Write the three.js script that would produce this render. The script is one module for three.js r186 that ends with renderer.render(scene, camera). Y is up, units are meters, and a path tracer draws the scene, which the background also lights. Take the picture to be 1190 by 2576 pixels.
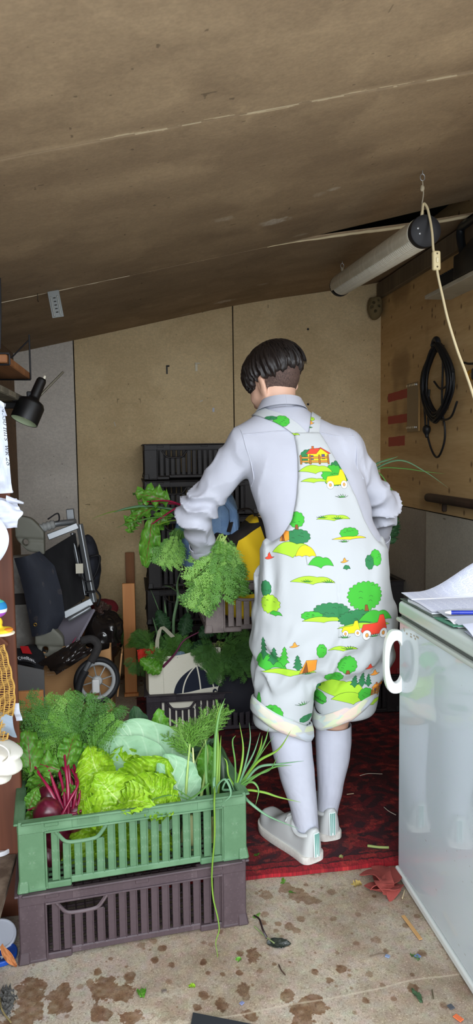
import * as THREE from 'three';
import { mergeGeometries, mergeVertices, toCreasedNormals } from 'three/addons/utils/BufferGeometryUtils.js';
import { RoundedBoxGeometry } from 'three/addons/geometries/RoundedBoxGeometry.js';

// ---------------------------------------------------------------- camera, sky, exposure
const scene = new THREE.Scene();
const camera = new THREE.PerspectiveCamera(70.0, 1190 / 2576, 0.05, 60);
camera.position.set(0, 1.33, 0);
camera.rotation.order = 'YXZ';
camera.rotation.set(-0.0855, -0.1428, -0.0135);
scene.add(camera);
scene.background = new THREE.Color().setRGB(0.88, 0.97, 1.08);      // even overcast sky, seen through the open front of the shed
const sun = new THREE.DirectionalLight(new THREE.Color().setRGB(0.96, 0.98, 1.0), 0.75);                     // broad hazy daylight from behind the camera
sun.position.set(0.5, 5.2, 9); sun.target.position.set(0.5, 0.9, -3.5); scene.add(sun, sun.target);
sun.castShadow = true; sun.shadow.radius = 85; sun.shadow.mapSize.set(2048, 2048);
Object.assign(sun.shadow.camera, { left: -4, right: 4, top: 4, bottom: -4, near: 0.5, far: 20 });
const renderer = new THREE.WebGLRenderer({ antialias: true });
renderer.toneMapping = THREE.LinearToneMapping;
renderer.toneMappingExposure = 2.75;
renderer.shadowMap.enabled = true;

// ---------------------------------------------------------------- helpers
const V = (x, y, z) => new THREE.Vector3(x, y, z);
const clamp = (x, a = 0, b = 1) => Math.min(b, Math.max(a, x));
const lerp = (a, b, t) => a + (b - a) * t;
const smooth = (a, b, x) => { const t = clamp((x - a) / (b - a)); return t * t * (3 - 2 * t); };
function rng(seed) { let s = seed >>> 0; return () => { s = (s + 0x6D2B79F5) >>> 0; let t = Math.imul(s ^ (s >>> 15), 1 | s); t = (t + Math.imul(t ^ (t >>> 7), 61 | t)) ^ t; return ((t ^ (t >>> 14)) >>> 0) / 4294967296; }; }
function hash3(x, y, z) { let h = Math.imul(x, 374761393) ^ Math.imul(y, 668265263) ^ Math.imul(z, 2147483647 - 1274126177); h = Math.imul(h ^ (h >>> 13), 1274126177); return ((h ^ (h >>> 16)) >>> 0) / 4294967296; }
function noise(x, y = 0, z = 0) {                                     // value noise, 0..1
  const xi = Math.floor(x), yi = Math.floor(y), zi = Math.floor(z);
  let u = x - xi, v = y - yi, w = z - zi; u = u * u * (3 - 2 * u); v = v * v * (3 - 2 * v); w = w * w * (3 - 2 * w);
  const a = lerp(lerp(hash3(xi, yi, zi), hash3(xi + 1, yi, zi), u), lerp(hash3(xi, yi + 1, zi), hash3(xi + 1, yi + 1, zi), u), v);
  if (w === 0) return a;
  return lerp(a, lerp(lerp(hash3(xi, yi, zi + 1), hash3(xi + 1, yi, zi + 1), u), lerp(hash3(xi, yi + 1, zi + 1), hash3(xi + 1, yi + 1, zi + 1), u), v), w);
}
function fbm(x, y = 0, z = 0, o = 4) { let s = 0, a = 0.5, n = 0; for (let i = 0; i < o; i++) { s += a * noise(x, y, z); n += a; a *= 0.5; x = x * 2.03 + 17.1; y = y * 2.03 + 5.3; z = Number.isInteger(z) ? z * 2 + 1 : z * 2.03; } return s / n; }
const usedNames = new Map();
function numbered(n) { const k = usedNames.get(n) ?? 0; usedNames.set(n, k + 1); return k ? n + '_' + String(k).padStart(3, '0') : n; }
function shade(o) { o.traverse((m) => { if (m.isMesh) { m.castShadow = true; m.receiveShadow = true; } }); return o; }
function tag(o, label, category, group, kind) { if (label) o.userData.label = label; if (category) o.userData.category = category; if (group) o.userData.group = group; if (kind) o.userData.kind = kind; return o; }
function thing(name, label, category, pos = [0, 0, 0], turn = 0, group) {
  const o = new THREE.Group(); o.name = numbered(name); o.position.set(...pos); o.rotation.y = turn; scene.add(o);
  return tag(o, label, category, group);
}
function part(name, geo, mat, parent, label) { const m = new THREE.Mesh(geo, mat); m.name = name; parent.add(m); if (label) m.userData.label = label; m.castShadow = m.receiveShadow = true; return m; }
function solo(name, geo, mat, label, category, pos = [0, 0, 0], turn = 0, group) { const m = part(numbered(name), geo, mat, scene); m.position.set(...pos); m.rotation.y = turn; return tag(m, label, category, group); }
function struct(name, geo, mat, parent) { const m = new THREE.Mesh(geo, mat); m.name = name; m.castShadow = m.receiveShadow = true; if (parent) parent.add(m); else { scene.add(m); m.userData.kind = 'structure'; } return m; }
function copyOf(o, pos, turn, label) { const c = o.clone(); c.name = numbered(o.name.replace(/_\d+$/, '')); c.userData = { ...o.userData }; if (label) c.userData.label = label; c.position.set(...pos); c.rotation.y = turn; scene.add(c); return c; }

function clean(g) { g = g.index ? g.toNonIndexed() : g; for (const k of Object.keys(g.attributes)) if (!['position', 'normal', 'uv'].includes(k)) g.deleteAttribute(k); if (!g.attributes.normal) g.computeVertexNormals(); if (!g.attributes.uv) g.setAttribute('uv', new THREE.BufferAttribute(new Float32Array(g.attributes.position.count * 2), 2)); g.morphAttributes = {}; g.clearGroups(); return g; }
const merge = (list) => list.length === 1 ? list[0] : mergeGeometries(list.map(clean));
function metres(g) {                                                  // uv in metres, by the way each face points
  g = g.index ? g.toNonIndexed() : g; const p = g.attributes.position, uv = new Float32Array(p.count * 2), a = V(0, 0, 0), b = V(0, 0, 0), c = V(0, 0, 0);
  for (let i = 0; i < p.count; i += 3) {
    a.fromBufferAttribute(p, i); b.fromBufferAttribute(p, i + 1); c.fromBufferAttribute(p, i + 2);
    const n = b.clone().sub(a).cross(c.clone().sub(a)); const ax = Math.abs(n.x), ay = Math.abs(n.y), az = Math.abs(n.z);
    [a, b, c].forEach((q, k) => { const s = ax > ay && ax > az ? [q.z, q.y] : ay > az ? [q.x, q.z] : [q.x, q.y]; uv[(i + k) * 2] = s[0]; uv[(i + k) * 2 + 1] = s[1]; });
  }
  g.setAttribute('uv', new THREE.BufferAttribute(uv, 2)); return g;
}
function box(w, h, d, x = 0, y = 0, z = 0) { return new THREE.BoxGeometry(w, h, d).translate(x, y, z); }
function rbox(w, h, d, r, x = 0, y = 0, z = 0, s = 2) { return new RoundedBoxGeometry(w, h, d, s, Math.min(r, w / 2.01, h / 2.01, d / 2.01)).translate(x, y, z); }
function cbox(w, h, d, c, x = 0, y = 0, z = 0) {                        // box with chamfered edges, 44 triangles
  const pts = []; for (const sx of [-1, 1]) for (const sy of [-1, 1]) for (const sz of [-1, 1]) pts.push([sx * w / 2, sy * (h / 2 - c), sz * (d / 2 - c)], [sx * (w / 2 - c), sy * h / 2, sz * (d / 2 - c)], [sx * (w / 2 - c), sy * (h / 2 - c), sz * d / 2]);
  const P = [], quad = (a, b, c2, d2) => P.push(a, b, c2, a, c2, d2), id = (i, k) => pts[i * 3 + k];
  const face = (l, k) => { const [a, b, c2, d2] = l.map((i) => id(i, k)); quad(a, b, c2, d2); };
  face([0, 1, 3, 2], 0); face([4, 6, 7, 5], 0); face([0, 4, 5, 1], 1); face([2, 3, 7, 6], 1); face([0, 2, 6, 4], 2); face([1, 5, 7, 3], 2);
  const edge = (i, j, k, l) => quad(id(i, k), id(i, l), id(j, l), id(j, k));
  edge(0, 1, 0, 1); edge(2, 3, 1, 0); edge(4, 5, 1, 0); edge(6, 7, 0, 1);
  edge(0, 2, 2, 0); edge(1, 3, 0, 2); edge(4, 6, 0, 2); edge(5, 7, 2, 0);
  edge(0, 4, 1, 2); edge(1, 5, 2, 1); edge(2, 6, 2, 1); edge(3, 7, 1, 2);
  for (let i = 0; i < 8; i++) { const flip = ((i & 1) + ((i >> 1) & 1) + ((i >> 2) & 1)) % 2; flip ? P.push(id(i, 0), id(i, 1), id(i, 2)) : P.push(id(i, 0), id(i, 2), id(i, 1)); }
  const f = new Float32Array(P.length * 3); P.forEach((q, i) => f.set(q, i * 3));
  for (let i = 0; i < f.length; i += 9) {                               // outward winding
    const ux = f[i + 3] - f[i], uy = f[i + 4] - f[i + 1], uz = f[i + 5] - f[i + 2], vx = f[i + 6] - f[i], vy = f[i + 7] - f[i + 1], vz = f[i + 8] - f[i + 2];
    const n = [uy * vz - uz * vy, uz * vx - ux * vz, ux * vy - uy * vx];
    if (n[0] * (f[i] + f[i + 3] + f[i + 6]) + n[1] * (f[i + 1] + f[i + 4] + f[i + 7]) + n[2] * (f[i + 2] + f[i + 5] + f[i + 8]) < 0) for (let k = 0; k < 3; k++) { const t = f[i + 3 + k]; f[i + 3 + k] = f[i + 6 + k]; f[i + 6 + k] = t; }
  }
  const g = new THREE.BufferGeometry(); g.setAttribute('position', new THREE.BufferAttribute(f, 3)); g.computeVertexNormals();
  return metres(g).translate(x, y, z);
}
function turned(g, rx = 0, ry = 0, rz = 0) { return g.applyMatrix4(new THREE.Matrix4().makeRotationFromEuler(new THREE.Euler(rx, ry, rz))); }
// a swept tube along points, radius by t (number or function), flattened by "flat" across its second axis
function sweep(points, radius, { seg = 24, rad = 7, flat = 1, up = V(0, 1, 0.01), cap = true, closed = false } = {}) {
  const pts = points.map((p) => p.isVector3 ? p : V(...p)), curve = new THREE.CatmullRomCurve3(pts, closed, 'centripetal'), pos = [], uv = [], idx = [];
  const P = []; for (let i = 0; i <= seg; i++) P.push(curve.getPoint(i / seg));
  let len = 0, n = null;
  for (let i = 0; i <= seg; i++) {
    const t = P[Math.min(i + 1, seg)].clone().sub(P[Math.max(i - 1, 0)]).normalize();
    if (closed && (i === 0 || i === seg)) t.copy(P[1]).sub(P[seg - 1]).normalize();
    if (!n) { n = up.clone().cross(t); if (n.lengthSq() < 1e-6) n = V(1, 0, 0).cross(t); } n.addScaledVector(t, -n.dot(t)).normalize();
    const b = t.clone().cross(n), r = typeof radius === 'function' ? radius(i / seg) : radius; if (i) len += P[i].distanceTo(P[i - 1]);
    for (let k = 0; k <= rad; k++) { const a = k / rad * Math.PI * 2, q = P[i].clone().addScaledVector(n, Math.cos(a) * r).addScaledVector(b, Math.sin(a) * r * flat); pos.push(q.x, q.y, q.z); uv.push(k / rad, len); }
  }
  const w = rad + 1; for (let i = 0; i < seg; i++) for (let k = 0; k < rad; k++) { const a = i * w + k; idx.push(a, a + 1, a + w, a + 1, a + w + 1, a + w); }
  if (cap && !closed) for (const [i, s] of [[0, 1], [seg, -1]]) { const c = pos.length / 3; pos.push(P[i].x, P[i].y, P[i].z); uv.push(0.5, 0); for (let k = 0; k < rad; k++) { const a = i * w + k; s > 0 ? idx.push(c, a + 1, a) : idx.push(c, a, a + 1); } }
  const g = new THREE.BufferGeometry(); g.setAttribute('position', new THREE.Float32BufferAttribute(pos, 3)); g.setAttribute('uv', new THREE.Float32BufferAttribute(uv, 2)); g.setIndex(idx); g.computeVertexNormals(); return g;
}
// a curved sheet fn(u, v) -> [x, y, z]; with thickness it becomes a closed slab
function sheet(fn, nu, nv, thick = 0) {
  const pos = [], uv = [], idx = [], w = nv + 1;
  for (let i = 0; i <= nu; i++) for (let j = 0; j <= nv; j++) { const p = fn(i / nu, j / nv); pos.push(p[0], p[1], p[2]); uv.push(i / nu, j / nv); }
  for (let i = 0; i < nu; i++) for (let j = 0; j < nv; j++) { const a = i * w + j; idx.push(a, a + w, a + 1, a + 1, a + w, a + w + 1); }
  let g = new THREE.BufferGeometry(); g.setAttribute('position', new THREE.Float32BufferAttribute(pos, 3)); g.setAttribute('uv', new THREE.Float32BufferAttribute(uv, 2)); g.setIndex(idx); g.computeVertexNormals();
  if (!thick) return g;
  const N = pos.length / 3, n = g.attributes.normal.array.slice(), p2 = pos.slice(), uv2 = uv.concat(uv), id2 = idx.slice();
  for (let i = 0; i < N * 3; i++) p2.push(pos[i] - n[i] * thick);
  for (let i = 0; i < idx.length; i += 3) id2.push(idx[i] + N, idx[i + 2] + N, idx[i + 1] + N);
  const rim = []; for (let j = 0; j < nv; j++) rim.push([j, j + 1]); for (let i = 0; i < nu; i++) rim.push([i * w + nv, (i + 1) * w + nv]); for (let j = nv; j > 0; j--) rim.push([nu * w + j, nu * w + j - 1]); for (let i = nu; i > 0; i--) rim.push([i * w, (i - 1) * w]);
  for (const [a, b] of rim) id2.push(a, b, b + N, a, b + N, a + N);
  g = new THREE.BufferGeometry(); g.setAttribute('position', new THREE.Float32BufferAttribute(p2, 3)); g.setAttribute('uv', new THREE.Float32BufferAttribute(uv2, 2)); g.setIndex(id2);
  return toCreasedNormals(g, 0.9);
}
function outline(points, depth, bevel = 0, smoothIt = false) {           // an extruded outline, front at z = depth
  const s = new THREE.Shape(); if (smoothIt) s.setFromPoints(new THREE.SplineCurve(points.concat([points[0]]).map((p) => new THREE.Vector2(...p))).getPoints(points.length * 5)); else s.setFromPoints(points.map((p) => new THREE.Vector2(...p)));
  return new THREE.ExtrudeGeometry(s, { depth, bevelEnabled: bevel > 0, bevelSize: bevel, bevelThickness: bevel, bevelSegments: 2, curveSegments: 8 });
}
const lathe = (pts, seg = 24) => new THREE.LatheGeometry(pts.map((p) => new THREE.Vector2(Math.max(p[0], 0.0001), p[1])), seg);
function mapped(g, fn) { const p = g.attributes.position; for (let i = 0; i < p.count; i++) { const q = fn(p.getX(i), p.getY(i), p.getZ(i)); p.setXYZ(i, q[0], q[1], q[2]); } g.computeVertexNormals(); return g; }
// naive surface nets: a smooth closed mesh round sdf < 0
function nets(sdf, lo, hi, cell) {
  const n = [0, 1, 2].map((k) => Math.ceil((hi[k] - lo[k]) / cell) + 1), [nx, ny, nz] = n, f = new Float32Array(nx * ny * nz), at = (i, j, k) => i + nx * (j + ny * k);
  for (let k = 0; k < nz; k++) for (let j = 0; j < ny; j++) for (let i = 0; i < nx; i++) f[at(i, j, k)] = sdf(lo[0] + i * cell, lo[1] + j * cell, lo[2] + k * cell);
  const id = new Int32Array(nx * ny * nz).fill(-1), pos = [], idx = [];
  for (let k = 0; k < nz - 1; k++) for (let j = 0; j < ny - 1; j++) for (let i = 0; i < nx - 1; i++) {
    let m = 0; const v = []; for (let c = 0; c < 8; c++) { const d = f[at(i + (c & 1), j + ((c >> 1) & 1), k + (c >> 2))]; v.push(d); if (d < 0) m |= 1 << c; }
    if (m === 0 || m === 255) continue;
    let sx = 0, sy = 0, sz = 0, q = 0;
    for (let c = 0; c < 8; c++) for (const b of [1, 2, 4]) if (!(c & b)) { const a0 = v[c], a1 = v[c | b]; if ((a0 < 0) !== (a1 < 0)) { const t = a0 / (a0 - a1); sx += (c & 1) + (b === 1 ? t : 0); sy += ((c >> 1) & 1) + (b === 2 ? t : 0); sz += (c >> 2) + (b === 4 ? t : 0); q++; } }
    id[at(i, j, k)] = pos.length / 3; pos.push(lo[0] + (i + sx / q) * cell, lo[1] + (j + sy / q) * cell, lo[2] + (k + sz / q) * cell);
  }
  for (let k = 1; k < nz - 1; k++) for (let j = 1; j < ny - 1; j++) for (let i = 1; i < nx - 1; i++) {
    const a = f[at(i, j, k)] < 0;
    const q = (p0, p1, p2, p3, flip) => { if (p0 < 0 || p1 < 0 || p2 < 0 || p3 < 0) return; flip ? idx.push(p0, p2, p1, p0, p3, p2) : idx.push(p0, p1, p2, p0, p2, p3); };
    if (a !== f[at(i + 1, j, k)] < 0) q(id[at(i, j - 1, k - 1)], id[at(i, j, k - 1)], id[at(i, j, k)], id[at(i, j - 1, k)], !a);
    if (a !== f[at(i, j + 1, k)] < 0) q(id[at(i - 1, j, k - 1)], id[at(i - 1, j, k)], id[at(i, j, k)], id[at(i, j, k - 1)], !a);
    if (a !== f[at(i, j, k + 1)] < 0) q(id[at(i - 1, j - 1, k)], id[at(i, j - 1, k)], id[at(i, j, k)], id[at(i - 1, j, k)], !a);
  }
  const g = new THREE.BufferGeometry(); g.setAttribute('position', new THREE.Float32BufferAttribute(pos, 3)); g.setIndex(idx); g.computeVertexNormals(); return g;
}
const smin = (a, b, k) => { const h = Math.max(k - Math.abs(a - b), 0) / k; return Math.min(a, b) - h * h * k * 0.25; };
const smax = (a, b, k) => -smin(-a, -b, k);
function cap(x, y, z, a, b, ra, rb) {                                   // tapered capsule
  const bx = b[0] - a[0], by = b[1] - a[1], bz = b[2] - a[2], px = x - a[0], py = y - a[1], pz = z - a[2];
  const t = clamp((px * bx + py * by + pz * bz) / (bx * bx + by * by + bz * bz)); return Math.hypot(px - bx * t, py - by * t, pz - bz * t) - lerp(ra, rb, t);
}
const ell = (x, y, z, c, r) => { const k = Math.hypot((x - c[0]) / r[0], (y - c[1]) / r[1], (z - c[2]) / r[2]); return (k - 1) * Math.min(r[0], r[1], r[2]); };
function rows(x, y, z, t) {                                             // stacked ellipses: rows of [height, cx, cz, half width, half depth]
  let i = 0; while (i < t.length - 2 && y > t[i + 1][0]) i++;
  const A = t[i], B = t[i + 1], s = clamp((y - A[0]) / (B[0] - A[0])), s2 = s * s * (3 - 2 * s) * 0.5 + s * 0.5, L = (k) => lerp(A[k], B[k], s2);
  const dx = (x - L(1)), dz = (z - L(2)), a = L(3), b = L(4), k = Math.hypot(dx / a, dz / b), d = (k - 1) * Math.min(a, b) * lerp(1, 1, k);
  return smax(d, Math.max(t[0][0] - y, y - t[t.length - 1][0]), 0.03);
}
// textures
const Q = 1;
function tex(w, h, fn, { srgb = true, rep = null, mirror = false } = {}) {
  if (w > 300) { w *= Q; h *= Q; }
  const d = new Uint8Array(w * h * 4);
  for (let y = 0; y < h; y++) for (let x = 0; x < w; x++) { const c = fn(x / w, 1 - y / h, x, y), i = ((h - 1 - y) * w + x) * 4; if (typeof c === 'number') d[i] = d[i + 1] = d[i + 2] = clamp(c, 0, 255); else { d[i] = clamp(c[0], 0, 255); d[i + 1] = clamp(c[1], 0, 255); d[i + 2] = clamp(c[2], 0, 255); } d[i + 3] = 255; }
  const t = new THREE.DataTexture(d, w, h); t.magFilter = THREE.LinearFilter; t.minFilter = THREE.LinearMipmapLinearFilter; t.generateMipmaps = true; if (srgb) t.colorSpace = THREE.SRGBColorSpace;
  t.wrapS = t.wrapT = mirror ? THREE.MirroredRepeatWrapping : THREE.RepeatWrapping; if (rep) t.repeat.set(...rep); t.needsUpdate = true; return t;
}
function canvasTex(w, h, draw) { const c = document.createElement('canvas'); c.width = w; c.height = h; draw(c.getContext('2d'), w, h); const t = new THREE.CanvasTexture(c); t.colorSpace = THREE.SRGBColorSpace; t.wrapS = t.wrapT = THREE.ClampToEdgeWrapping; return t; }
const M = (color, rough = 0.8, o = {}) => new THREE.MeshStandardMaterial({ color, roughness: rough, side: THREE.DoubleSide, ...o });
const PM = (color, rough = 0.5, o = {}) => new THREE.MeshPhysicalMaterial({ color, roughness: rough, side: THREE.DoubleSide, ...o });
const mix3 = (a, b, t) => [lerp(a[0], b[0], t), lerp(a[1], b[1], t), lerp(a[2], b[2], t)];
// a dusty, scuffed surface of one colour
function scuffed(c, c2, seed, { size = 256, scale = 7, rep = [2.5, 2.5], spots = 0.72 } = {}) {
  return tex(size, size, (u, v) => { const a = fbm(u * scale + seed, v * scale, seed, 4), b = noise(u * 90, v * 90, seed), s = noise(u * 104 + 9, v * 104, seed + 3); let q = mix3(c, c2, smooth(0.35, 0.75, a) * 0.8 + b * 0.15); if (s > spots + 0.2) q = mix3(q, [190, 185, 178], 0.16); return q; }, { rep, mirror: true });
}
const woodTex = (c1, c2, seed, rep = [1, 1], horizontal = false) => tex(256, 512, (u, v) => { if (horizontal) [u, v] = [v, u]; const g = fbm(u * 14 + fbm(u * 2, v * 1.5, seed) * 2, v * 1.3, seed, 4), f = noise(u * 120, v * 5, seed + 4); return mix3(c1, c2, clamp(g * 1.2 - 0.2 + (f - 0.5) * 0.35)); }, { rep, mirror: true });
// wet stains on the floor, [x, z, radius, strength], and scuffs on the ceiling, [x, z, half length, half depth, strength]
const STAINS = [[-0.276, -1.765, 0.032], [-0.208, -1.744, 0.0255], [-0.283, -1.676, 0.0388], [-0.202, -1.698, 0.0269], [-0.117, -1.802, 0.0132], [-0.095, -1.749, 0.0405], [-0.061, -1.716, 0.0314], [-0.106, -1.659, 0.0222], [-0.136, -1.77, 0.0129], [-0.032, -1.641, 0.022], [-0.248, -1.774, 0.0151], [-0.037, -1.775, 0.013], [0.458, -2.038, 0.036, 0.75], [0.435, -2.072, 0.024, 0.75], [0.487, -2.01, 0.022, 0.75], [0.367, -2.05, 0.0175, 0.6], [0.286, -1.804, 0.022], [0.255, -1.812, 0.011], [0.053, -1.867, 0.0102], [0.071, -1.801, 0.0099], [0.028, -1.823, 0.0089], [0.155, -1.797, 0.0109], [0.143, -1.677, 0.0123], [0.183, -1.644, 0.016], [0.244, -1.683, 0.0154], [0.248, -1.592, 0.0175], [0.403, -1.899, 0.0173, 0.7], [0.421, -1.879, 0.0137, 0.7], [0.508, -1.995, 0.0122, 0.6], [0.564, -2.037, 0.0149, 0.6], [0.348, -1.644, 0.024, 0.9], [0.394, -1.61, 0.0275], [0.365, -1.571, 0.0287], [0.354, -1.597, 0.0233], [0.432, -1.713, 0.0104], [0.501, -1.713, 0.0104], [0.462, -1.679, 0.0123], [0.658, -1.62, 0.0118], [0.528, -1.597, 0.0107], [0.124, -1.645, 0.012], [0.072, -1.643, 0.04, 0.25], [0.199, -1.743, 0.0085], [0.24, -1.744, 0.0085], [0.538, -1.912, 0.0116, 0.6], [0.61, -1.918, 0.0082, 0.6], [0.445, -1.924, 0.0105, 0.6]];
const SCUFFS = [[0.538, -2.68, 0.066, 0.038, 0.75], [0.332, -2.524, 0.049, 0.03, 0.35], [0.684, -2.434, 0.029, 0.02, 0.5], [0.705, -2.971, 0.036, 0.021, 0.35], [0.644, -2.461, 0.035, 0.03, 0.25]];
// the print of the dungarees: what, where on the cloth (metres), how large, colour
const MOTIFS = [["bush", 0.566, 1.304, 0.0543, 0.042, "d"], ["bush", 0.664, 1.249, 0.0741, 0.0741, "d"], ["bush", 0.644, 1.243, 0.0741, 0.0617, "g"], ["hill", 0.585, 1.263, 0.1111, 0.0321, "l"], ["house", 0.598, 1.308, 0.0716, 0.0494, "y", "r"], ["fence", 0.585, 1.285, 0.0913], ["cart", 0.654, 1.223, 0.0765, "y", "w"], ["grass", 0.671, 1.171, 0.0444], ["hill", 0.578, 1.228, 0.0864, 0.0173, "l"], ["hill", 0.637, 1.109, 0.1136, 0.0222, "l"], ["grass", 0.6, 1.108, 0.0321], ["grass", 0.65, 1.104, 0.037], ["bush", 0.686, 1.059, 0.0642, 0.0321, "g"], ["hill", 0.686, 1.044, 0.1234, 0.0123, "y"], ["grass", 0.665, 1.032, 0.0321], ["tree", 0.515, 1.105, 0.0494, 0.0469, "g"], ["bush", 0.52, 1.052, 0.0691, 0.042, "d"], ["hill", 0.5, 1.012, 0.1358, 0.0568, "l"], ["tent", 0.475, 1.053, 0.0321, 0.0321], ["parasol", 0.539, 0.99, 0.0642, "y"], ["hill", 0.584, 0.973, 0.079, 0.042, "g"], ["hill", 0.555, 0.919, 0.1358, 0.0296, "l"], ["grass", 0.538, 0.913, 0.0321], ["grass", 0.603, 0.911, 0.037], ["bird", 0.66, 0.973, 0.0136, "o"], ["hill", 0.665, 0.955, 0.0247, 0.0173, "d"], ["bush", 0.775, 0.977, 0.042, 0.0469, "g"], ["bush", 0.748, 0.965, 0.0296, 0.042, "d"], ["bird", 0.419, 0.982, 0.0197, "r"], ["bush", 0.405, 0.885, 0.042, 0.0494, "d"], ["bush", 0.42, 0.839, 0.0667, 0.0518, "l"], ["hill", 0.441, 0.812, 0.037, 0.0173, "g"], ["bush", 0.607, 0.823, 0.1062, 0.0494, "d"], ["bush", 0.547, 0.81, 0.0617, 0.0272, "g"], ["hill", 0.583, 0.799, 0.1358, 0.0222, "l"], ["bush", 0.689, 0.798, 0.1111, 0.0494, "d"], ["hill", 0.755, 0.798, 0.1234, 0.0494, "g"], ["tree", 0.722, 0.865, 0.1136, 0.0815, "g", 0.006], ["hill", 0.715, 0.774, 0.1852, 0.0222, "l"], ["cart", 0.749, 0.756, 0.0938, "r", "w"], ["cart", 0.669, 0.76, 0.0617, "y", "w"], ["grass", 0.649, 0.738, 0.037], ["grass", 0.749, 0.735, 0.042], ["hill", 0.642, 0.706, 0.0987, 0.0173, "l"], ["grass", 0.662, 0.703, 0.0444], ["bird", 0.491, 0.716, 0.016, "o"], ["bush", 0.574, 0.7, 0.0296, 0.042, "g"], ["hill", 0.413, 0.659, 0.1111, 0.0667, "g"], ["pine", 0.401, 0.696, 0.037, 0.0815, "d"], ["pine", 0.43, 0.676, 0.0395, 0.0667, "d"], ["pine", 0.46, 0.677, 0.042, 0.0765, "g"], ["pine", 0.501, 0.659, 0.037, 0.0543, "d"], ["hill", 0.478, 0.632, 0.1728, 0.0247, "l"], ["tent", 0.533, 0.65, 0.0568, 0.0444], ["grass", 0.537, 0.621, 0.037], ["tree", 0.659, 0.65, 0.0592, 0.0518, "g", 0.005], ["bird", 0.736, 0.633, 0.0173, "r"], ["bird", 0.76, 0.605, 0.0173, "o"], ["bush", 0.62, 0.608, 0.0543, 0.0321, "g"], ["hill", 0.649, 0.56, 0.1605, 0.079, "l"], ["hill", 0.689, 0.531, 0.1358, 0.0494, "l"], ["pine", 0.691, 0.585, 0.0346, 0.0494, "d"], ["pine", 0.716, 0.589, 0.037, 0.0568, "d"], ["pine", 0.738, 0.584, 0.0296, 0.0494, "d"], ["bush", 0.729, 0.54, 0.0494, 0.042, "g"], ["house", 0.78, 0.556, 0.0543, 0.037, "o", "o"], ["fence", 0.776, 0.529, 0.0494], ["hill", 0.763, 0.506, 0.0864, 0.0247, "l"], ["bush", 0.586, 0.564, 0.0247, 0.0321, "d"], ["bush", 0.59, 0.517, 0.037, 0.042, "g"], ["grass", 0.595, 0.506, 0.0247], ["tree", 0.426, 0.494, 0.0568, 0.0543, "g", 0.004], ["bush", 0.381, 0.523, 0.0222, 0.0543, "g"], ["bush", 0.536, 0.47, 0.0494, 0.0222, "d"], ["grass", 0.523, 0.519, 0.0494], ["bush", 0.488, 1.419, 0.0494, 0.0346, "g"], ["bush", 0.456, 1.43, 0.037, 0.0123, "d"], ["bush", 0.588, 1.426, 0.0272, 0.0123, "l"], ["bird", 0.586, 1.411, 0.0123, "o"], ["grass", 0.579, 1.396, 0.0247], ["hill", 0.523, 1.376, 0.037, 0.0099, "l"]];
// ---------------------------------------------------------------- the shed
const LX = -0.64, RX = 1.52, BZ = -4.33, FZ = -1.12;
const ceilY = (x) => 2.03 + 0.225 * x;
const backSag = (x) => 0.05 * smooth(0.5, 1.55, x);
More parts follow.
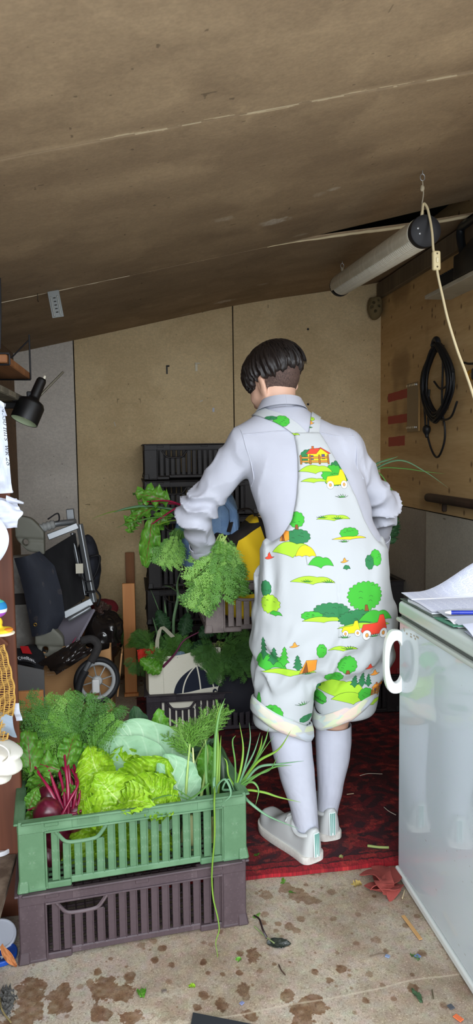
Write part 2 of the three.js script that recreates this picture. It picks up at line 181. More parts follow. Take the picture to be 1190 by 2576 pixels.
// floor: old concrete with wet stains
{
  const r = rng(5), spots = [];                                       // wet and brown stains, where the photograph has them (world x, z, radius)
  for (const [x, z, s, k] of STAINS) spots.push([x, z, s, k ?? 1]);
  for (let i = 0; i < 240; i++) spots.push([lerp(-0.5, 1.0, r()), lerp(-2.2, -1.2, r()), 0.003 + 0.011 * r() * r(), 0.55 + 0.3 * r()]);
  const bins = new Map(), key = (i, j) => i * 1000 + j; for (const s of spots) { const e = s[2] + 0.05; for (let i = Math.floor((s[0] - e) * 10); i <= Math.floor((s[0] + e) * 10); i++) for (let j = Math.floor((s[1] - e) * 10); j <= Math.floor((s[1] + e) * 10); j++) { const k = key(i, j); if (!bins.has(k)) bins.set(k, []); bins.get(k).push(s); } }
  const W = 2048, fl = tex(W, W, (u, v) => {
    const x = -0.9 + u * 2.2, z = -0.8 - v * 2.2;
    const g = noise(x * 640, z * 640), g2 = noise(x * 330, z * 330, 3) * 0.7 + noise(x * 150, z * 150, 8) * 0.3, a = fbm(x * 5, z * 5, 1, 5), b = fbm(x * 22, z * 22, 2, 4);
    let c = mix3([146, 126, 104], [196, 182, 162], clamp(a * 1.5 - 0.25 + (b - 0.5) * 0.7));
    const pale = smooth(0.05, -0.4, x + (a - 0.5) * 0.7) ; c = mix3(c, [198, 191, 180], pale * 0.55);   // worn cement skim to the left
    c = mix3(c, [108, 88, 68], smooth(0.6, 0.8, g2) * 0.38); c = mix3(c, [220, 206, 184], smooth(0.74, 0.92, g) * 0.45); c = c.map((q, i) => q * (0.9 + 0.16 * g + 0.05 * (noise(x * 60, z * 60, 5 + i) - 0.5)));
    const wob = (fbm(x * 26 + 3, z * 26, 7, 4) - 0.5) * 0.06 + (noise(x * 110, z * 110, 2) - 0.5) * 0.014 + (noise(x * 300, z * 300, 2) - 0.5) * 0.01; let s = 0;
    for (const [sx, sz, sr, k] of bins.get(key(Math.floor(x * 10), Math.floor(z * 10))) ?? []) { const dx = x - sx, dz = (z - sz) * 0.9; if (dx * dx + dz * dz > (sr + 0.05) ** 2) continue; const d = Math.hypot(dx, dz) + wob * Math.min(1, sr * 28); s = Math.max(s, smooth(sr + 0.002, sr - 0.002, d) * k); }
    c = mix3(c, [c[0] * 0.60 + 14 * b, c[1] * 0.47 + 12 * b, c[2] * 0.36 + 10 * b], s * (0.72 + 0.5 * (noise(x * 90, z * 90, 6) - 0.3)));
    const crack = Math.abs(z + 1.615 + 0.07 * (x - 0.3) + (noise(x * 9) - 0.5) * 0.012); if (x > 0.08) c = mix3(c, [208, 194, 170], smooth(0.004, 0.0015, crack) * 0.5);
    return c;
  }, { mirror: true });
  const floor = new THREE.PlaneGeometry(2.36, 4.1, 60, 90).rotateX(-Math.PI / 2).translate(0.44, 0, -2.35); const p = floor.attributes.position, uv = floor.attributes.uv;
  for (let i = 0; i < p.count; i++) { uv.setXY(i, (p.getX(i) + 0.9) / 2.2, (-0.8 - p.getZ(i)) / 2.2); }
  const bump = tex(512, 512, (u, v) => 128 + 90 * (fbm(u * 60, v * 60, 4, 3) - 0.5) + 60 * (noise(u * 200, v * 200) - 0.5), { srgb: false, mirror: true });
  struct('floor', merge([floor, box(2.36, 0.12, 4.1, 0.44, -0.063, -2.35)]), M(0xffffff, 0.78, { map: fl, bumpMap: bump, bumpScale: 0.002 }));
  struct('ground', box(14, 0.1, 9, 0.4, -0.06, 4.2), M(new THREE.Color().setRGB(0.55, 0.54, 0.51), 0.9));
}
// fibreboard for ceiling and back wall
function fibre(c1, c2, seed, marks) {
  return tex(1024, 1024, (u, v) => {
    const x = u * 2.4, y = v * 2.4, a = fbm(x * 5 + fbm(x * 9, y * 9, seed) * 1.5, y * 7, seed, 5), b = noise(x * 260, y * 260, seed), d = noise(x * 90, y * 150, seed + 2);
    let c = mix3(c1, c2, clamp(a * 1.7 - 0.35)); c = c.map((q) => q * (0.93 + 0.08 * b + 0.06 * d));
    const s = noise(x * 46, y * 46, seed + 7); if (s > 0.972) c = mix3(c, [60, 48, 34], 0.4);
    return marks ? marks(x, y, c) : c;
  }, { mirror: true, rep: [1 / 2.4, 1 / 2.4] });
}
{
  const mark = (x, y, c) => {                                         // pale scuffs rubbed into the board (board coordinates: x + 1, -z - 1)
    for (const [mx, mz, rx, rz, k] of SCUFFS) { const dx = x - 1 - mx, dz = -y - 1 - mz, d = Math.hypot(dx / rx, dz / rz) + (fbm(x * 40, y * 40, 3, 3) - 0.5) * 0.8; if (d < 1) c = mix3(c, [222, 216, 206], smooth(1, 0.5, d) * k * (0.5 + 0.5 * noise(x * 200, y * 60))); }
    const sx = x - 1, sz = -y - 1;                                    // old tape and torn paper along the front joint
    const line = Math.abs(sz + 1.72 + (fbm(sx * 9, 4) - 0.5) * 0.03); c = mix3(c, [204, 180, 146], smooth(0.022, 0.004, line) * 0.35 * smooth(0.3, 0.6, fbm(sx * 5, 1)));
    if (line < 0.0055 && sx > -0.05 && noise(sx * 26, sz * 300) > 0.5) c = mix3(c, [232, 216, 180], 0.6);
    return c;
  };
  const cm = M(0xffffff, 0.85, { map: fibre([138, 116, 90], [168, 144, 113], 11, mark) });
  const ceiling = new THREE.Group(); ceiling.name = 'ceiling'; ceiling.userData.kind = 'structure'; scene.add(ceiling);
  const board = (z0, z1, sag, lift = 0) => {
    const g = new THREE.BoxGeometry(2.3, 0.014, z0 - z1 - 0.006, 40, 1, 24).translate(0.44, 0, (z0 + z1) / 2); mapped(g, (x, y, z) => [x, y + ceilY(x) + 0.007 - sag(x, z) + lift * smooth(0.55, 1.5, x) * smooth(z1 + 0.7, z1, z) + 0.004 * (fbm(x * 2.2, z * 2.2, 3, 2) - 0.5), z]);
    const p = g.attributes.position, uv = g.attributes.uv; for (let i = 0; i < p.count; i++) uv.setXY(i, p.getX(i) + 1, -p.getZ(i) - 1); return g;
  };
  struct('panel', board(FZ, -1.72, () => 0), cm, ceiling);
  struct('panel_001', board(-1.72, -3.045, () => 0, 0.018), cm, ceiling);
  struct('panel_002', board(-3.045, BZ + 0.003, (x) => backSag(x)), cm, ceiling);
  // pale torn edge of the rear board
  const edge = []; for (let i = 0; i <= 60; i++) { const x = lerp(-0.62, 1.5, i / 60); edge.push([x, ceilY(x) - backSag(x) - 0.001 + 0.003 * (noise(x * 30) - 0.5), -3.044]); }
  struct('trim_1', sweep(edge.slice(0, 19), (t) => 0.0028 * (1 - 0.6 * t), { seg: 60, rad: 5 }), M(0xdccdb0, 0.9));
  struct('trim_2', sweep(edge.slice(34), (t) => 0.0022 + 0.005 * smooth(0, 0.5, t) + 0.0015 * (noise(t * 40) - 0.5), { seg: 120, rad: 6 }), M(0xd8c6a0, 0.95));
  struct('roof', mapped(new THREE.BoxGeometry(2.5, 0.05, FZ - BZ + 0.1, 8, 1, 8).translate(0.44, 0, (FZ + BZ) / 2), (x, y, z) => [x, y + ceilY(x) + 0.12, z]), M(0x1d1a17, 0.95));
  // back wall
  const wb = new THREE.Group(); wb.name = 'wall_back'; wb.userData.kind = 'structure'; scene.add(wb);
  const wm = M(0xffffff, 0.85, { map: fibre([196, 172, 130], [216, 193, 150], 23) }), gm = M(0xffffff, 0.85, { map: fibre([202, 195, 184], [216, 209, 198], 31) });
  const pan = (x0, x1, m, n) => { struct(n, metres(cbox(x1 - x0 - 0.006, 2.5, 0.014, 0.002, (x0 + x1) / 2, 1.25, BZ - 0.007)), m, wb); };
  pan(LX - 0.05, -0.306, gm, 'panel'); pan(-0.306, 0.616, wm, 'panel_001'); pan(0.616, RX + 0.05, wm, 'panel_002');
  struct('backing', box(2.4, 2.6, 0.04, 0.44, 1.3, BZ - 0.036), M(0x2a241c, 0.95), wb);
  // left wall
  const wl = new THREE.Group(); wl.name = 'wall_left'; wl.userData.kind = 'structure'; scene.add(wl);
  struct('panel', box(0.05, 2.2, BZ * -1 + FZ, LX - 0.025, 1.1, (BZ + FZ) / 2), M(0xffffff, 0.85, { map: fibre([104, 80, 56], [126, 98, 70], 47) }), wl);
  // right wall: plywood above, grey boards below
  const wr = new THREE.Group(); wr.name = 'wall_right'; wr.userData.kind = 'structure'; scene.add(wr);
  const ply = tex(1024, 1024, (u, v) => {
    const x = u * 2, y = v * 2, g = fbm(x * 1.5 + fbm(x * 0.8, y * 5, 3) * 0.7, y * 16, 9, 4), s = noise(x * 20, y * 160, 5), m = fbm(x * 4, y * 4, 4, 3);
    let c = mix3([188, 150, 98], [222, 190, 136], clamp(g * 1.2 - 0.1 + (s - 0.5) * 0.25)); c = mix3(c, [96, 72, 46], smooth(0.55, 0.8, m) * 0.35);
    const cx = Math.floor(x * 9), cy = Math.floor(y * 9); for (let i = -1; i <= 1; i++) for (let j = -1; j <= 1; j++) { const h = hash3(cx + i, cy + j, 71); if (h < 0.45) { const kx = (cx + i + hash3(cx + i, cy + j, 5)) / 9, ky = (cy + j + hash3(cx + i, cy + j, 6)) / 9, d = Math.hypot((x - kx), (y - ky) * 0.75) / (0.004 + 0.006 * hash3(cx + i, cy + j, 8)); if (d < 1.5) c = mix3(c, [70, 44, 24], smooth(1.5, 0.4, d) * 0.5); } }
    return c;
  }, { mirror: true, rep: [0.5, 0.5] });
  struct('panel', metres(box(0.018, 1.55, FZ - BZ, RX + 0.009, 1.0 + 0.775, (FZ + BZ) / 2)), M(0xffffff, 0.8, { map: ply }), wr);
  const grey = M(0xffffff, 0.7, { map: fibre([156, 147, 134], [172, 163, 149], 61) }), grey2 = M(0xffffff, 0.7, { map: fibre([182, 177, 162], [198, 193, 177], 63) });
  struct('panel_001', metres(cbox(0.012, 0.992, 0.71, 0.002, RX + 0.011, 0.498, -3.975)), grey, wr);
  struct('panel_002', metres(cbox(0.012, 0.992, FZ + 3.62, 0.002, RX + 0.005, 0.498, (FZ - 3.62) / 2)), grey2, wr);
  struct('backing', box(0.04, 2.6, FZ - BZ + 0.05, RX + 0.04, 1.3, (FZ + BZ) / 2), M(0x2a241c, 0.95), wr);
}
// rug: dark red, worn, with a plain red border along its front edge
{
  const x0 = 0.0, x1 = 1.45, z0 = -2.132, z1 = -3.86;
  const rug = tex(1024, 1024, (u, v) => {
    const x = u * (x1 - x0), z = v * (z0 - z1), w = (fbm(x * 60, z * 60, 3, 2) - 0.5) * 0.012, a = fbm(x * 9, z * 14, 2, 4), f = noise(x * 500, z * 130), f2 = noise(x * 120, z * 300, 6);
    const zz = z + w; let c;
    const motif = Math.sin(x * 52 + Math.sin(zz * 40) * 1.6) * Math.sin(zz * 44 + Math.cos(x * 31) * 1.4), blot = fbm(x * 28, z * 40, 8, 3);
    if (zz < 0.03) c = [150, 24, 34]; else if (zz < 0.036) c = [60, 14, 18]; else if (zz < 0.06) c = [118, 22, 28]; else if (zz < 0.066) c = [40, 14, 18];
    else if (zz < 0.17) c = motif > 0.15 ? [112, 24, 28] : motif < -0.4 ? [52, 20, 28] : [78, 16, 24];
    else if (zz < 0.19) c = [44, 16, 22];
    else { const k = motif + (blot - 0.5) * 2.2; c = k > 0.6 ? [124, 28, 30] : k < -0.4 ? [48, 18, 26] : [88, 16, 24]; }
    c = mix3(c, [54, 10, 16], smooth(0.45, 0.75, a) * 0.55); if (blot > 0.66) c = mix3(c, [168, 60, 48], 0.45);
    return c.map((q) => q * (0.7 + 0.42 * f + 0.2 * f2));
  });
  const g = new THREE.BoxGeometry(x1 - x0, 0.012, z0 - z1, 60, 1, 60); mapped(g, (x, y, z) => [x, y + (y > 0 ? 0.004 * (fbm(x * 14, z * 14, 1, 2) - 0.5) : 0), z + (z > 0.8 ? 0.006 * (noise(x * 12) - 0.5) : 0)]);
  { const p = g.attributes.position, uv = g.attributes.uv; for (let i = 0; i < p.count; i++) uv.setXY(i, clamp(p.getX(i) / (x1 - x0) + 0.5, 0.002, 0.998), clamp(0.5 - p.getZ(i) / (z0 - z1), 0.003, 0.997)); }
  solo('rug', g, PM(0xffffff, 0.95, { map: rug, sheen: 0.3, sheenRoughness: 0.8, sheenColor: new THREE.Color(0.4, 0.1, 0.1) }), 'worn dark red patterned rug with a plain red border lying on the concrete floor', 'rug', [(x0 + x1) / 2, 0.0075, (z0 + z1) / 2]);
}
// ---------------------------------------------------------------- plastic harvest crates, 60 x 40 cm
const CH = 0.19, CL = 0.61, CW = 0.40;
const crateGeo = (() => {
  const t = 0.012, corner = 0.068, side = 0.05, rimH = 0.034, railH = 0.018;
  const rim = []; for (const s of [-1, 1]) {
    for (const k of [-1, 1]) rim.push(cbox(0.14, rimH, 0.02, 0.003, k * (CL / 2 - 0.07), CH - rimH / 2, s * (CW / 2 - 0.0085)));
    rim.push(cbox(CL - 0.27, rimH - 0.006, 0.018, 0.003, 0, CH - rimH / 2 - 0.003, s * (CW / 2 - 0.0078)), cbox(CL - 0.136, 0.005, 0.008, 0.001, 0, CH - rimH + 0.002, s * (CW / 2 + 0.002)), cbox(CL - 0.02, 0.006, 0.012, 0.002, 0, CH - 0.003, s * (CW / 2 + 0.003)));
    rim.push(cbox(0.02, rimH, CW - 0.025, 0.003, s * (CL / 2 - 0.0085), CH - rimH / 2 - 0.0004, 0), cbox(0.012, 0.006, CW + 0.01, 0.002, s * (CL / 2 + 0.003), CH - 0.003, 0));
    for (const k of [-0.72, 0.05, 0.72]) rim.push(cbox(0.036, 0.01, 0.004, 0.0015, k * CL / 2, CH - 0.013, s * (CW / 2 + 0.0022)));
  }
  for (let i = 0; i < 16; i++) rim.push(box(0.0014, 0.014, 0.002, -CL * 0.25 + i * 0.0036, CH - 0.017, CW / 2 + 0.0016));
  const post = (() => { const g = [cbox(corner, CH - 0.006, t, 0.003, CL / 2 - corner / 2, (CH - 0.006) / 2, CW / 2 - t / 2), cbox(t, CH - 0.007, side - t, 0.003, CL / 2 - t / 2, (CH - 0.007) / 2, CW / 2 - t * 0.75 - (side - t) / 2), cbox(0.005, CH - 0.03, 0.006, 0.001, CL / 2 - corner - 0.001, CH / 2 - 0.01, CW / 2)];
    g.push(mapped(cbox(0.026, 0.034, 0.026, 0.004, CL / 2 - 0.0125, 0.017, CW / 2 - 0.0125), (x, y, z) => { const k = (0.034 - y) / 0.034; return [x + 0.006 * k * (x > CL / 2 - 0.012 ? 1 : 0), y, z + 0.006 * k * (z > CW / 2 - 0.012 ? 1 : 0)]; }), cbox(corner, 0.008, 0.02, 0.002, CL / 2 - corner / 2, 0.004, CW / 2 - 0.008)); return merge(g); })();
  const base = []; for (let i = 0; i < 23; i++) base.push(box(0.004, 0.008, CW - 0.02, -CL / 2 + 0.02 + i * (CL - 0.04) / 22, 0.014, 0)); for (let j = 0; j < 15; j++) base.push(box(CL - 0.02, 0.007, 0.004, 0, 0.014, -CW / 2 + 0.02 + j * (CW - 0.04) / 14));
  for (const s of [-1, 1]) { base.push(cbox(CL - 0.26, railH, 0.014, 0.003, 0, 0.008 + railH / 2, s * (CW / 2 - 0.007))); for (const k of [-1, 1]) base.push(cbox(0.066, railH, 0.014, 0.003, k * (CL / 2 - 0.099), railH / 2, s * (CW / 2 - 0.007))); base.push(cbox(0.014, railH, CW - 0.1, 0.003, s * (CL / 2 - 0.007), railH / 2 + 0.004, 0)); }
  const slat = (h) => merge([cbox(0.0205, h, 0.006, 0.001, 0, 0, 0), cbox(0.0035, h, 0.011, 0.001, 0.0085, 0, 0.001)]);
  const y0 = 0.02, y1 = CH - rimH, hy = 0.118;
  const hx0 = -CL / 2 + 0.094, hx1 = -CL / 2 + 0.228;
  const handle = sweep([[hx0, y1 - 0.003, 0], [hx0 + 0.028, hy, 0], [hx1 - 0.028, hy, 0], [hx1, y1 - 0.003, 0]].flatMap((p, i, a) => i && i < 3 ? [p.map((q, k) => lerp(q, a[i - 1][k], 0.12)), p.map((q, k) => lerp(q, a[i + 1][k], 0.12))] : [p]), 0.0055, { seg: 40, rad: 6, up: V(0, 0, 1) });
  return { rim: merge(rim), post, base: merge(base), long: slat(y1 - y0), short: slat(hy - y0), mid: slat(0.118 - y0), y0, y1, hy, handle, hx0, hx1 };
})();
function crateParts(t, mat, slats = true) {
  const G = crateGeo; part('rim', G.rim, mat, t); part('base_grid', G.base, mat, t);
  for (const [sx, sz] of [[1, 1], [-1, 1], [1, -1], [-1, -1]]) { const p = part('corner_panel', sx * sz > 0 ? G.post : G.post, mat, t); p.scale.set(sx, 1, sz); }
  const n = 16, pitch = (CL - 0.146) / n;
  for (const s of [1, -1]) for (let i = 0; i < n; i++) {
    const x = -CL / 2 + 0.079 + pitch * (i + 0.5) - 0.006 + 0.006, under = s > 0 && x > G.hx0 + 0.014 && x < G.hx1 - 0.014; const m = part('slat', under ? G.short : G.long, mat, t);
    m.position.set(x, under ? (G.y0 + G.hy) / 2 : (G.y0 + G.y1) / 2, s * (CW / 2 - 0.0075)); if (s < 0) m.rotation.y = Math.PI;
  }
  for (const s of [1, -1]) for (let i = 0; i < 9; i++) { const m = part('slat', G.long, mat, t); m.position.set(s * (CL / 2 - 0.0075), (G.y0 + G.y1) / 2, -CW / 2 + 0.068 + i * 0.033); m.rotation.y = s * Math.PI / 2; }
  const h = part('handle_frame', G.handle, mat, t); h.position.z = CW / 2 - 0.006;
}
const plastic = (c, c2, seed, rough = 0.5) => M(0xffffff, rough, { map: scuffed(c, c2, seed) });
const crateMat = { green: plastic([78, 114, 80], [100, 136, 102], 3), brown: plastic([70, 56, 60], [100, 86, 88], 5), black: plastic([24, 19, 20], [38, 32, 32], 7, 0.55), dusty: plastic([82, 72, 70], [114, 103, 98], 9, 0.7), red: plastic([120, 18, 20], [96, 12, 16], 13, 0.5), plum: plastic([46, 40, 46], [62, 56, 62], 15, 0.5) };
const fmid = [-0.013 - 0.0, -1.8915], fang = -Math.atan2(-1.926 + 1.857, 0.61) ;       // front stack, turned a little
const fturn = 0.113;
const fx = Math.sin(fturn) * -CW / 2, fz = -Math.cos(fturn) * CW / 2;
const frontAt = [-0.013 + fx, -1.8915 + fz];
{
  const b = thing('crate', 'brown slatted plastic crate on the concrete floor, under the green crate', 'crate', [frontAt[0], 0.001, frontAt[1]], fturn); crateParts(b, crateMat.brown);
  const g = thing('crate', 'green slatted plastic crate full of vegetables, stacked on a brown crate', 'crate', [frontAt[0] + 0.004, CH + 0.0015, frontAt[1] - 0.006], fturn); crateParts(g, crateMat.green);
}
const say = ['lowest', 'second lowest', 'third', 'fourth', 'fifth', 'sixth', 'topmost'];
const proto = thing('crate', 'lowest crate of the tall black stack against the back wall', 'crate', [0.379, 0.001, -4.11], 0.0, 'black crates in the tall stack'); crateParts(proto, crateMat.black);
for (let k = 1; k < 7; k++) copyOf(proto, [0.379 + [0, 0.004, -0.004, 0.006, -0.003, -0.006, -0.002][k], 0.001 + k * (CH + 0.0055), -4.11 + [0, 0.003, -0.004, 0, 0.006, 0, 0][k]], 0, (k === 6 ? 'topmost empty black crate' : say[k] + ' black crate from the floor') + ' of the tall stack against the back wall');
// crates on the rug in front of the stack
const bagCrate = thing('crate', 'dark plum crate on the rug holding the canvas bag of greens', 'crate', [0.352, 0.019, -3.49], -0.02); crateParts(bagCrate, crateMat.plum);
const low = thing('crate', 'black crate on the rug behind the person, under the red crate', 'crate', [1.0, 0.019, -3.6], -0.03); crateParts(low, crateMat.black);
{ const r = thing('crate', 'dark red crate with white lettering, on a black crate behind the freezer handle', 'crate', [1.0, 0.2105, -3.6], -0.03); crateParts(r, crateMat.red);
  part('name_plate', new THREE.PlaneGeometry(0.075, 0.05).translate(-0.205, 0.062, CW / 2 + 0.0045), M(0xffffff, 0.5, { map: canvasTex(192, 128, (c, W, H) => { c.fillStyle = '#861014'; c.fillRect(0, 0, W, H); c.fillStyle = '#e8dcd8'; c.font = 'bold 74px sans-serif'; c.fillText('SA', 30, 92); }) }), r, 'red plate with white letters');
}
// ---------------------------------------------------------------- chest freezer on the right, with what lies on it
const FX = 0.793, FZ0 = -2.09, FL = 0.9, FW = 0.70;
{
  const t = thing('chest_freezer', 'glossy white chest freezer with an oval loop handle on its far end', 'freezer', [FX + FW / 2, 0.004, FZ0 + FL / 2]);
  const wm = PM(0xffffff, 0.32, { map: tex(512, 512, (u, v) => { const a = fbm(u * 6, v * 6, 3, 4), s = noise(u * 150, v * 150, 2); let c = mix3([200, 212, 217], [208, 219, 225], a); if (s > 0.985) c = mix3(c, [120, 110, 96], 0.5); return c; }, { mirror: true }), clearcoat: 0.85, clearcoatRoughness: 0.025 });
  part('body', metres(rbox(FW, 0.79, FL, 0.012, 0, 0.022 + 0.79 / 2, 0, 3)), wm, t);
  part('base_trim', rbox(FW + 0.012, 0.022, FL + 0.012, 0.006, 0, 0.012, 0), M(0xd8dad4, 0.4), t);
  const lidM = PM(0xffffff, 0.38, { map: tex(256, 256, (u, v) => { const s = fbm(u * 10, v * 10, 5, 4); return mix3([190, 200, 194], [202, 210, 203], s); }, { mirror: true }), clearcoat: 0.4, clearcoatRoughness: 0.2 });
  part('seal', rbox(FW - 0.01, 0.012, FL - 0.012, 0.004, 0, 0.818, 0), M(0x5a5d58, 0.7), t);
  part('top_trim', rbox(FW + 0.014, 0.012, FL + 0.012, 0.005, 0, 0.807, 0, 3), M(0xb9bfb6, 0.35), t);
  const lid = part('lid', rbox(FW + 0.004, 0.042, FL + 0.004, 0.012, 0, 0.843, 0, 4), lidM, t);
  // oval loop handle, standing out from the far end
  const s = new THREE.Shape(), N = 48, el = (rx, ry, e, cx = 0) => Array.from({ length: N }, (_, i) => { const a = i / N * Math.PI * 2, c = Math.cos(a), q = Math.sin(a); return new THREE.Vector2(cx + rx * Math.sign(c) * Math.abs(c) ** e, ry * Math.sign(q) * Math.abs(q) ** e); });
  s.setFromPoints(el(0.034, 0.095, 0.75)); s.holes.push(new THREE.Path(el(0.0245, 0.068, 0.9, 0.001)));
  const h = new THREE.ExtrudeGeometry(s, { depth: 0.012, bevelEnabled: true, bevelSize: 0.003, bevelThickness: 0.006, bevelSegments: 4, curveSegments: 12 });
  part('handle', h.translate(-FW / 2 - 0.017, 0.682, -FL / 2 + 0.012).rotateY(0), PM(0xf2f4f2, 0.25, { clearcoat: 0.6 }), t, 'white oval loop handle');
  const chips = []; const r = rng(8); for (let i = 0; i < 9; i++) chips.push(cbox(0.0012, 0.004 + 0.003 * r(), 0.006 + 0.008 * r(), 0.0004, -FW / 2 - 0.0004, 0.79 - 0.014 * r(), -FL / 2 + 0.04 + 0.12 * r()));
  part('chipped_paint', merge(chips), M(0xb9b0a0, 0.8), t);
}
// ---------------------------------------------------------------- the person, seen from behind, bowed over the crate held in both hands
const person = thing('person', 'person seen from behind in white shirt and printed dungarees, lifting a crate of vegetables', 'person', [0.6, 0, -2.34]);
const PO = [0.6, 0, -2.34];                                             // person's own origin
const J = { shL: [0.385, 1.343, -2.42], elL: [0.217, 1.112, -2.49], wrL: [0.252, 0.972, -2.63], shR: [0.715, 1.332, -2.42], elR: [0.884, 1.122, -2.5], wrR: [0.915, 0.972, -2.64], neck: [0.512, 1.428, -2.435], head: [0.494, 1.555, -2.475] };
const torsoRows = [[0.92, 0.63, -2.345, 0.19, 0.125], [1.0, 0.628, -2.355, 0.195, 0.122], [1.10, 0.613, -2.38, 0.192, 0.118], [1.234, 0.585, -2.405, 0.196, 0.12], [1.33, 0.555, -2.42, 0.17, 0.11], [1.405, 0.527, -2.43, 0.115, 0.085], [1.462, 0.51, -2.445, 0.064, 0.062]];
function torsoD(x, y, z) {
  let d = rows(x, y, z, torsoRows);
  d = smin(d, cap(x, y, z, [0.51, 1.40, -2.43], J.shL, 0.062, 0.062), 0.06);
  d = smin(d, cap(x, y, z, [0.52, 1.40, -2.43], J.shR, 0.062, 0.062), 0.06);
  return d - 0.003 * Math.sin((x - 0.6) * 30 + y * 9 + 5 * fbm(x * 4, y * 4, 0, 2));
}
function sleeveD(x, y, z, sh, el, wr, ph) {
  let d = cap(x, y, z, sh, el, 0.066, 0.060); d = smin(d, cap(x, y, z, el, wr, 0.062, 0.044), 0.03);
  const k = Math.hypot(x - el[0], y - el[1], z - el[2]), near = smooth(0.19, 0.03, k), n = fbm(x * 9 + ph, y * 9, z * 9, 2);
  const along = (wr[0] - sh[0]) * x + (wr[1] - sh[1]) * y * 1.2 + (wr[2] - sh[2]) * z;
  const rdg = (q) => 1 - 2 * Math.abs(Math.sin(q)) ** 0.8, m = fbm(x * 5 + ph * 3, y * 5, z * 5, 2);
  d -= near * (0.0125 * rdg(along * 62 + n * 7 + m * 5 + ph) + 0.010 * (n - 0.45)) + 0.0045 * rdg(along * 26 + n * 8 + x * 12 + m * 4) * (1 - 0.6 * near);
  return d;
}
const shirtD = (x, y, z) => smin(torsoD(x, y, z), Math.min(sleeveD(x, y, z, J.shL, J.elL, J.wrL, 1), sleeveD(x, y, z, J.shR, J.elR, J.wrR, 4)), 0.022) - 0.006 * (fbm(x * 13 + 4 * y, y * 5, z * 8, 3) - 0.5) - 0.0035 * (1 - 2 * Math.abs(Math.sin(34 * (x - 0.585) * (y - 0.82) + 5 * fbm(x * 6, y * 6, 1, 2))) ** 0.7) * smooth(1.36, 1.26, y);
const hipRows = [[0.57, 0.615, -2.325, 0.17, 0.09], [0.63, 0.617, -2.325, 0.222, 0.142], [0.71, 0.623, -2.335, 0.232, 0.168], [0.81, 0.629, -2.34, 0.234, 0.17], [0.905, 0.628, -2.345, 0.228, 0.158], [0.985, 0.63, -2.352, 0.206, 0.136], [1.03, 0.625, -2.36, 0.198, 0.126]];
const legRows = { L: [[0.425, 0.470, -2.29, 0.096, 0.096], [0.50, 0.479, -2.295, 0.1, 0.102], [0.60, 0.487, -2.31, 0.104, 0.118], [0.70, 0.50, -2.325, 0.115, 0.14], [0.8, 0.51, -2.33, 0.12, 0.14]], R: [[0.445, 0.690, -2.31, 0.100, 0.096], [0.52, 0.694, -2.315, 0.11, 0.104], [0.60, 0.712, -2.32, 0.124, 0.12], [0.70, 0.735, -2.33, 0.122, 0.14], [0.8, 0.74, -2.33, 0.12, 0.14]] };
const legD = (x, y, z, k) => rows(x, y, z, legRows[k]);
const backEdge = [[1.385, 0.526, 0.612], [1.30, 0.533, 0.658], [1.239, 0.53, 0.692], [1.17, 0.522, 0.724], [1.101, 0.507, 0.748], [1.05, 0.474, 0.775], [1.012, 0.428, 0.797], [0.99, 0.395, 0.85], [0.93, 0.30, 0.95]];
function backMask(x, y) { let i = 0; while (i < backEdge.length - 2 && y < backEdge[i + 1][0]) i++; const A = backEdge[i], B = backEdge[i + 1], s = clamp((A[0] - y) / (A[0] - B[0])); return Math.max(lerp(A[1], B[1], s) - x, x - lerp(A[2], B[2], s), y - 1.383); }
function trouserD(x, y, z) {
  let d = smin(rows(x, y, z, hipRows), Math.min(legD(x, y, z, 'L'), legD(x, y, z, 'R')), 0.035);
  const split = Math.abs(x - 0.582 - (y - 0.5) * 0.12) - 0.0025; d = y < 0.66 ? smax(d, -(split + smooth(0.6, 0.66, y) * 0.05), 0.014) : d;
  const g = smooth(0.1, 0.22, Math.abs(x - 0.62)), f = fbm(x * 9, y * 2.2, z * 9, 3);
  d -= 0.010 * g * smooth(0.75, 0.98, y) * Math.sin(x * 95 + z * 40 + f * 6) + 0.013 * (f - 0.5) + 0.008 * Math.sin((x * 0.9 - y * 1.2) * 46 + f * 12) * smooth(0.85, 0.6, y) * smooth(0.5, 0.6, y);
  d += 0.006 * smooth(0.006, 0.0, Math.abs(x - 0.63 - 0.02 * (1 - y))) * smooth(0.66, 0.7, y);
  return d;
}
function dungareesD(x, y, z) {
  let d = y < 1.06 ? trouserD(x, y, z) : 1;
  if (y > 0.9) { const t = torsoD(x, y, z) - 0.012, m = z > -2.37 ? backMask(x, y) : Math.max(Math.abs(x - 0.595) - 0.125, y - 1.2); d = y < 1.06 ? smin(d, smax(t, m, 0.008), 0.02) : smax(t, m, 0.008); }
  return d;
}
function own(g) { return g.translate(-PO[0], -PO[1], -PO[2]); }
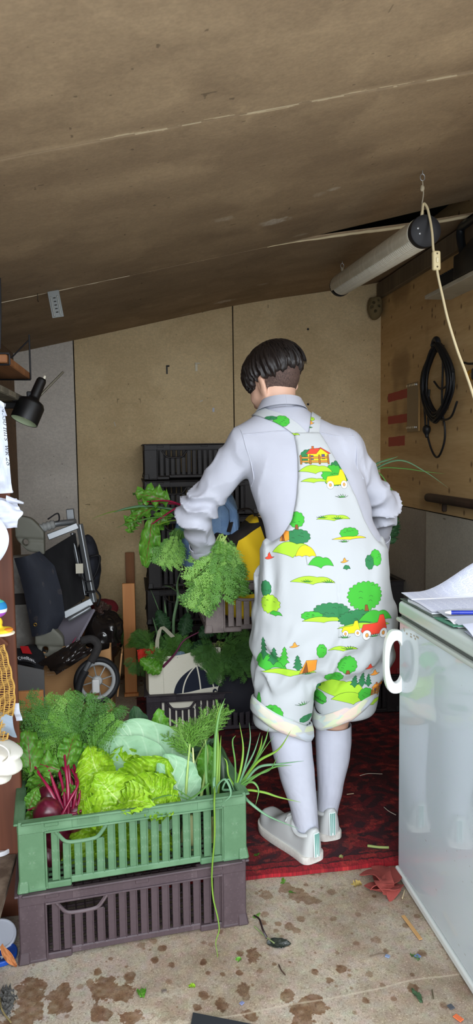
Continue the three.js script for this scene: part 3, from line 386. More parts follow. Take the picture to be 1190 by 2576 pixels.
// body: one continuous skin, coarse under the clothes and fine at head and hands
const headM = new THREE.Matrix4().compose(V(...J.head), new THREE.Quaternion().setFromEuler(new THREE.Euler(-0.36, 0.62, 0.1, 'YXZ')), V(1, 1, 1)), headI = headM.clone().invert();
const toHead = (x, y, z) => { const e = headI.elements; return [e[0] * x + e[4] * y + e[8] * z + e[12], e[1] * x + e[5] * y + e[9] * z + e[13], e[2] * x + e[6] * y + e[10] * z + e[14]]; };
function headLocal(x, y, z) {
  let d = ell(x, y, z, [0, 0.03, 0.006], [0.076, 0.088, 0.095]);
  d = smin(d, ell(x, y, z, [0, -0.045, -0.035], [0.058, 0.078, 0.062]), 0.04);
  d = smin(d, cap(x, y, z, [0, -0.1, -0.062], [0, -0.092, -0.058], 0.022, 0.024), 0.03);              // chin
  for (const s of [-1, 1]) {
    d = smin(d, cap(x, y, z, [s * 0.05, -0.07, -0.01], [s * 0.018, -0.1, -0.06], 0.02, 0.018), 0.03);   // jaw
    d = smin(d, cap(x, y, z, [s * 0.045, -0.03, -0.065], [s * 0.05, -0.028, -0.05], 0.014, 0.012), 0.025); // cheekbone
    d = smin(d, cap(x, y, z, [s * 0.012, 0.012, -0.092], [s * 0.045, 0.012, -0.075], 0.008, 0.007), 0.015); // brow
    d = smax(d, -ell(x, y, z, [s * 0.031, -0.006, -0.1], [0.017, 0.011, 0.016]), 0.012);
    d = smin(d, ell(x, y, z, [s * 0.031, -0.006, -0.078], [0.013, 0.012, 0.012]), 0.004);              // eye
    const ear = ell(x - s * 0.079 - s * 0.25 * (z - 0.005), y + 0.008, z - 0.008, [0, 0, 0], [0.009, 0.032, 0.019]), dent = ell(x - s * 0.092 - s * 0.25 * (z - 0.005), y + 0.004, z + 0.002, [0, 0, 0], [0.01, 0.02, 0.011]);
    d = smin(d, smax(ear, -dent, 0.006), 0.008);
    d = smin(d, ell(x, y, z, [s * 0.011, -0.043, -0.099], [0.008, 0.007, 0.009]), 0.006);
  }
  d = smin(d, cap(x, y, z, [0, -0.002, -0.092], [0, -0.038, -0.112], 0.007, 0.0105), 0.012);            // nose
  d = smin(d, ell(x, y, z, [0, -0.066, -0.092], [0.02, 0.005, 0.009]), 0.006); d = smin(d, ell(x, y, z, [0, -0.076, -0.091], [0.017, 0.006, 0.009]), 0.006);
  return d;
}
const neckD = (x, y, z) => cap(x, y, z, [J.neck[0], J.neck[1] - 0.03, J.neck[2]], [J.head[0] + 0.004, J.head[1] - 0.04, J.head[2] + 0.012], 0.06, 0.054);
const headD = (x, y, z) => smin(headLocal(...toHead(x, y, z)), neckD(x, y, z), 0.03);
function handD(side, wr, grip) {                                        // palm down the outside of the crate end, four fingers curled in under its rim, thumb over the top
  const s = side, kn = [grip[0] + s * 0.018, grip[1] + 0.012, grip[2]], parts = [];
  parts.push([wr, [lerp(wr[0], kn[0], 0.45), lerp(wr[1], kn[1], 0.45), lerp(wr[2], kn[2], 0.45)], 0.027, 0.027]);
  for (let i = 0; i < 4; i++) {
    const o = (i - 1.5) * 0.0205, L = [0.9, 1.06, 1, 0.8][i], a = [kn[0], kn[1], kn[2] + o], p = [lerp(wr[0], kn[0], 0.4) , lerp(wr[1], kn[1], 0.4), lerp(wr[2], kn[2], 0.4) + o * 0.6];
    const b = [a[0] + s * 0.004, a[1] - 0.038 * L, a[2] + o * 0.1], c = [b[0] - s * 0.02 * L, b[1] - 0.018 * L, b[2]], e = [c[0] - s * 0.02 * L, c[1] + 0.006, c[2]];
    parts.push([p, a, 0.017, 0.0115], [a, b, 0.0105, 0.0092], [b, c, 0.0092, 0.0085], [c, e, 0.0085, 0.0075]);
  }
  const t0 = [lerp(wr[0], kn[0], 0.3), lerp(wr[1], kn[1], 0.3), lerp(wr[2], kn[2], 0.3) + 0.016], t1 = [kn[0] - s * 0.004, kn[1] + 0.028, kn[2] + 0.05], t2 = [t1[0] - s * 0.03, t1[1] - 0.008, t1[2] + 0.006], t3 = [t2[0] - s * 0.02, t2[1] - 0.012, t2[2]];
  parts.push([t0, t1, 0.018, 0.0125], [t1, t2, 0.0115, 0.0105], [t2, t3, 0.0105, 0.0085]);
  return (x, y, z) => { let d = 1; for (const q of parts) d = smin(d, cap(x, y, z, ...q), 0.006); return d; };
}
const gripL = [0.252, 0.862, -2.70], gripR = [0.872, 0.862, -2.70];
const skin = M(0xffffff, 0.55, { map: tex(128, 128, (u, v) => { const a = fbm(u * 12, v * 12, 3, 3); return mix3([214, 168, 142], [224, 182, 158], a); }) });
{
  const under = (x, y, z) => {
    let d = rows(x, y, z, torsoRows) + 0.03; d = smin(d, rows(x, y, z, [[0.6, 0.6, -2.33, 0.12, 0.09], [0.75, 0.62, -2.335, 0.17, 0.115], [0.95, 0.63, -2.35, 0.15, 0.1], [1.1, 0.613, -2.38, 0.14, 0.09]]), 0.04);
    d = smin(d, Math.min(cap(x, y, z, [0.53, 0.74, -2.33], [0.489, 0.46, -2.275], 0.085, 0.056), cap(x, y, z, [0.70, 0.74, -2.33], [0.662, 0.46, -2.315], 0.085, 0.056)), 0.02);
    for (const [a, b, r0, r1] of [[[0.489, 0.46, -2.275], [0.505, 0.30, -2.262], 0.052, 0.044], [[0.505, 0.30, -2.262], [0.543, 0.07, -2.228], 0.044, 0.026], [[0.66, 0.46, -2.325], [0.655, 0.30, -2.335], 0.052, 0.042], [[0.655, 0.30, -2.335], [0.634, 0.07, -2.328], 0.042, 0.025]]) d = smin(d, cap(x, y, z, a, b, r0, r1), 0.015);
    for (const k of ['L', 'R']) d = smin(d, Math.min(cap(x, y, z, J['sh' + k], J['el' + k], 0.045, 0.04), cap(x, y, z, J['el' + k], J['wr' + k], 0.04, 0.028)), 0.02);
    return smin(d, neckD(x, y, z), 0.03);
  };
  const g = [nets(under, [0.13, 0.03, -2.72], [1.0, 1.47, -2.16], 0.012), nets(headD, [0.36, 1.40, -2.66], [0.64, 1.70, -2.34], 0.004)];
  for (const [k, s, gr] of [['L', -1, gripL], ['R', 1, gripR]]) { const w = J['wr' + k], h = handD(s, w, gr); g.push(nets((x, y, z) => smin(h(x, y, z), cap(x, y, z, J['el' + k], w, 0.03, 0.026), 0.012), [gr[0] - 0.08, gr[1] - 0.085, gr[2] - 0.07], [gr[0] + 0.12, w[1] + 0.05, Math.max(gr[2], w[2]) + 0.075], 0.0035)); }
  part('body', own(metres(merge(g))), skin, person);
}
// clothes
const cotton = (c, seed, s = 1) => tex(256, 256, (u, v) => { const w = (Math.sin(u * 804) * Math.sin(v * 804)) * 2.2, a = fbm(u * 5, v * 5, seed, 3); return c.map((q) => (q + w + (a - 0.5) * 7) * s); }, { rep: [4, 4], mirror: true });
const shirtM = PM(0xffffff, 0.9, { map: cotton([182, 184, 195], 3), sheen: 0.2, sheenRoughness: 0.6 });
part('shirt', own(metres(nets(shirtD, [0.11, 0.9, -2.73], [1.0, 1.49, -2.25], 0.0068))), shirtM, person, 'white long-sleeved shirt');
{
  // collar: a folded band round the neck, and shoulder seams and sleeve cuffs
  const ring = (k, h, r0, r1) => sheet((u, v) => { const a = u * Math.PI * 2, r = lerp(r0, r1, v), dx = Math.sin(a) * r * 1.04, dz = Math.cos(a) * r; return [J.neck[0] - 0.004 + dx, J.neck[1] + 0.026 + h * (1 - v) + dz * 0.25 - 0.012 * smooth(0.2, -0.9, Math.cos(a)), J.neck[2] - 0.002 + dz + k]; }, 48, 5, 0.002);
  part('collar', own(merge([ring(0, 0.036, 0.064, 0.083), ring(0, 0.036, 0.063, 0.06)])), shirtM, person, 'white turned-down shirt collar');
  for (const k of ['L', 'R']) {
    const e = V(...J['el' + k]), w = V(...J['wr' + k]), d = w.clone().sub(e).normalize(), c = V(...J['wr' + k]).addScaledVector(d, 0.0), n = V(0, 0, 1).cross(d).normalize(), b = d.clone().cross(n);
    part('cuff', own(sheet((u, v) => { const a = u * Math.PI * 2, r = 0.0475 + 0.0015 * Math.sin(a * 3), q = c.clone().addScaledVector(d, -0.03 + v * 0.075).addScaledVector(n, Math.cos(a) * r).addScaledVector(b, Math.sin(a) * r * 0.86); return [q.x, q.y, q.z]; }, 30, 4, 0.003)), shirtM, person);
  }
  const seam = (pts) => sweep(pts.map((p) => { let q = [...p]; for (let i = 0; i < 12; i++) { const e = 0.002, d = shirtD(...q), g = [shirtD(q[0] + e, q[1], q[2]) - d, shirtD(q[0], q[1] + e, q[2]) - d, shirtD(q[0], q[1], q[2] + e) - d], l = Math.hypot(...g) || 1; q = q.map((v, k) => v - g[k] / l * (d - 0.0002) * 0.8); } return q; }), 0.0022, { seg: 40, rad: 5 });
  part('shoulder_seam', own(seam([[0.355, 1.405, -2.40], [0.36, 1.385, -2.36], [0.368, 1.34, -2.34], [0.378, 1.28, -2.34], [0.386, 1.23, -2.36], [0.385, 1.205, -2.39]])), shirtM, person);
  part('shoulder_seam', own(seam([[0.735, 1.40, -2.40], [0.74, 1.375, -2.36], [0.747, 1.33, -2.34], [0.76, 1.27, -2.34], [0.77, 1.225, -2.36]])), shirtM, person);
  part('yoke_seam', own(seam([[0.36, 1.385, -2.35], [0.42, 1.385, -2.34], [0.5, 1.387, -2.34], [0.6, 1.387, -2.33], [0.68, 1.38, -2.34], [0.74, 1.37, -2.36]])), shirtM, person);
}
// the printed cotton of the dungarees: woods, meadows, houses, tents, birds (drawn in metres on the cloth)
const PW = 0.66, PH = 1.1, PX = 0.29, PY = 0.36;
const printM = PM(0xffffff, 0.88, { sheen: 0.12, map: canvasTex(1188, 1980, (c, W, H) => {
  const S = W / PW; c.fillStyle = '#b9bdbf'; c.fillRect(0, 0, W, H); c.lineJoin = 'round';
  c.save(); c.scale(S, -S); c.translate(-PX, -PY - PH); c.lineWidth = 0.0009;
  const r = rng(77), ink = (f) => { c.fillStyle = f; c.fill(); c.strokeStyle = 'rgba(25,40,25,0.75)'; c.stroke(); };
  const G1 = '#3fae33', G2 = '#2d7a48', G3 = '#a5d332', G4 = '#56bb3c', BR = '#8a4f24';
  const poly = (pts, f) => { c.beginPath(); pts.forEach((p, i) => i ? c.lineTo(...p) : c.moveTo(...p)); c.closePath(); ink(f); };
  const bush = (x, y, w, h, f) => { c.beginPath(); const n = Math.max(7, Math.round((w + h) * 110)); for (let i = 0; i < n; i++) { const a = i / n * Math.PI * 2, b = (i + 1) / n * Math.PI * 2, m = (a + b) / 2, k = 1.2 + 0.12 * r(); if (!i) c.moveTo(x + Math.cos(a) * w / 2, y + Math.sin(a) * h / 2); c.quadraticCurveTo(x + Math.cos(m) * w / 2 * k, y + Math.sin(m) * h / 2 * k, x + Math.cos(b) * w / 2, y + Math.sin(b) * h / 2); } c.closePath(); ink(f); for (let i = 0; i < 5; i++) { const qx = x + (r() - 0.5) * w * 0.6, qy = y + (r() - 0.5) * h * 0.6; c.beginPath(); c.arc(qx, qy, w * 0.07, 0.4, 2.4); c.stroke(); } };
  const tree = (x, y, w, h, f, tr = 0.04) => { poly([[x - 0.006, y - h / 2 - tr], [x - 0.004, y - h * 0.2], [x - 0.016, y - h * 0.05], [x, y - h * 0.16], [x + 0.014, y - h * 0.02], [x + 0.005, y - h * 0.25], [x + 0.009, y - h / 2 - tr]], BR); bush(x, y, w, h, f); poly([[x - 0.006, y - h / 2 - tr], [x - 0.003, y - h * 0.34], [x + 0.005, y - h * 0.34], [x + 0.009, y - h / 2 - tr]], BR); };
  const pine = (x, y, w, h, f) => { const p = []; for (let i = 0; i < 4; i++) { const t = i / 4; p.push([x - w * (0.16 + 0.34 * t), y + h * (0.36 - t * 0.75)], [x - w * (0.08 + 0.2 * t), y + h * (0.36 - t * 0.75 - 0.02)]); } const q = p.map(([a, b]) => [2 * x - a, b]).reverse(); poly([[x, y + h / 2], ...p, [x, y - h * 0.4], ...q], f); };
  const grass = (x, y, w) => { for (let i = 0; i < 6; i++) { const a = (i / 5 - 0.5) * 2; poly([[x + a * w * 0.2, y], [x + a * w * 0.55 - 0.002, y + w * (0.3 - 0.18 * Math.abs(a))], [x + a * w * 0.2 + 0.004, y + 0.001]], G1); } };
  const hill = (x, y, w, h, f) => { c.beginPath(); c.moveTo(x - w / 2, y - h * 0.2); c.quadraticCurveTo(x - w * 0.2, y + h * 0.7, x + w * 0.1, y + h * 0.3); c.quadraticCurveTo(x + w * 0.35, y + h * 0.5, x + w / 2, y - h * 0.3); c.quadraticCurveTo(x + w * 0.1, y - h * 0.1, x, y - h * 0.45); c.quadraticCurveTo(x - w * 0.2, y - h * 0.2, x - w / 2, y - h * 0.2); ink(f); };
  const bird = (x, y, s, f) => { c.beginPath(); c.moveTo(x - s, y - s * 0.1); c.quadraticCurveTo(x - s * 0.3, y - s * 0.5, x + s * 0.7, y); c.lineTo(x + s, y + s * 0.2); c.lineTo(x + s * 0.5, y + s * 0.15); c.quadraticCurveTo(x, y + s * 0.9, x + s * 0.1, y + s * 0.9); c.quadraticCurveTo(x - s * 0.4, y + s * 0.6, x - s * 0.3, y + s * 0.2); c.closePath(); ink(f); };
  const tent = (x, y, w, h) => { poly([[x - w * 0.5, y - h / 2], [x - w * 0.12, y + h * 0.5], [x + w * 0.5, y + h * 0.5], [x + w * 0.5, y - h * 0.35], [x + w * 0.1, y - h / 2]], '#f2962e'); poly([[x - w * 0.3, y - h / 2], [x - w * 0.12, y + h * 0.4], [x + w * 0.05, y - h / 2]], '#8f4f1f'); };
  const house = (x, y, w, h, wall, roof) => { poly([[x - w / 2, y - h / 2], [x - w / 2, y + h * 0.1], [x - w * 0.1, y + h * 0.1], [x + w * 0.12, y + h * 0.42], [x + w * 0.5, y + h * 0.12], [x + w / 2, y - h / 2]], wall); poly([[x - w * 0.58, y + h * 0.08], [x - w * 0.36, y + h * 0.42], [x + w * 0.12, y + h * 0.46], [x - w * 0.1, y + h * 0.08]], roof); poly([[x + w * 0.02, y + h * 0.42], [x + w * 0.12, y + h * 0.5], [x + w * 0.62, y + h * 0.1], [x + w * 0.5, y + h * 0.06], [x + w * 0.14, y + h * 0.42]], roof); poly([[x - w * 0.3, y + h * 0.4], [x - w * 0.3, y + h * 0.58], [x - w * 0.2, y + h * 0.58], [x - w * 0.2, y + h * 0.4]], '#c4622e'); poly([[x + w * 0.15, y - h * 0.25], [x + w * 0.15, y + h * 0.05], [x + w * 0.3, y + h * 0.05], [x + w * 0.3, y - h * 0.25]], '#5a4a8a'); poly([[x - w * 0.36, y - h * 0.3], [x - w * 0.36, y - h * 0.02], [x - w * 0.24, y - h * 0.02], [x - w * 0.24, y - h * 0.3]], '#5a4a8a'); };
  const fence = (x, y, w, f = '#c98a3a') => { for (const d of [0, 0.012]) poly([[x - w / 2, y + d], [x - w / 2, y + d + 0.006], [x + w / 2, y + d + 0.006], [x + w / 2, y + d]], f); for (let i = 0; i < 4; i++) { const q = x - w / 2 + w * i / 3; poly([[q - 0.003, y - 0.006], [q - 0.003, y + 0.024], [q + 0.003, y + 0.024], [q + 0.003, y - 0.006]], '#a86a2a'); } };
  const cart = (x, y, w, f, wheel) => { poly([[x - w * 0.5, y], [x - w * 0.42, y + w * 0.22], [x + w * 0.1, y + w * 0.26], [x + w * 0.2, y + w * 0.5], [x + w * 0.36, y + w * 0.5], [x + w * 0.5, y], [x + w * 0.3, y - w * 0.14], [x - w * 0.4, y - w * 0.14]], f); for (const k of [-0.3, 0.36]) { c.beginPath(); c.ellipse(x + k * w, y - w * 0.14, w * 0.16, w * 0.17, 0, 0, 7); ink(wheel); c.beginPath(); c.ellipse(x + k * w, y - w * 0.14, w * 0.06, w * 0.07, 0, 0, 7); ink('#f0a050'); } };
  const parasol = (x, y, w, f) => { c.beginPath(); c.moveTo(x - w / 2, y); c.quadraticCurveTo(x - w * 0.3, y + w * 0.6, x, y + w * 0.55); c.quadraticCurveTo(x + w * 0.4, y + w * 0.5, x + w / 2, y); c.quadraticCurveTo(x + w * 0.3, y + w * 0.1, x + w * 0.18, y); c.quadraticCurveTo(x, y + w * 0.12, x - w * 0.18, y); c.quadraticCurveTo(x - w * 0.3, y + w * 0.1, x - w / 2, y); ink(f); c.beginPath(); c.moveTo(x, y + w * 0.05); c.lineTo(x + w * 0.05, y - w * 0.4); c.stroke(); };
  const kinds = { bush, tree, pine, grass, hill, bird, tent, house, fence, cart, parasol }, col = { g: G1, d: G2, l: G3, m: G4, y: '#f2d21f', r: '#e8452e', o: '#f29a3c', w: '#efeeee' };
  for (const [k, ...a] of MOTIFS) kinds[k](...a.map((q) => col[q] ?? q));
  c.restore();
}) });
function printUV(g) {                                                   // the print runs round the figure with the cloth
  const p = g.attributes.position, uv = new Float32Array(p.count * 2);
  for (let i = 0; i < p.count; i++) { const x = p.getX(i), y = p.getY(i), z = p.getZ(i), s = clamp((x - 0.62) / 0.23, -1.2, 1.2), X = x + s * s * s * Math.max(0, -2.24 - z) * 0.55; uv[i * 2] = clamp((X - PX) / PW, 0.002, 0.998); uv[i * 2 + 1] = clamp((y - PY) / PH, 0.002, 0.998); }
  g.setAttribute('uv', new THREE.BufferAttribute(uv, 2)); return g;
}
part('dungarees', own(printUV(nets(dungareesD, [0.33, 0.41, -2.56], [0.92, 1.41, -2.12], 0.0062))), printM, person, 'white dungarees printed with trees, houses and meadows');
{
  const fade = PM(0xffffff, 0.9, { map: canvasTex(512, 128, (c, W, H) => { c.fillStyle = '#bec1c1'; c.fillRect(0, 0, W, H); const r = rng(4), cs = ['#cfe0c0', '#c3d8cc', '#e8d3b8', '#dfe6a8', '#efc9c0', '#c9d4e4']; for (let i = 0; i < 26; i++) { c.fillStyle = cs[i % 6]; c.globalAlpha = 0.55; c.beginPath(); const qx = r() * W, qy = r() * H; for (let k = 0; k < 9; k++) { const a = k / 9 * 6.28, d = 8 + 22 * r(); c.lineTo(qx + Math.cos(a) * d * 1.6, qy + Math.sin(a) * d * 0.8); } c.closePath(); c.fill(); } }) });
  for (const [k, y, tilt] of [['L', 0.436, 0.05], ['R', 0.47, -0.06]]) {
    const L = legRows[k], cx = L[0][1], cz = L[0][2], a0 = L[0][3], b0 = L[0][4];
    part('trouser_cuff', own(sheet((u, v) => { const a = u * Math.PI * 2, f = fbm(Math.cos(a) * 2 + 5, Math.sin(a) * 2, cx * 40, 2) - 0.5, prof = [[-0.002, 0.046], [0.005, 0.042], [0.009, 0.026], [0.010, 0.004], [0.004, -0.008], [-0.005, -0.006], [-0.012, 0.010], [-0.012, 0.034]], t = v * 7, i = Math.min(6, Math.floor(t)), rr = lerp(prof[i][0], prof[i + 1][0], t - i), hh = lerp(prof[i][1], prof[i + 1][1], t - i), x = Math.cos(a), z = Math.sin(a); return [cx + x * (a0 + rr + 0.012 * f), y + hh + x * tilt * -1 + 0.016 * f, cz + z * (b0 + rr + 0.012 * f)]; }, 64, 21)), fade, person, 'rolled-up trouser cuff showing the pale reverse of the print');
  }
  // straps over the shoulders
  const snap = (q, off) => { for (let i = 0; i < 16; i++) { const e = 0.002, d = shirtD(...q), g = [shirtD(q[0] + e, q[1], q[2]) - d, shirtD(q[0], q[1] + e, q[2]) - d, shirtD(q[0], q[1], q[2] + e) - d], l = Math.hypot(...g) || 1; q = q.map((v, k) => v - g[k] / l * (d - off) * 0.8); } return q; };
  const strap = (pts, w, mx) => { const curve = new THREE.CatmullRomCurve3(pts.map((p) => V(...p))); const g = sheet((u, v) => { const p = curve.getPoint(u), t = curve.getTangent(u), n = V(0, 0.35, 1).cross(t).normalize(); p.addScaledVector(n, (v - 0.5) * w); return snap([p.x, p.y, p.z], 0.0065); }, 30, 6, 0.004); const q = g.attributes.position, uv = g.attributes.uv; for (let i = 0; i < q.count; i++) uv.setXY(i, clamp((q.getX(i) - PX) / PW), clamp((q.getY(i) - PY) / PH)); part('strap', own(g), printM, person); };
  strap([[0.556, 1.372, -2.31], [0.53, 1.395, -2.33], [0.485, 1.425, -2.35], [0.447, 1.437, -2.385], [0.44, 1.41, -2.48], [0.47, 1.30, -2.54], [0.51, 1.19, -2.54]], 0.036);
  strap([[0.592, 1.372, -2.31], [0.60, 1.40, -2.335], [0.607, 1.425, -2.36], [0.612, 1.43, -2.40], [0.62, 1.39, -2.49], [0.63, 1.30, -2.54], [0.66, 1.19, -2.54]], 0.036);
}
// socks and shoes
{
  const sock = PM(0xffffff, 0.92, { map: cotton([190, 192, 204], 9), sheen: 0.25, sheenRoughness: 0.6 });
  const leg = (r, top) => part('sock', own(sheet((u, v) => { const y = lerp(top, 0.035, v); let i = 0; while (i < r.length - 2 && y < r[i + 1][0]) i++; const A = r[i], B = r[i + 1], s = smooth(0, 1, clamp((A[0] - y) / (A[0] - B[0]))) * 0.5 + clamp((A[0] - y) / (A[0] - B[0])) * 0.5, a = u * Math.PI * 2, w = 1 + 0.012 * Math.sin(y * 300) * smooth(0.12, 0.05, y); return [lerp(A[1], B[1], s) + Math.cos(a) * lerp(A[3], B[3], s) * w, y, lerp(A[2], B[2], s) + Math.sin(a) * lerp(A[4], B[4], s) * w]; }, 40, 40, 0.003)), sock, person, 'white knee-length sock');
  leg([[0.44, 0.489, -2.275, 0.068, 0.06], [0.41, 0.4925, -2.272, 0.0685, 0.063], [0.34, 0.50, -2.265, 0.065, 0.066], [0.279, 0.511, -2.255, 0.0585, 0.061], [0.149, 0.531, -2.235, 0.043, 0.048], [0.09, 0.539, -2.228, 0.037, 0.042], [0.05, 0.54, -2.24, 0.03, 0.04], [0.02, 0.538, -2.25, 0.028, 0.04]], 0.436);
  leg([[0.44, 0.6565, -2.33, 0.06, 0.058], [0.40, 0.6565, -2.332, 0.0605, 0.062], [0.34, 0.657, -2.335, 0.061, 0.064], [0.29, 0.6555, -2.335, 0.0575, 0.06], [0.18, 0.645, -2.332, 0.043, 0.048], [0.09, 0.636, -2.338, 0.035, 0.04], [0.05, 0.634, -2.35, 0.029, 0.04], [0.02, 0.633, -2.36, 0.027, 0.04]], 0.40);
  const up = PM(0xc6c8c6, 0.55), rub = M(0xffffff, 0.7, { map: scuffed([206, 202, 192], [222, 219, 211], 25, { rep: [10, 10] }) }), teal = M(0x7fb3a8, 0.7), dark = M(0x3a3c3c, 0.8);
  const shoe = (x, z, turn) => {
    const t = new THREE.Group(); t.name = 'shoe'; person.add(t); t.position.set(x - PO[0], 0.0145, z - PO[2]); t.rotation.y = turn; t.userData.label = 'white low sneaker with grey-green stripes down the heel';
    const Ls = 0.285, half = (u) => { const k = u < 0.12 ? (1 - ((0.12 - u) / 0.12) ** 3) ** 0.36 : u > 0.78 ? Math.sqrt(Math.max(0, 1 - ((u - 0.78) / 0.22) ** 2)) : 1; return k * (0.037 + 0.013 * smooth(0.15, 0.68, u)); };
    const cx = (u) => 0.004 * Math.sin(u * Math.PI), N = 40;
    const sole = []; for (let i = 0; i <= N; i++) { const u = 0.5 - 0.5 * Math.cos(i / N * Math.PI); sole.push([cx(u) - half(u) - 0.004 * (half(u) > 0 ? 1 : 0), -u * Ls]); } for (let i = N; i >= 0; i--) { const u = 0.5 - 0.5 * Math.cos(i / N * Math.PI); sole.push([cx(u) + half(u) + 0.004, -u * Ls]); }
    const g = outline(sole, 0.019, 0.003).rotateX(-Math.PI / 2).scale(1, 1, -1); g.index || g; const s2 = mapped(g.translate(0, 0.003, 0), (a, b, c) => [a, b + 0.012 * smooth(-0.2, -0.3, c), c]);
    const flip = s2.attributes.position; for (let i = 0; i < flip.count; i += 3) { const q = [flip.getX(i + 1), flip.getY(i + 1), flip.getZ(i + 1)]; flip.setXYZ(i + 1, flip.getX(i + 2), flip.getY(i + 2), flip.getZ(i + 2)); flip.setXYZ(i + 2, ...q); }
    mapped(s2, (a, b, c) => [a, b, -Math.abs(c)]); part('sole', toCreasedNormals(s2, 0.7), rub, t);
    const H = (u) => u < 0.3 ? lerp(0.092, 0.07, smooth(0.03, 0.17, u)) : lerp(0.07 + 0.028 * smooth(0.3, 0.38, u) , 0.045, smooth(0.38, 0.8, u));
    part('upper', sheet((u, v) => { const uu = 0.5 - 0.495 * Math.cos(u * Math.PI) - 0.005 * (1 - u), a = Math.PI * v, hh = uu > 0.9 ? H(uu) * Math.sqrt(Math.max(0.05, 1 - ((uu - 0.9) / 0.1) ** 2)) : H(uu), w = half(uu) * 0.985, cs = Math.cos(a), sn = Math.sin(a); return [cx(uu) + Math.sign(cs) * Math.abs(cs) ** 0.62 * w * (1 - 0.18 * sn * smooth(0.6, 0.2, uu)), 0.021 + 0.012 * smooth(0.7, 1.05, uu) + Math.abs(sn) ** 0.8 * hh, -uu * Ls + 0.004 * sn * smooth(0.2, 0, uu)]; }, 40, 24), up, t);
    part('collar', sweep(Array.from({ length: 24 }, (_, i) => { const a = i / 24 * Math.PI * 2; return [Math.cos(a) * 0.033, 0.094 - 0.012 * Math.abs(Math.cos(a)) + 0.018 * smooth(0.2, -1, Math.sin(a)), -0.056 + Math.sin(a) * 0.046]; }), 0.0075, { seg: 48, rad: 8, closed: true }), up, t);
    part('tongue', sheet((u, v) => [(v - 0.5) * 0.05, 0.085 + 0.035 * (1 - u) - 0.01 * u, -0.095 - 0.05 * u - 0.01 * (1 - u)], 8, 6, 0.006), up, t);
    part('heel_tab', sheet((u, v) => [(v - 0.5) * 0.022, 0.024 + u * 0.078, 0.006 - 0.004 * u + 0.002 * Math.sin(v * Math.PI)], 8, 4, 0.002), M(0xdfe8e4, 0.7), t);
    for (const k of [-1, 0, 1]) part('stripe', box(0.0034, 0.074, 0.004, k * 0.0062, 0.062, 0.0075), teal, t, 'grey-green stripe');
    for (let i = 0; i < 4; i++) part('lace', sweep([[-0.03, 0.078 - i * 0.006, -0.125 - i * 0.02], [0, 0.092 - i * 0.008, -0.13 - i * 0.02], [0.03, 0.078 - i * 0.006, -0.128 - i * 0.02]], 0.0028, { seg: 8, rad: 5 }), up, t);
    part('lace_bow', merge([-1, 1].map((q) => sweep([[0, 0.094, -0.124], [q * 0.02, 0.108, -0.118], [q * 0.036, 0.1, -0.112], [q * 0.022, 0.094, -0.12], [0, 0.092, -0.124]], 0.0028, { seg: 16, rad: 5 }))), up, t);
  };
  shoe(0.551, -2.168, 0.42); shoe(0.637, -2.286, 0.14);
}
// hair: a dark rounded crop over short cropped sides
{
  const hairM = PM(0x1b1412, 0.48, { sheen: 0.4, sheenRoughness: 0.4, sheenColor: new THREE.Color(0.25, 0.18, 0.15) });
  const H = (g) => own(g.applyMatrix4(headM));
  const low = (x, z) => { const a = Math.atan2(x, z); return -0.012 + 0.02 * Math.cos(a) * (Math.abs(a) < 1.6 ? 1 : 0) - 0.004 * smooth(2.0, 2.6, Math.abs(a)) + 0.006 * Math.sin(a * 17) + 0.004 * Math.sin(a * 41) + 0.024 * smooth(1.0, 1.4, Math.abs(a)) * smooth(2.15, 1.8, Math.abs(a)); };
  const capL = (x, y, z) => { const top = ell(x, y, z, [0, 0.04, 0.006], [0.099, 0.094, 0.114]), a = Math.atan2(x, z), n = fbm(a * 5, y * 6, 3, 3); return smax(top - 0.004 * Math.sin(a * 34 + n * 10) * smooth(0.12, 0.06, y) - 0.008 * (fbm(x * 24, y * 24, z * 24, 2) - 0.5), low(x, z) - y, 0.012); };
  const strands = [nets(capL, [-0.125, -0.06, -0.135], [0.125, 0.16, 0.14], 0.0045)], r = rng(31);
  for (let i = 0; i < 620; i++) {
    const a = r() * Math.PI * 2, s0 = r() * 0.9, s1 = Math.min(s0 + 0.5 + r() * 0.8, 1.62 + 0.12 * r()), lift = 1.0 + 0.025 * r(), tw = (r() - 0.5) * 0.5, pts = [];
    for (let k = 0; k <= 5; k++) { const th = lerp(s0, s1, k / 5), b = a + tw * k / 5; pts.push([0.01 + Math.sin(th) * Math.sin(b) * 0.1 * lift, 0.04 + Math.cos(th) * 0.096 * lift + 0.003 * Math.sin(k * 2), 0.012 + Math.sin(th) * Math.cos(b) * 0.114 * lift]); }
    if (pts[5][1] < low(pts[5][0], pts[5][2]) - 0.014) continue;
    strands.push(sweep(pts, (t) => 0.0022 * (1 - 0.8 * t) + 0.0003, { seg: 8, rad: 4, cap: false }));
  }
  part('hair', H(merge(strands)), hairM, person, 'dark brown hair cut in a rounded crop');
  const crop = (x, y, z) => smax(smax(headLocal(x, y, z) - 0.0035 - 0.0012 * noise(x * 700, y * 700, z * 700), smax(y - 0.03, -0.085 + 0.9 * Math.max(0, -z + 0.03) - y, 0.01), 0.006), Math.max(0.0 - z + 0.01 - 0.03 * smooth(-0.02, 0.02, y), Math.abs(x) - 0.074), 0.004);
  const cm = M(0xffffff, 0.75, { map: tex(256, 256, (u, v) => { const n = noise(u * 160, v * 60, 3); return mix3([58, 42, 38], [104, 82, 72], n); }, { mirror: true, rep: [6, 6] }) });
  part('cropped_hair', H(metres(nets(crop, [-0.09, -0.11, -0.05], [0.09, 0.05, 0.12], 0.0035))), cm, person, 'short brown cropped hair on the nape');
}
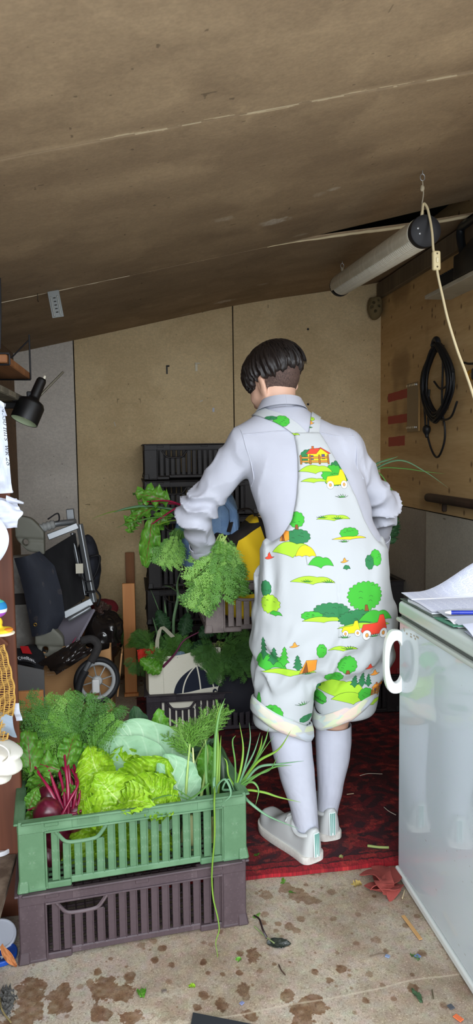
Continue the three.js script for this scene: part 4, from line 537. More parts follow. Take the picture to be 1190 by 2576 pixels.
// ---------------------------------------------------------------- vegetables: makers of leaves, fronds, blades and bunches
function leafTex(base, base2, vein, edge, { red = 0, seed = 1, n = 7 } = {}) {
  return tex(192, 256, (u, v) => {                                     // u along the leaf, v across
    const q = Math.abs(v - 0.5) * 2, a = fbm(u * 7, v * 7, seed, 4); let c = mix3(base, base2, a); c = mix3(c, edge, smooth(0.75, 1, q) * 0.5);
    const rib = smooth(Math.max(0.055 * (1.1 - u), 0.016), 0.012, q), k = (u - q * 0.42) * n, side = smooth(0.085, 0.02, Math.abs(k - Math.round(k))) * (1 - q * 0.75) * (u < 0.95 ? 1 : 0);
    c = mix3(c, vein, Math.max(rib * 0.9, side * 0.6)); return mix3(c, [40, 60, 20], smooth(0.62, 0.8, noise(u * 30, v * 30, seed)) * (seed === 6 ? 0.04 : 0.14));
  });
}
const LM = (map, rough = 0.5, t = 0.18) => PM(0xffffff, rough, { map, transmission: t, thickness: 0, specularIntensity: 0.55 });
const beetLeafM = LM(leafTex([62, 118, 34], [104, 158, 52], [138, 26, 58], [98, 150, 50], { seed: 2 }), 0.38);
const chardM = LM(leafTex([74, 142, 38], [118, 178, 58], [176, 200, 120], [100, 160, 50], { seed: 4 }), 0.4);
const cabbageM = LM(leafTex([128, 172, 134], [160, 196, 158], [200, 222, 190], [140, 180, 140], { seed: 6, n: 5 }), 0.55, 0.1);
const lettuceM = LM(leafTex([134, 186, 28], [176, 214, 62], [206, 226, 140], [140, 190, 30], { seed: 8 }), 0.36, 0.25);
const kaleM = LM(leafTex([34, 66, 40], [54, 90, 52], [88, 120, 80], [40, 74, 44], { seed: 12 }), 0.6, 0.08);
const frondM = [[80, 132, 40], [106, 158, 56], [128, 176, 78], [94, 146, 58]].map((c, i) => PM(new THREE.Color(`rgb(${c})`), 0.5, { transmission: 0.15, thickness: 0 }));
const LM2 = PM(new THREE.Color('rgb(64,112,38)'), 0.5, { transmission: 0.15, thickness: 0 });
const dillM = [[74, 124, 50], [92, 144, 64], [84, 134, 66]].map((c) => M(new THREE.Color(`rgb(${c})`), 0.65));
const stalkM = M(0x9bb862, 0.5), paleStalkM = M(0xc9cf8e, 0.5), redStemM = PM(0xffffff, 0.32, { map: tex(64, 64, (u, v) => mix3([112, 8, 44], [160, 22, 70], noise(u * 20, v * 3, 3)), { rep: [1, 8] }), clearcoat: 0.3 });
const onionM = [PM(0xffffff, 0.42, { map: tex(64, 128, (u, v) => mix3([70, 118, 52], [112, 158, 80], fbm(u * 30, v * 4, 2, 3)), { rep: [1, 6] }) }), PM(0xffffff, 0.42, { map: tex(64, 128, (u, v) => mix3([96, 142, 40], [140, 176, 66], fbm(u * 30, v * 4, 5, 3)), { rep: [1, 6] }) }), PM(0xffffff, 0.5, { map: tex(64, 128, (u, v) => mix3([84, 128, 92], [120, 160, 124], fbm(u * 30, v * 4, 7, 3)), { rep: [1, 6] }) })];
// one blade: grows along +y from its stem, faces +z
function leafGeo(len, wid, { seed = 1, curl = 0.3, cup = 0.2, ruff = 0.02, waves = 5, crinkle = 0.006, tip = 0.75, base = 0.35, nu = 22, nv = 16, lobes = 0, blunt = 0 } = {}) {
  return sheet((u, v) => {
    const q = (v - 0.5) * 2, w = wid / 2 * (blunt ? Math.sqrt(Math.max(0, 1 - Math.abs(2 * Math.pow(u, 0.8) - 1) ** (2 + blunt))) * (0.55 + 0.45 * Math.sin(Math.PI * Math.min(1, u * 0.85 + 0.08))) + 0.02 : Math.sin(Math.PI * Math.pow(clamp(u * 0.97 + 0.03), tip)) ** 0.75 * (1 - base * (1 - u)) + 0.02) * (1 + lobes * Math.sin(u * 34 + seed) * Math.abs(q)), e = Math.abs(q) ** 2.2;
    const a = curl * u, y = len * (Math.sin(a) / (curl || 1)), z = -len * (1 - Math.cos(a)) / (curl || 1);
    const r = ruff * e * Math.sin(u * waves * 6.28 + seed * 3 + (q > 0 ? 1.7 : 0)) + ruff * 0.5 * e * Math.sin(u * waves * 14 + seed), k = crinkle * (fbm(u * 9 + seed * 7, v * 7, seed, 3) - 0.5) * 2;
    return [q * w * (1 - cup * 0.2) + 0.2 * r, y + 0.35 * r, z + cup * w * (q * q) + r + k];
  }, nu, nv);
}
function frondGeo(seed, len, { bend = 0.6, pin = 9, fine = 1, wide = 1 } = {}) {
  const r = rng(seed), P = [], N = [], stem = []; const curve = (t) => { const a = bend * t; return V(0.012 * Math.sin(t * 5 + seed) * t, len * Math.sin(a) / bend, -len * (1 - Math.cos(a)) / bend); };
  for (let i = 0; i <= 6; i++) stem.push(curve(i / 6));
  const pos = []; const tri = (a, b, c) => pos.push(a.x, a.y, a.z, b.x, b.y, b.z, c.x, c.y, c.z);
  const leaflet = (p, d, n, L) => { const s = d.clone().cross(n).normalize(); for (const k of [-0.6, 0, 0.6]) { const e = d.clone().multiplyScalar(Math.cos(k)).addScaledVector(s, Math.sin(k)), w = e.clone().cross(n).normalize().multiplyScalar(L * 0.11 * wide), l = L * (k ? 0.85 : 1.25), m = p.clone().addScaledVector(e, l * 0.5).addScaledVector(n, L * 0.06), t = p.clone().addScaledVector(e, l); tri(p, m.clone().add(w), t); tri(p, t, m.clone().sub(w)); } };
  const twig = [];
  for (let i = 0; i < pin; i++) for (const s of [-1, 1]) {
    const t = 0.3 + 0.68 * (i + 0.25 * s + 0.3 * r()) / pin, p = curve(clamp(t)), q = curve(clamp(t + 0.02)), tan = q.sub(p).normalize(), out = V(s, 0, 0.5 * (r() - 0.4)).normalize(), L = len * 0.3 * Math.sin(Math.PI * clamp((t - 0.2) / 0.85)) * (0.75 + 0.4 * r()) + len * 0.04;
    const d = out.multiplyScalar(0.85).addScaledVector(tan, 0.6).normalize(), n = d.clone().cross(tan).multiplyScalar(s).normalize(); if (n.z < 0) n.negate(); const m = 5;
    twig.push([p.clone(), p.clone().addScaledVector(d, L)]);
    for (let j = 1; j <= m; j++) { const c = p.clone().addScaledVector(d, L * j / m).addScaledVector(n, -L * 0.12 * (j / m) ** 2), sd = d.clone().cross(n).normalize(); for (const k of j === m ? [0] : [-1, 1]) leaflet(c, d.clone().addScaledVector(sd, k * 0.9).normalize(), n.clone().addScaledVector(sd, 0.5 * (r() - 0.5)).normalize(), len * 0.062 * fine * (1.1 - 0.4 * j / m) * (0.8 + 0.5 * r())); }
  }
  const g = new THREE.BufferGeometry(); g.setAttribute('position', new THREE.Float32BufferAttribute(pos, 3)); g.computeVertexNormals();
  return merge([g, sweep(stem, (t) => len * 0.008 * (1 - 0.75 * t), { seg: 7, rad: 4 }), ...twig.map((q) => sweep([q[0], q[0].clone().lerp(q[1], 0.5), q[1]], 0.0006, { seg: 2, rad: 3, cap: false }))]);
}
const FR = [0, 1, 2, 3, 4].map((i) => frondGeo(100 + i, 0.2, { bend: [0.5, 0.9, 0.3, 1.3, 0.7][i] }));
const PARS = [0, 1, 2].map((i) => frondGeo(140 + i, 0.16, { bend: [0.4, 0.7, 1.0][i], pin: 6, fine: 1.35, wide: 1.25 }));
function aim(m, at, dir, face) {                                        // base at "at", growing along dir, its upper side towards face
  const y = V(...dir).normalize(), f = V(...(face ?? [0, 0.4, 1])); let x = y.clone().cross(f); if (x.lengthSq() < 1e-5) x = V(1, 0, 0); x.normalize(); const z = x.clone().cross(y);
  m.quaternion.setFromRotationMatrix(new THREE.Matrix4().makeBasis(x, y, z)); m.position.set(...at); return m;
}
// a bunch of fronds from one base to a cloud of tips
function frondBunch(t, base, tips, geos, mats, seed, scale = 1, stems = stalkM, droop, wild = 0) {
  const r = rng(seed);
  tips.forEach((tip, i) => {
    const b = V(...base).add(V((r() - 0.5) * 0.03, (r() - 0.5) * 0.02, (r() - 0.5) * 0.03)), e = V(...tip), d = e.clone().sub(b), L = d.length(), f = Math.min(L * 0.8, 0.2 * scale * (0.8 + 0.4 * r())), k = e.clone().addScaledVector(d, -f / L);
    if (L > f * 1.3) part('stalk', sweep([b, b.clone().lerp(k, 0.5).add(V((r() - 0.5) * 0.02, 0.01, 0.01 * r())), k.clone().add(V(0, 0.0, 0)), k.clone().addScaledVector(d, f / L * 0.1)], (q) => 0.0028 * (1.1 - 0.5 * q), { seg: 8, rad: 5 }), stems, t);
    const m = part('frond', geos[Math.floor(r() * geos.length)], mats[Math.floor(r() * mats.length)], t); const g = d.clone().multiplyScalar(1 / L).add(V((r() - 0.5) * wild, (r() - 0.5) * wild, (r() - 0.5) * wild)); aim(m, [k.x, k.y, k.z], [g.x, g.y, g.z], droop ?? [(r() - 0.5) * 1.2, 0.8, 0.9 + 0.4 * r()]); m.scale.setScalar(f / (geos === PARS ? 0.16 : 0.2));
  });
}
const vegetable = (name, label, cat, group) => thing(name, label, cat, [0, 0, 0], 0, group);
const cloud = (seed, n, c, rad, keep) => { const r = rng(seed), o = []; while (o.length < n) { const p = [r() * 2 - 1, r() * 2 - 1, r() * 2 - 1]; if (Math.hypot(...p) > 1) continue; const q = c.map((v, k) => v + p[k] * rad[k]); if (!keep || keep(q)) o.push(q); } return o; };
const orange = PM(0xffffff, 0.5, { map: tex(64, 128, (u, v) => mix3([206, 98, 28], [226, 128, 48], fbm(u * 6, v * 30, 2, 3)), { rep: [2, 2] }) });
const carrotG = lathe([[0, -0.15], [0.003, -0.14], [0.008, -0.1], [0.014, -0.03], [0.0165, -0.006], [0.012, 0.003], [0, 0.004]], 14);

// --- the green crate in front
{ // carrots with a great heap of tops, back left
  const t = vegetable('carrot_bunch', 'bunch of carrots with bushy green tops spilling over the back left of the green crate', 'carrots');
  const base = [-0.126, 0.333, -2.09];
  frondBunch(t, base, cloud(3, 92, [-0.26, 0.556, -2.17], [0.105, 0.085, 0.065], (q) => q[0] > -0.33), FR, [...frondM, LM2], 5, 0.82, stalkM, null, 1.3);
  frondBunch(t, base, cloud(4, 12, [-0.133, 0.419, -2.1], [0.04, 0.06, 0.03]), FR, frondM, 6, 0.8, stalkM, null, 0.6);
  for (let i = 0; i < 5; i++) { const m = part('carrot', carrotG, orange, t); aim(m, [base[0] + 0.014 * (i - 2), base[1] - 0.005 * (i % 2), base[2] - 0.01 * (i % 3)], [-0.9 + 0.1 * i, 0.16, -0.1], [0, 0, 1]); }
}
{ // beetroots, front left corner
  const t = vegetable('beetroot_bunch', 'bunch of dark red beetroots with long crimson stems in the left of the green crate', 'beetroots');
  const rootM = PM(0xffffff, 0.3, { map: tex(128, 128, (u, v) => { const a = fbm(u * 8, v * 5, 3, 4), s = noise(u * 40, v * 60, 2); let c = mix3([70, 12, 34], [116, 22, 44], a); c = mix3(c, [150, 110, 120], smooth(0.6, 0.8, fbm(u * 5, v * 9, 8, 3)) * 0.35); return c.map((q) => q * (0.9 + 0.2 * s)); }), clearcoat: 0.35, clearcoatRoughness: 0.25 });
  const root = lathe([[0, -0.085], [0.0015, -0.07], [0.004, -0.056], [0.014, -0.046], [0.034, -0.028], [0.045, 0], [0.041, 0.024], [0.024, 0.038], [0.01, 0.043], [0, 0.043]], 28);
  const spots = [[[-0.248, 0.347, -1.975], [0.55, 0.45, -0.2], 0.92], [[-0.255, 0.349, -2.06], [0.6, 0.35, -0.1], 0.98], [[-0.178, 0.313, -2.02], [0.1, 0.9, -0.3], 0.95], [[-0.232, 0.259, -2], [0.2, 0.9, 0.1], 0.95], [[-0.254, 0.223, -1.985], [0.5, 0.6, 0.1], 0.9]];
  for (const [p, d, s] of spots) { const m = part('root', root, rootM, t, 'dark red round beetroot'); aim(m, p, d, [0, 0, 1]); m.scale.setScalar(s); }
  const S = [[[-0.208, 0.339, -1.975], [-0.241, 0.397, -2], [-0.276, 0.433, -2.04], [-0.311, 0.462, -2.1]], [[-0.203, 0.34, -1.98], [-0.23, 0.392, -2.02], [-0.254, 0.44, -2.06], [-0.283, 0.442, -2.1]], [[-0.194, 0.332, -1.98], [-0.194, 0.399, -2], [-0.201, 0.449, -2.03], [-0.209, 0.471, -2.08]], [[-0.188, 0.329, -1.99], [-0.189, 0.383, -2.02], [-0.196, 0.44, -2.05], [-0.205, 0.464, -2.09]], [[-0.186, 0.329, -1.99], [-0.173, 0.393, -2.01], [-0.177, 0.427, -2.05], [-0.193, 0.447, -2.1]], [[-0.181, 0.323, -1.99], [-0.165, 0.37, -2.02], [-0.18, 0.411, -2.06], [-0.191, 0.441, -2.1]], [[-0.215, 0.336, -1.955], [-0.185, 0.384, -1.975], [-0.167, 0.412, -2], [-0.187, 0.433, -2.05]], [[-0.16, 0.31, -2], [-0.15, 0.346, -2.03], [-0.162, 0.38, -2.06], [-0.18, 0.397, -2.09]], [[-0.206, 0.347, -1.98], [-0.259, 0.363, -1.985], [-0.292, 0.356, -1.99], [-0.303, 0.353, -1.99]], [[-0.201, 0.333, -1.98], [-0.208, 0.385, -2.02], [-0.228, 0.433, -2.07], [-0.254, 0.461, -2.12]], [[-0.17, 0.314, -1.99], [-0.176, 0.364, -2.01], [-0.19, 0.409, -2.04], [-0.224, 0.436, -2.09]], [[-0.209, 0.336, -1.98], [-0.175, 0.336, -1.985], [-0.148, 0.343, -1.99], [-0.128, 0.343, -2.02]]];
  S.forEach((p, i) => part('stem', sweep(p, (q) => 0.0056 - 0.0025 * q + 0.0006 * Math.sin(q * 20 + i), { seg: 20, rad: 7, flat: 0.8 }), redStemM, t, 'crimson stem'));
  const lg = [leafGeo(0.13, 0.1, { seed: 1, curl: 0.8, ruff: 0.012, crinkle: 0.008 }), leafGeo(0.15, 0.11, { seed: 2, curl: 0.4, ruff: 0.014, crinkle: 0.008 }), leafGeo(0.07, 0.06, { seed: 3, curl: 0.3, ruff: 0.006 })];
  const leaves = [[[-0.299, 0.433, -2.05], [-0.1, 0.9, -0.3], [0.1, 0.5, 1], 1], [[-0.277, 0.415, -2.06], [0.1, 0.6, -0.3], [0.1, 0.7, 1], 0], [[-0.221, 0.432, -2.05], [-0.9, 0.35, -0.2], [0, 0.9, 0.8], 1], [[-0.204, 0.439, -2.05], [0.2, 0.8, -0.4], [0, 0.6, 1], 0], [[-0.183, 0.419, -2.06], [0.4, 0.5, -0.2], [0, 0.6, 1], 0], [[-0.251, 0.433, -2.08], [-0.5, 0.6, -0.2], [0.2, 0.5, 1], 1], [[-0.185, 0.407, -2.01], [-0.2, -0.9, -0.1], [0, 0.1, 1], 2], [[-0.248, 0.429, -2.05], [-0.6, -0.7, 0], [0.1, 0.3, 1], 0], [[-0.277, 0.39, -2.05], [0.3, -0.8, -0.1], [0.1, 0.3, 1], 2], [[-0.301, 0.355, -1.99], [0.35, 0.8, 0], [0, 0.2, 1], 2], [[-0.297, 0.353, -1.985], [0.15, -0.9, 0.1], [0, 0.3, 1], 2], [[-0.172, 0.336, -2.02], [0.2, 0.8, -0.1], [0, 0.2, 1], 2], [[-0.149, 0.332, -2], [0.2, -0.6, 0], [0, 0.3, 1], 2], [[-0.207, 0.347, -2.05], [0.0, 0.8, -0.1], [0, 0.2, 1], 2]];
  for (const [p, d, f, k] of leaves) { const m = part('leaf', lg[k], beetLeafM, t); aim(m, p, d, f); m.scale.setScalar(k === 2 ? 0.9 : 0.85); }
}
{ // lettuce spilling over the front rim
  const t = vegetable('lettuce', 'bright yellow-green ruffled lettuce leaning on the front rim of the green crate', 'lettuce');
  const lg = [0, 1, 2, 3].map((i) => leafGeo(0.15, [0.15, 0.17, 0.13, 0.16][i], { seed: 5 + i * 1.3, curl: [0.9, 0.6, 1.2, 0.3][i], cup: 0.35, ruff: 0.015, waves: 7 + i % 2, crinkle: 0.016, blunt: 0.7, nu: 44, nv: 30 }));
  const L = [[[-0.054, 0.297, -2.05], [-0.35, 0.75, -0.25], [-0.1, 0.5, 1], 1, 1.26], [[-0.048, 0.319, -2.03], [0.05, 0.75, -0.1], [0.1, 0.5, 1], 0, 1.16], [[-0.036, 0.322, -2.01], [0.5, 0.55, -0.05], [0.2, 0.6, 1], 3, 1.16], [[-0.052, 0.347, -1.985], [-0.6, 0.25, 0.1], [0, 0.7, 1], 2, 0.99], [[-0.036, 0.334, -1.985], [-0.25, 0.45, 0.2], [0, 0.7, 1], 0, 0.94], [[-0.025, 0.352, -1.97], [0.35, 0.3, 0.15], [0.1, 0.8, 1], 2, 0.94], [[-0.002, 0.369, -1.955], [0.75, 0.0, 0.16], [0.1, 0.9, 0.7], 3, 0.79], [[-0.068, 0.359, -1.965], [-0.35, 0.0, 0.25], [0, 0.9, 0.7], 1, 0.66], [[-0.003, 0.33, -2], [0.7, 0.3, 0], [0.1, 0.7, 1], 1, 0.88], [[-0.046, 0.362, -1.965], [0.1, 0.2, 0.22], [0, 0.9, 0.7], 2, 0.77], [[-0.091, 0.375, -2.03], [-0.3, 0.6, 0.1], [-0.3, 0.4, 1], 2, 0.94], [[0.025, 0.372, -1.95], [0.8, -0.15, 0.25], [0, 1, 0.55], 3, 0.55],
    [[-0.117, 0.175, -1.985], [-0.2, 0.9, 0], [0, 0.05, 1], 1, 0.95], [[-0.051, 0.166, -1.98], [0.0, 0.95, 0], [0, 0.05, 1], 3, 0.95], [[0.01, 0.175, -1.985], [0.15, 0.95, 0], [0, 0.05, 1], 1, 0.9], [[-0.16, 0.188, -1.99], [-0.3, 0.9, 0], [0, 0.05, 1], 0, 0.9], [[-0.084, 0.169, -1.97], [0.05, 0.95, 0], [0, 0.05, 1], 0, 0.8]];
  for (const [p, d, f, k, s] of L) { const m = part('leaf', lg[k], lettuceM, t); aim(m, p, d, f); m.scale.setScalar(s); }
  part('heart', sweep([[-0.089, 0.14, -2.02], [-0.076, 0.233, -2.02], [-0.066, 0.303, -2.02]], (q) => 0.022 - 0.008 * q, { seg: 10, rad: 10 }), paleStalkM, t);
}
{ // cabbage
  const t = vegetable('pointed_cabbage', 'large grey-green cabbage with broad smooth leaves in the middle of the green crate', 'cabbage');
  const big = leafGeo(0.29, 0.22, { seed: 2, curl: 0.3, cup: 0.15, ruff: 0.005, waves: 2, crinkle: 0.005, blunt: 1.2, nu: 34, nv: 26 }), mid = leafGeo(0.19, 0.17, { seed: 4, curl: 0.4, cup: 0.25, ruff: 0.006, waves: 3, crinkle: 0.005, blunt: 0.8, nu: 30, nv: 22 });
  for (const [p, d, f, g, s] of [[[0.101, 0.312, -2.02], [-0.86, 0.6, -0.24], [0.15, 0.7, 1], big, 1.06], [[0.127, 0.308, -2.035], [-0.6, 0.78, -0.3], [0.15, 0.55, 1], big, 1.04], [[0.125, 0.309, -2.01], [-0.22, 0.85, -0.12], [0.3, 0.4, 1], mid, 0.85], [[0.07, 0.217, -2.14], [-0.1, 0.95, -0.25], [0, 0.4, 1], mid, 0.9], [[0.053, 0.261, -1.99], [0.1, 0.7, 0.05], [0, 0.2, 1], mid, 0.6]]) { const m = part('leaf', g, cabbageM, t); aim(m, p, d, f); m.scale.setScalar(s); }
  part('stalk', sweep([[0.054, 0.187, -2.06], [0.057, 0.286, -2.08]], 0.018, { seg: 4, rad: 9 }), paleStalkM, t);
}
{ // beet leaves and a cabbage leaf at the back of the crate
  const t = vegetable('chard_bunch', 'green chard leaves with red veins standing at the back of the green crate', 'chard');
  const a = leafGeo(0.13, 0.085, { seed: 7, curl: 0.3, ruff: 0.009 }), b = leafGeo(0.15, 0.1, { seed: 9, curl: 0.5, ruff: 0.004, crinkle: 0.004 });
  for (const [p, d, f, g, mt] of [[[0.07, 0.404, -2.2], [0.0, 0.95, -0.2], [0.1, 0.3, 1], a, chardM], [[0.016, 0.393, -2.22], [-0.1, 0.95, -0.2], [0.3, 0.3, 1], b, kaleM], [[0.111, 0.279, -2.2], [0.3, 0.6, 0], [0, 0.4, 1], a, chardM], [[0.195, 0.32, -2.1], [0.1, 0.8, -0.1], [0, 0.2, 1], a, chardM]]) aim(part('leaf', g, mt, t), p, d, f);
  part('stem', sweep([[0.067, 0.281, -2.19], [0.068, 0.34, -2.2], [0.071, 0.41, -2.2]], 0.004, { seg: 8, rad: 6 }), redStemM, t); part('stem', sweep([[0.013, 0.281, -2.2], [0.017, 0.34, -2.21], [0.016, 0.399, -2.22]], 0.004, { seg: 8, rad: 6 }), stalkM, t);
}
{ // fennel
  const t = vegetable('fennel', 'fennel with pale stalks and feathery green tops in the right half of the green crate', 'fennel');
  const feather = (seed, len) => { const r = rng(seed), g = []; const fil = (p, d, L, k) => { const e = p.clone().addScaledVector(d, L).add(V(0, 0, -L * 0.1)); g.push(sweep([p, p.clone().lerp(e, 0.5).add(V((r() - 0.5) * L * 0.1, 0, 0)), e], k > 1 ? 0.0011 : 0.00075, { seg: 2, rad: 3, cap: false })); if (k > 0) for (let i = 1; i <= 6; i++) for (const s of [-1, 1]) { const q = p.clone().lerp(e, i / 6.3), n = d.clone().add(V(s * (0.5 + 0.4 * r()), 0.1, (r() - 0.5) * 1.1)).normalize(); fil(q, n, L * (0.42 - 0.03 * i), k - 1); } }; fil(V(0, 0, 0), V(0, 1, 0), len, 2); return merge(g); };
  const fg = [feather(3, 0.085), feather(8, 0.09)], S = [[[0.13, 0.304, -2.02], [0.137, 0.387, -2.03], [0.151, 0.476, -2.07]], [[0.147, 0.297, -2.03], [0.158, 0.381, -2.04], [0.16, 0.459, -2.08]], [[0.169, 0.3, -2.02], [0.189, 0.374, -2.05], [0.205, 0.423, -2.1], [0.2, 0.464, -2.12]], [[0.163, 0.281, -2.06], [0.166, 0.35, -2.08], [0.142, 0.391, -2.1], [0.127, 0.421, -2.12]], [[0.139, 0.288, -2.05], [0.145, 0.351, -2.08], [0.182, 0.408, -2.14], [0.211, 0.44, -2.18]]];
  const r = rng(9);
  S.forEach((p, i) => { part('stalk', sweep(p, (q) => 0.0052 - 0.0028 * q, { seg: 14, rad: 7 }), i % 2 ? paleStalkM : stalkM, t); const e = V(...p[p.length - 1]); for (let k = 0; k < 5; k++) { const m = part('frond', fg[k % 2], frondM[1 + k % 2], t); aim(m, [e.x, e.y - 0.035 + 0.012 * k, e.z], [(k - 2) * 0.42 + 0.3 * (r() - 0.5), 0.8, (r() - 0.5) * 0.7], [0, 0, 1]); m.scale.setScalar(0.85 + 0.3 * r()); } });
  part('bulb', lathe([[0, -0.1], [0.02, -0.095], [0.032, -0.06], [0.026, -0.02], [0.012, 0.01], [0, 0.012]], 18).translate(...[0.147, 0.262, -2.04]), paleStalkM, t, 'pale fennel bulb');
}
const blade = (p, w, flat = 0.35, seg = 24) => sweep(p, (q) => w * (1 - 0.15 * q) * (q > 0.55 ? 1 - ((q - 0.55) / 0.45) ** 1.6 * 0.93 : 1), { seg, rad: 7, flat });
{ // spring onions: one bundle standing, with one long blade hanging over the front
  const t = vegetable('spring_onion_bunch', 'bundle of spring onions standing up, one long blade hanging down over both crates', 'onions');
  const B = [[[0.21, 0.318, -1.99], [0.214, 0.407, -2], [0.223, 0.511, -2.03], [0.238, 0.573, -2.05], [0.255, 0.608, -2.06]], [[0.213, 0.317, -1.99], [0.221, 0.401, -2.01], [0.229, 0.471, -2.04], [0.231, 0.542, -2.07], [0.241, 0.58, -2.08]], [[0.207, 0.313, -2], [0.211, 0.39, -2.01], [0.221, 0.459, -2.04], [0.229, 0.51, -2.06]], [[0.219, 0.312, -2], [0.227, 0.373, -2.02], [0.235, 0.442, -2.05], [0.244, 0.489, -2.08]], [[0.199, 0.314, -2], [0.193, 0.387, -2.02], [0.196, 0.441, -2.06], [0.2, 0.48, -2.08]]];
  B.forEach((p, i) => part('blade', blade(p, 0.0052, 0.7), onionM[i % 2], t));
  part('blade', sweep([[0.207, 0.39, -1.95], [0.206, 0.387, -1.93], [0.202, 0.372, -1.905], [0.201, 0.285, -1.9], [0.191, 0.175, -1.895], [0.193, 0.113, -1.885], [0.202, 0.071, -1.86], [0.203, 0.048, -1.845], [0.192, 0.026, -1.83], [0.194, 0.001, -1.81], [0.19, -0.023, -1.79]], (q) => 0.0008 + 0.0082 * (1 - q) ** 0.45 * (q > 0.62 ? 1 - (q - 0.62) * 1.6 : 1), { seg: 50, rad: 7, flat: 0.35, up: V(1, 0, 0) }), onionM[1], t, 'long green blade hanging over the rim');
  part('blade', blade([[0.214, 0.375, -1.955], [0.218, 0.398, -1.955], [0.237, 0.416, -1.95], [0.249, 0.399, -1.935], [0.249, 0.383, -1.92], [0.231, 0.374, -1.905]], 0.0042), onionM[2], t); part('blade', blade([[0.21, 0.378, -1.95], [0.208, 0.404, -1.96], [0.21, 0.419, -1.96], [0.203, 0.395, -1.94]], 0.004), onionM[2], t);
  part('blade', blade([[0.195, 0.394, -1.98], [0.164, 0.379, -1.955], [0.129, 0.369, -1.935], [0.09, 0.355, -1.91]], 0.0042), onionM[0], t); part('blade', blade([[0.131, 0.367, -1.95], [0.093, 0.38, -1.955], [0.054, 0.381, -1.945], [0.012, 0.376, -1.93]], 0.0035), onionM[0], t); part('blade', blade([[0.142, 0.369, -1.95], [0.12, 0.383, -1.955], [0.097, 0.395, -1.97]], 0.0035), onionM[0], t);
  for (let i = 0; i < 4; i++) part('bulb', lathe([[0, -0.02], [0.006, -0.015], [0.008, 0], [0.005, 0.03], [0.0045, 0.06], [0, 0.06]], 12).translate(...[[0.2, 0.219, -2], [0.211, 0.212, -2], [0.222, 0.214, -2.01], [0.209, 0.213, -2.02]][i]), paleStalkM, t);
}
{
  const t = vegetable('chive_bunch', 'spiky bunch of chives fanning out from the right corner of the green crate', 'chives');
  const b = [0.253, 0.309, -2], r = rng(12);
  const T = [[[0.271, 0.367, -2], [0.274, 0.437, -2], [0.268, 0.508, -2], [0.277, 0.519, -2]], [[0.273, 0.361, -2], [0.291, 0.424, -2], [0.299, 0.478, -2.01], [0.292, 0.544, -2.03]], [[0.283, 0.372, -2], [0.304, 0.435, -2], [0.32, 0.5, -2.01], [0.319, 0.546, -2.02]], [[0.283, 0.366, -2], [0.326, 0.442, -1.98], [0.357, 0.511, -1.97], [0.367, 0.547, -1.97]], [[0.287, 0.365, -2], [0.336, 0.451, -1.97], [0.39, 0.49, -1.95], [0.423, 0.552, -1.93]], [[0.286, 0.364, -1.99], [0.334, 0.438, -1.96], [0.387, 0.452, -1.94], [0.456, 0.465, -1.92]], [[0.288, 0.361, -1.99], [0.322, 0.41, -1.96], [0.376, 0.444, -1.94], [0.422, 0.455, -1.92]], [[0.286, 0.363, -1.98], [0.343, 0.37, -1.95], [0.384, 0.362, -1.93], [0.444, 0.351, -1.91]], [[0.28, 0.358, -1.98], [0.307, 0.346, -1.94], [0.348, 0.318, -1.92], [0.436, 0.28, -1.9]], [[0.281, 0.365, -1.99], [0.318, 0.396, -1.96], [0.332, 0.379, -1.95], [0.32, 0.343, -1.93]], [[0.282, 0.36, -2], [0.316, 0.415, -1.99], [0.344, 0.487, -1.98], [0.35, 0.521, -1.98]], [[0.278, 0.36, -2], [0.3, 0.411, -2], [0.328, 0.472, -1.99], [0.346, 0.527, -1.99]], [[0.281, 0.371, -1.99], [0.328, 0.416, -1.96], [0.364, 0.439, -1.94], [0.385, 0.482, -1.93]], [[0.271, 0.361, -2], [0.254, 0.403, -2], [0.249, 0.445, -2], [0.241, 0.457, -2]], [[0.264, 0.36, -1.99], [0.233, 0.378, -1.97], [0.25, 0.406, -1.97], [0.264, 0.379, -1.95]], [[0.28, 0.36, -2], [0.307, 0.404, -1.99], [0.338, 0.458, -1.98], [0.382, 0.523, -1.97]]];
  T.forEach((p, i) => part('blade', blade([[b[0] + (r() - 0.5) * 0.012, b[1], b[2]], ...p], 0.0036 + 0.0014 * r(), 0.8), onionM[[0, 1, 2][i % 3]], t));
}
solo('cucumber', sweep([[0.248, 0.284, -2.1], [0.253, 0.341, -2.11], [0.249, 0.397, -2.14], [0.235, 0.425, -2.18]], (q) => 0.021 * Math.sin(Math.PI * clamp(q * 0.94 + 0.03)) ** 0.35, { seg: 30, rad: 16 }), PM(0xffffff, 0.35, { map: tex(128, 128, (u, v) => { const s = Math.sin(u * 44) * 0.5 + 0.5, a = noise(u * 60, v * 40, 2); return mix3([22, 48, 20], [48, 84, 36], s * 0.6 + a * 0.3); }, { rep: [1, 5] }) }), 'dark green cucumber standing in the back right corner of the green crate', 'cucumber');

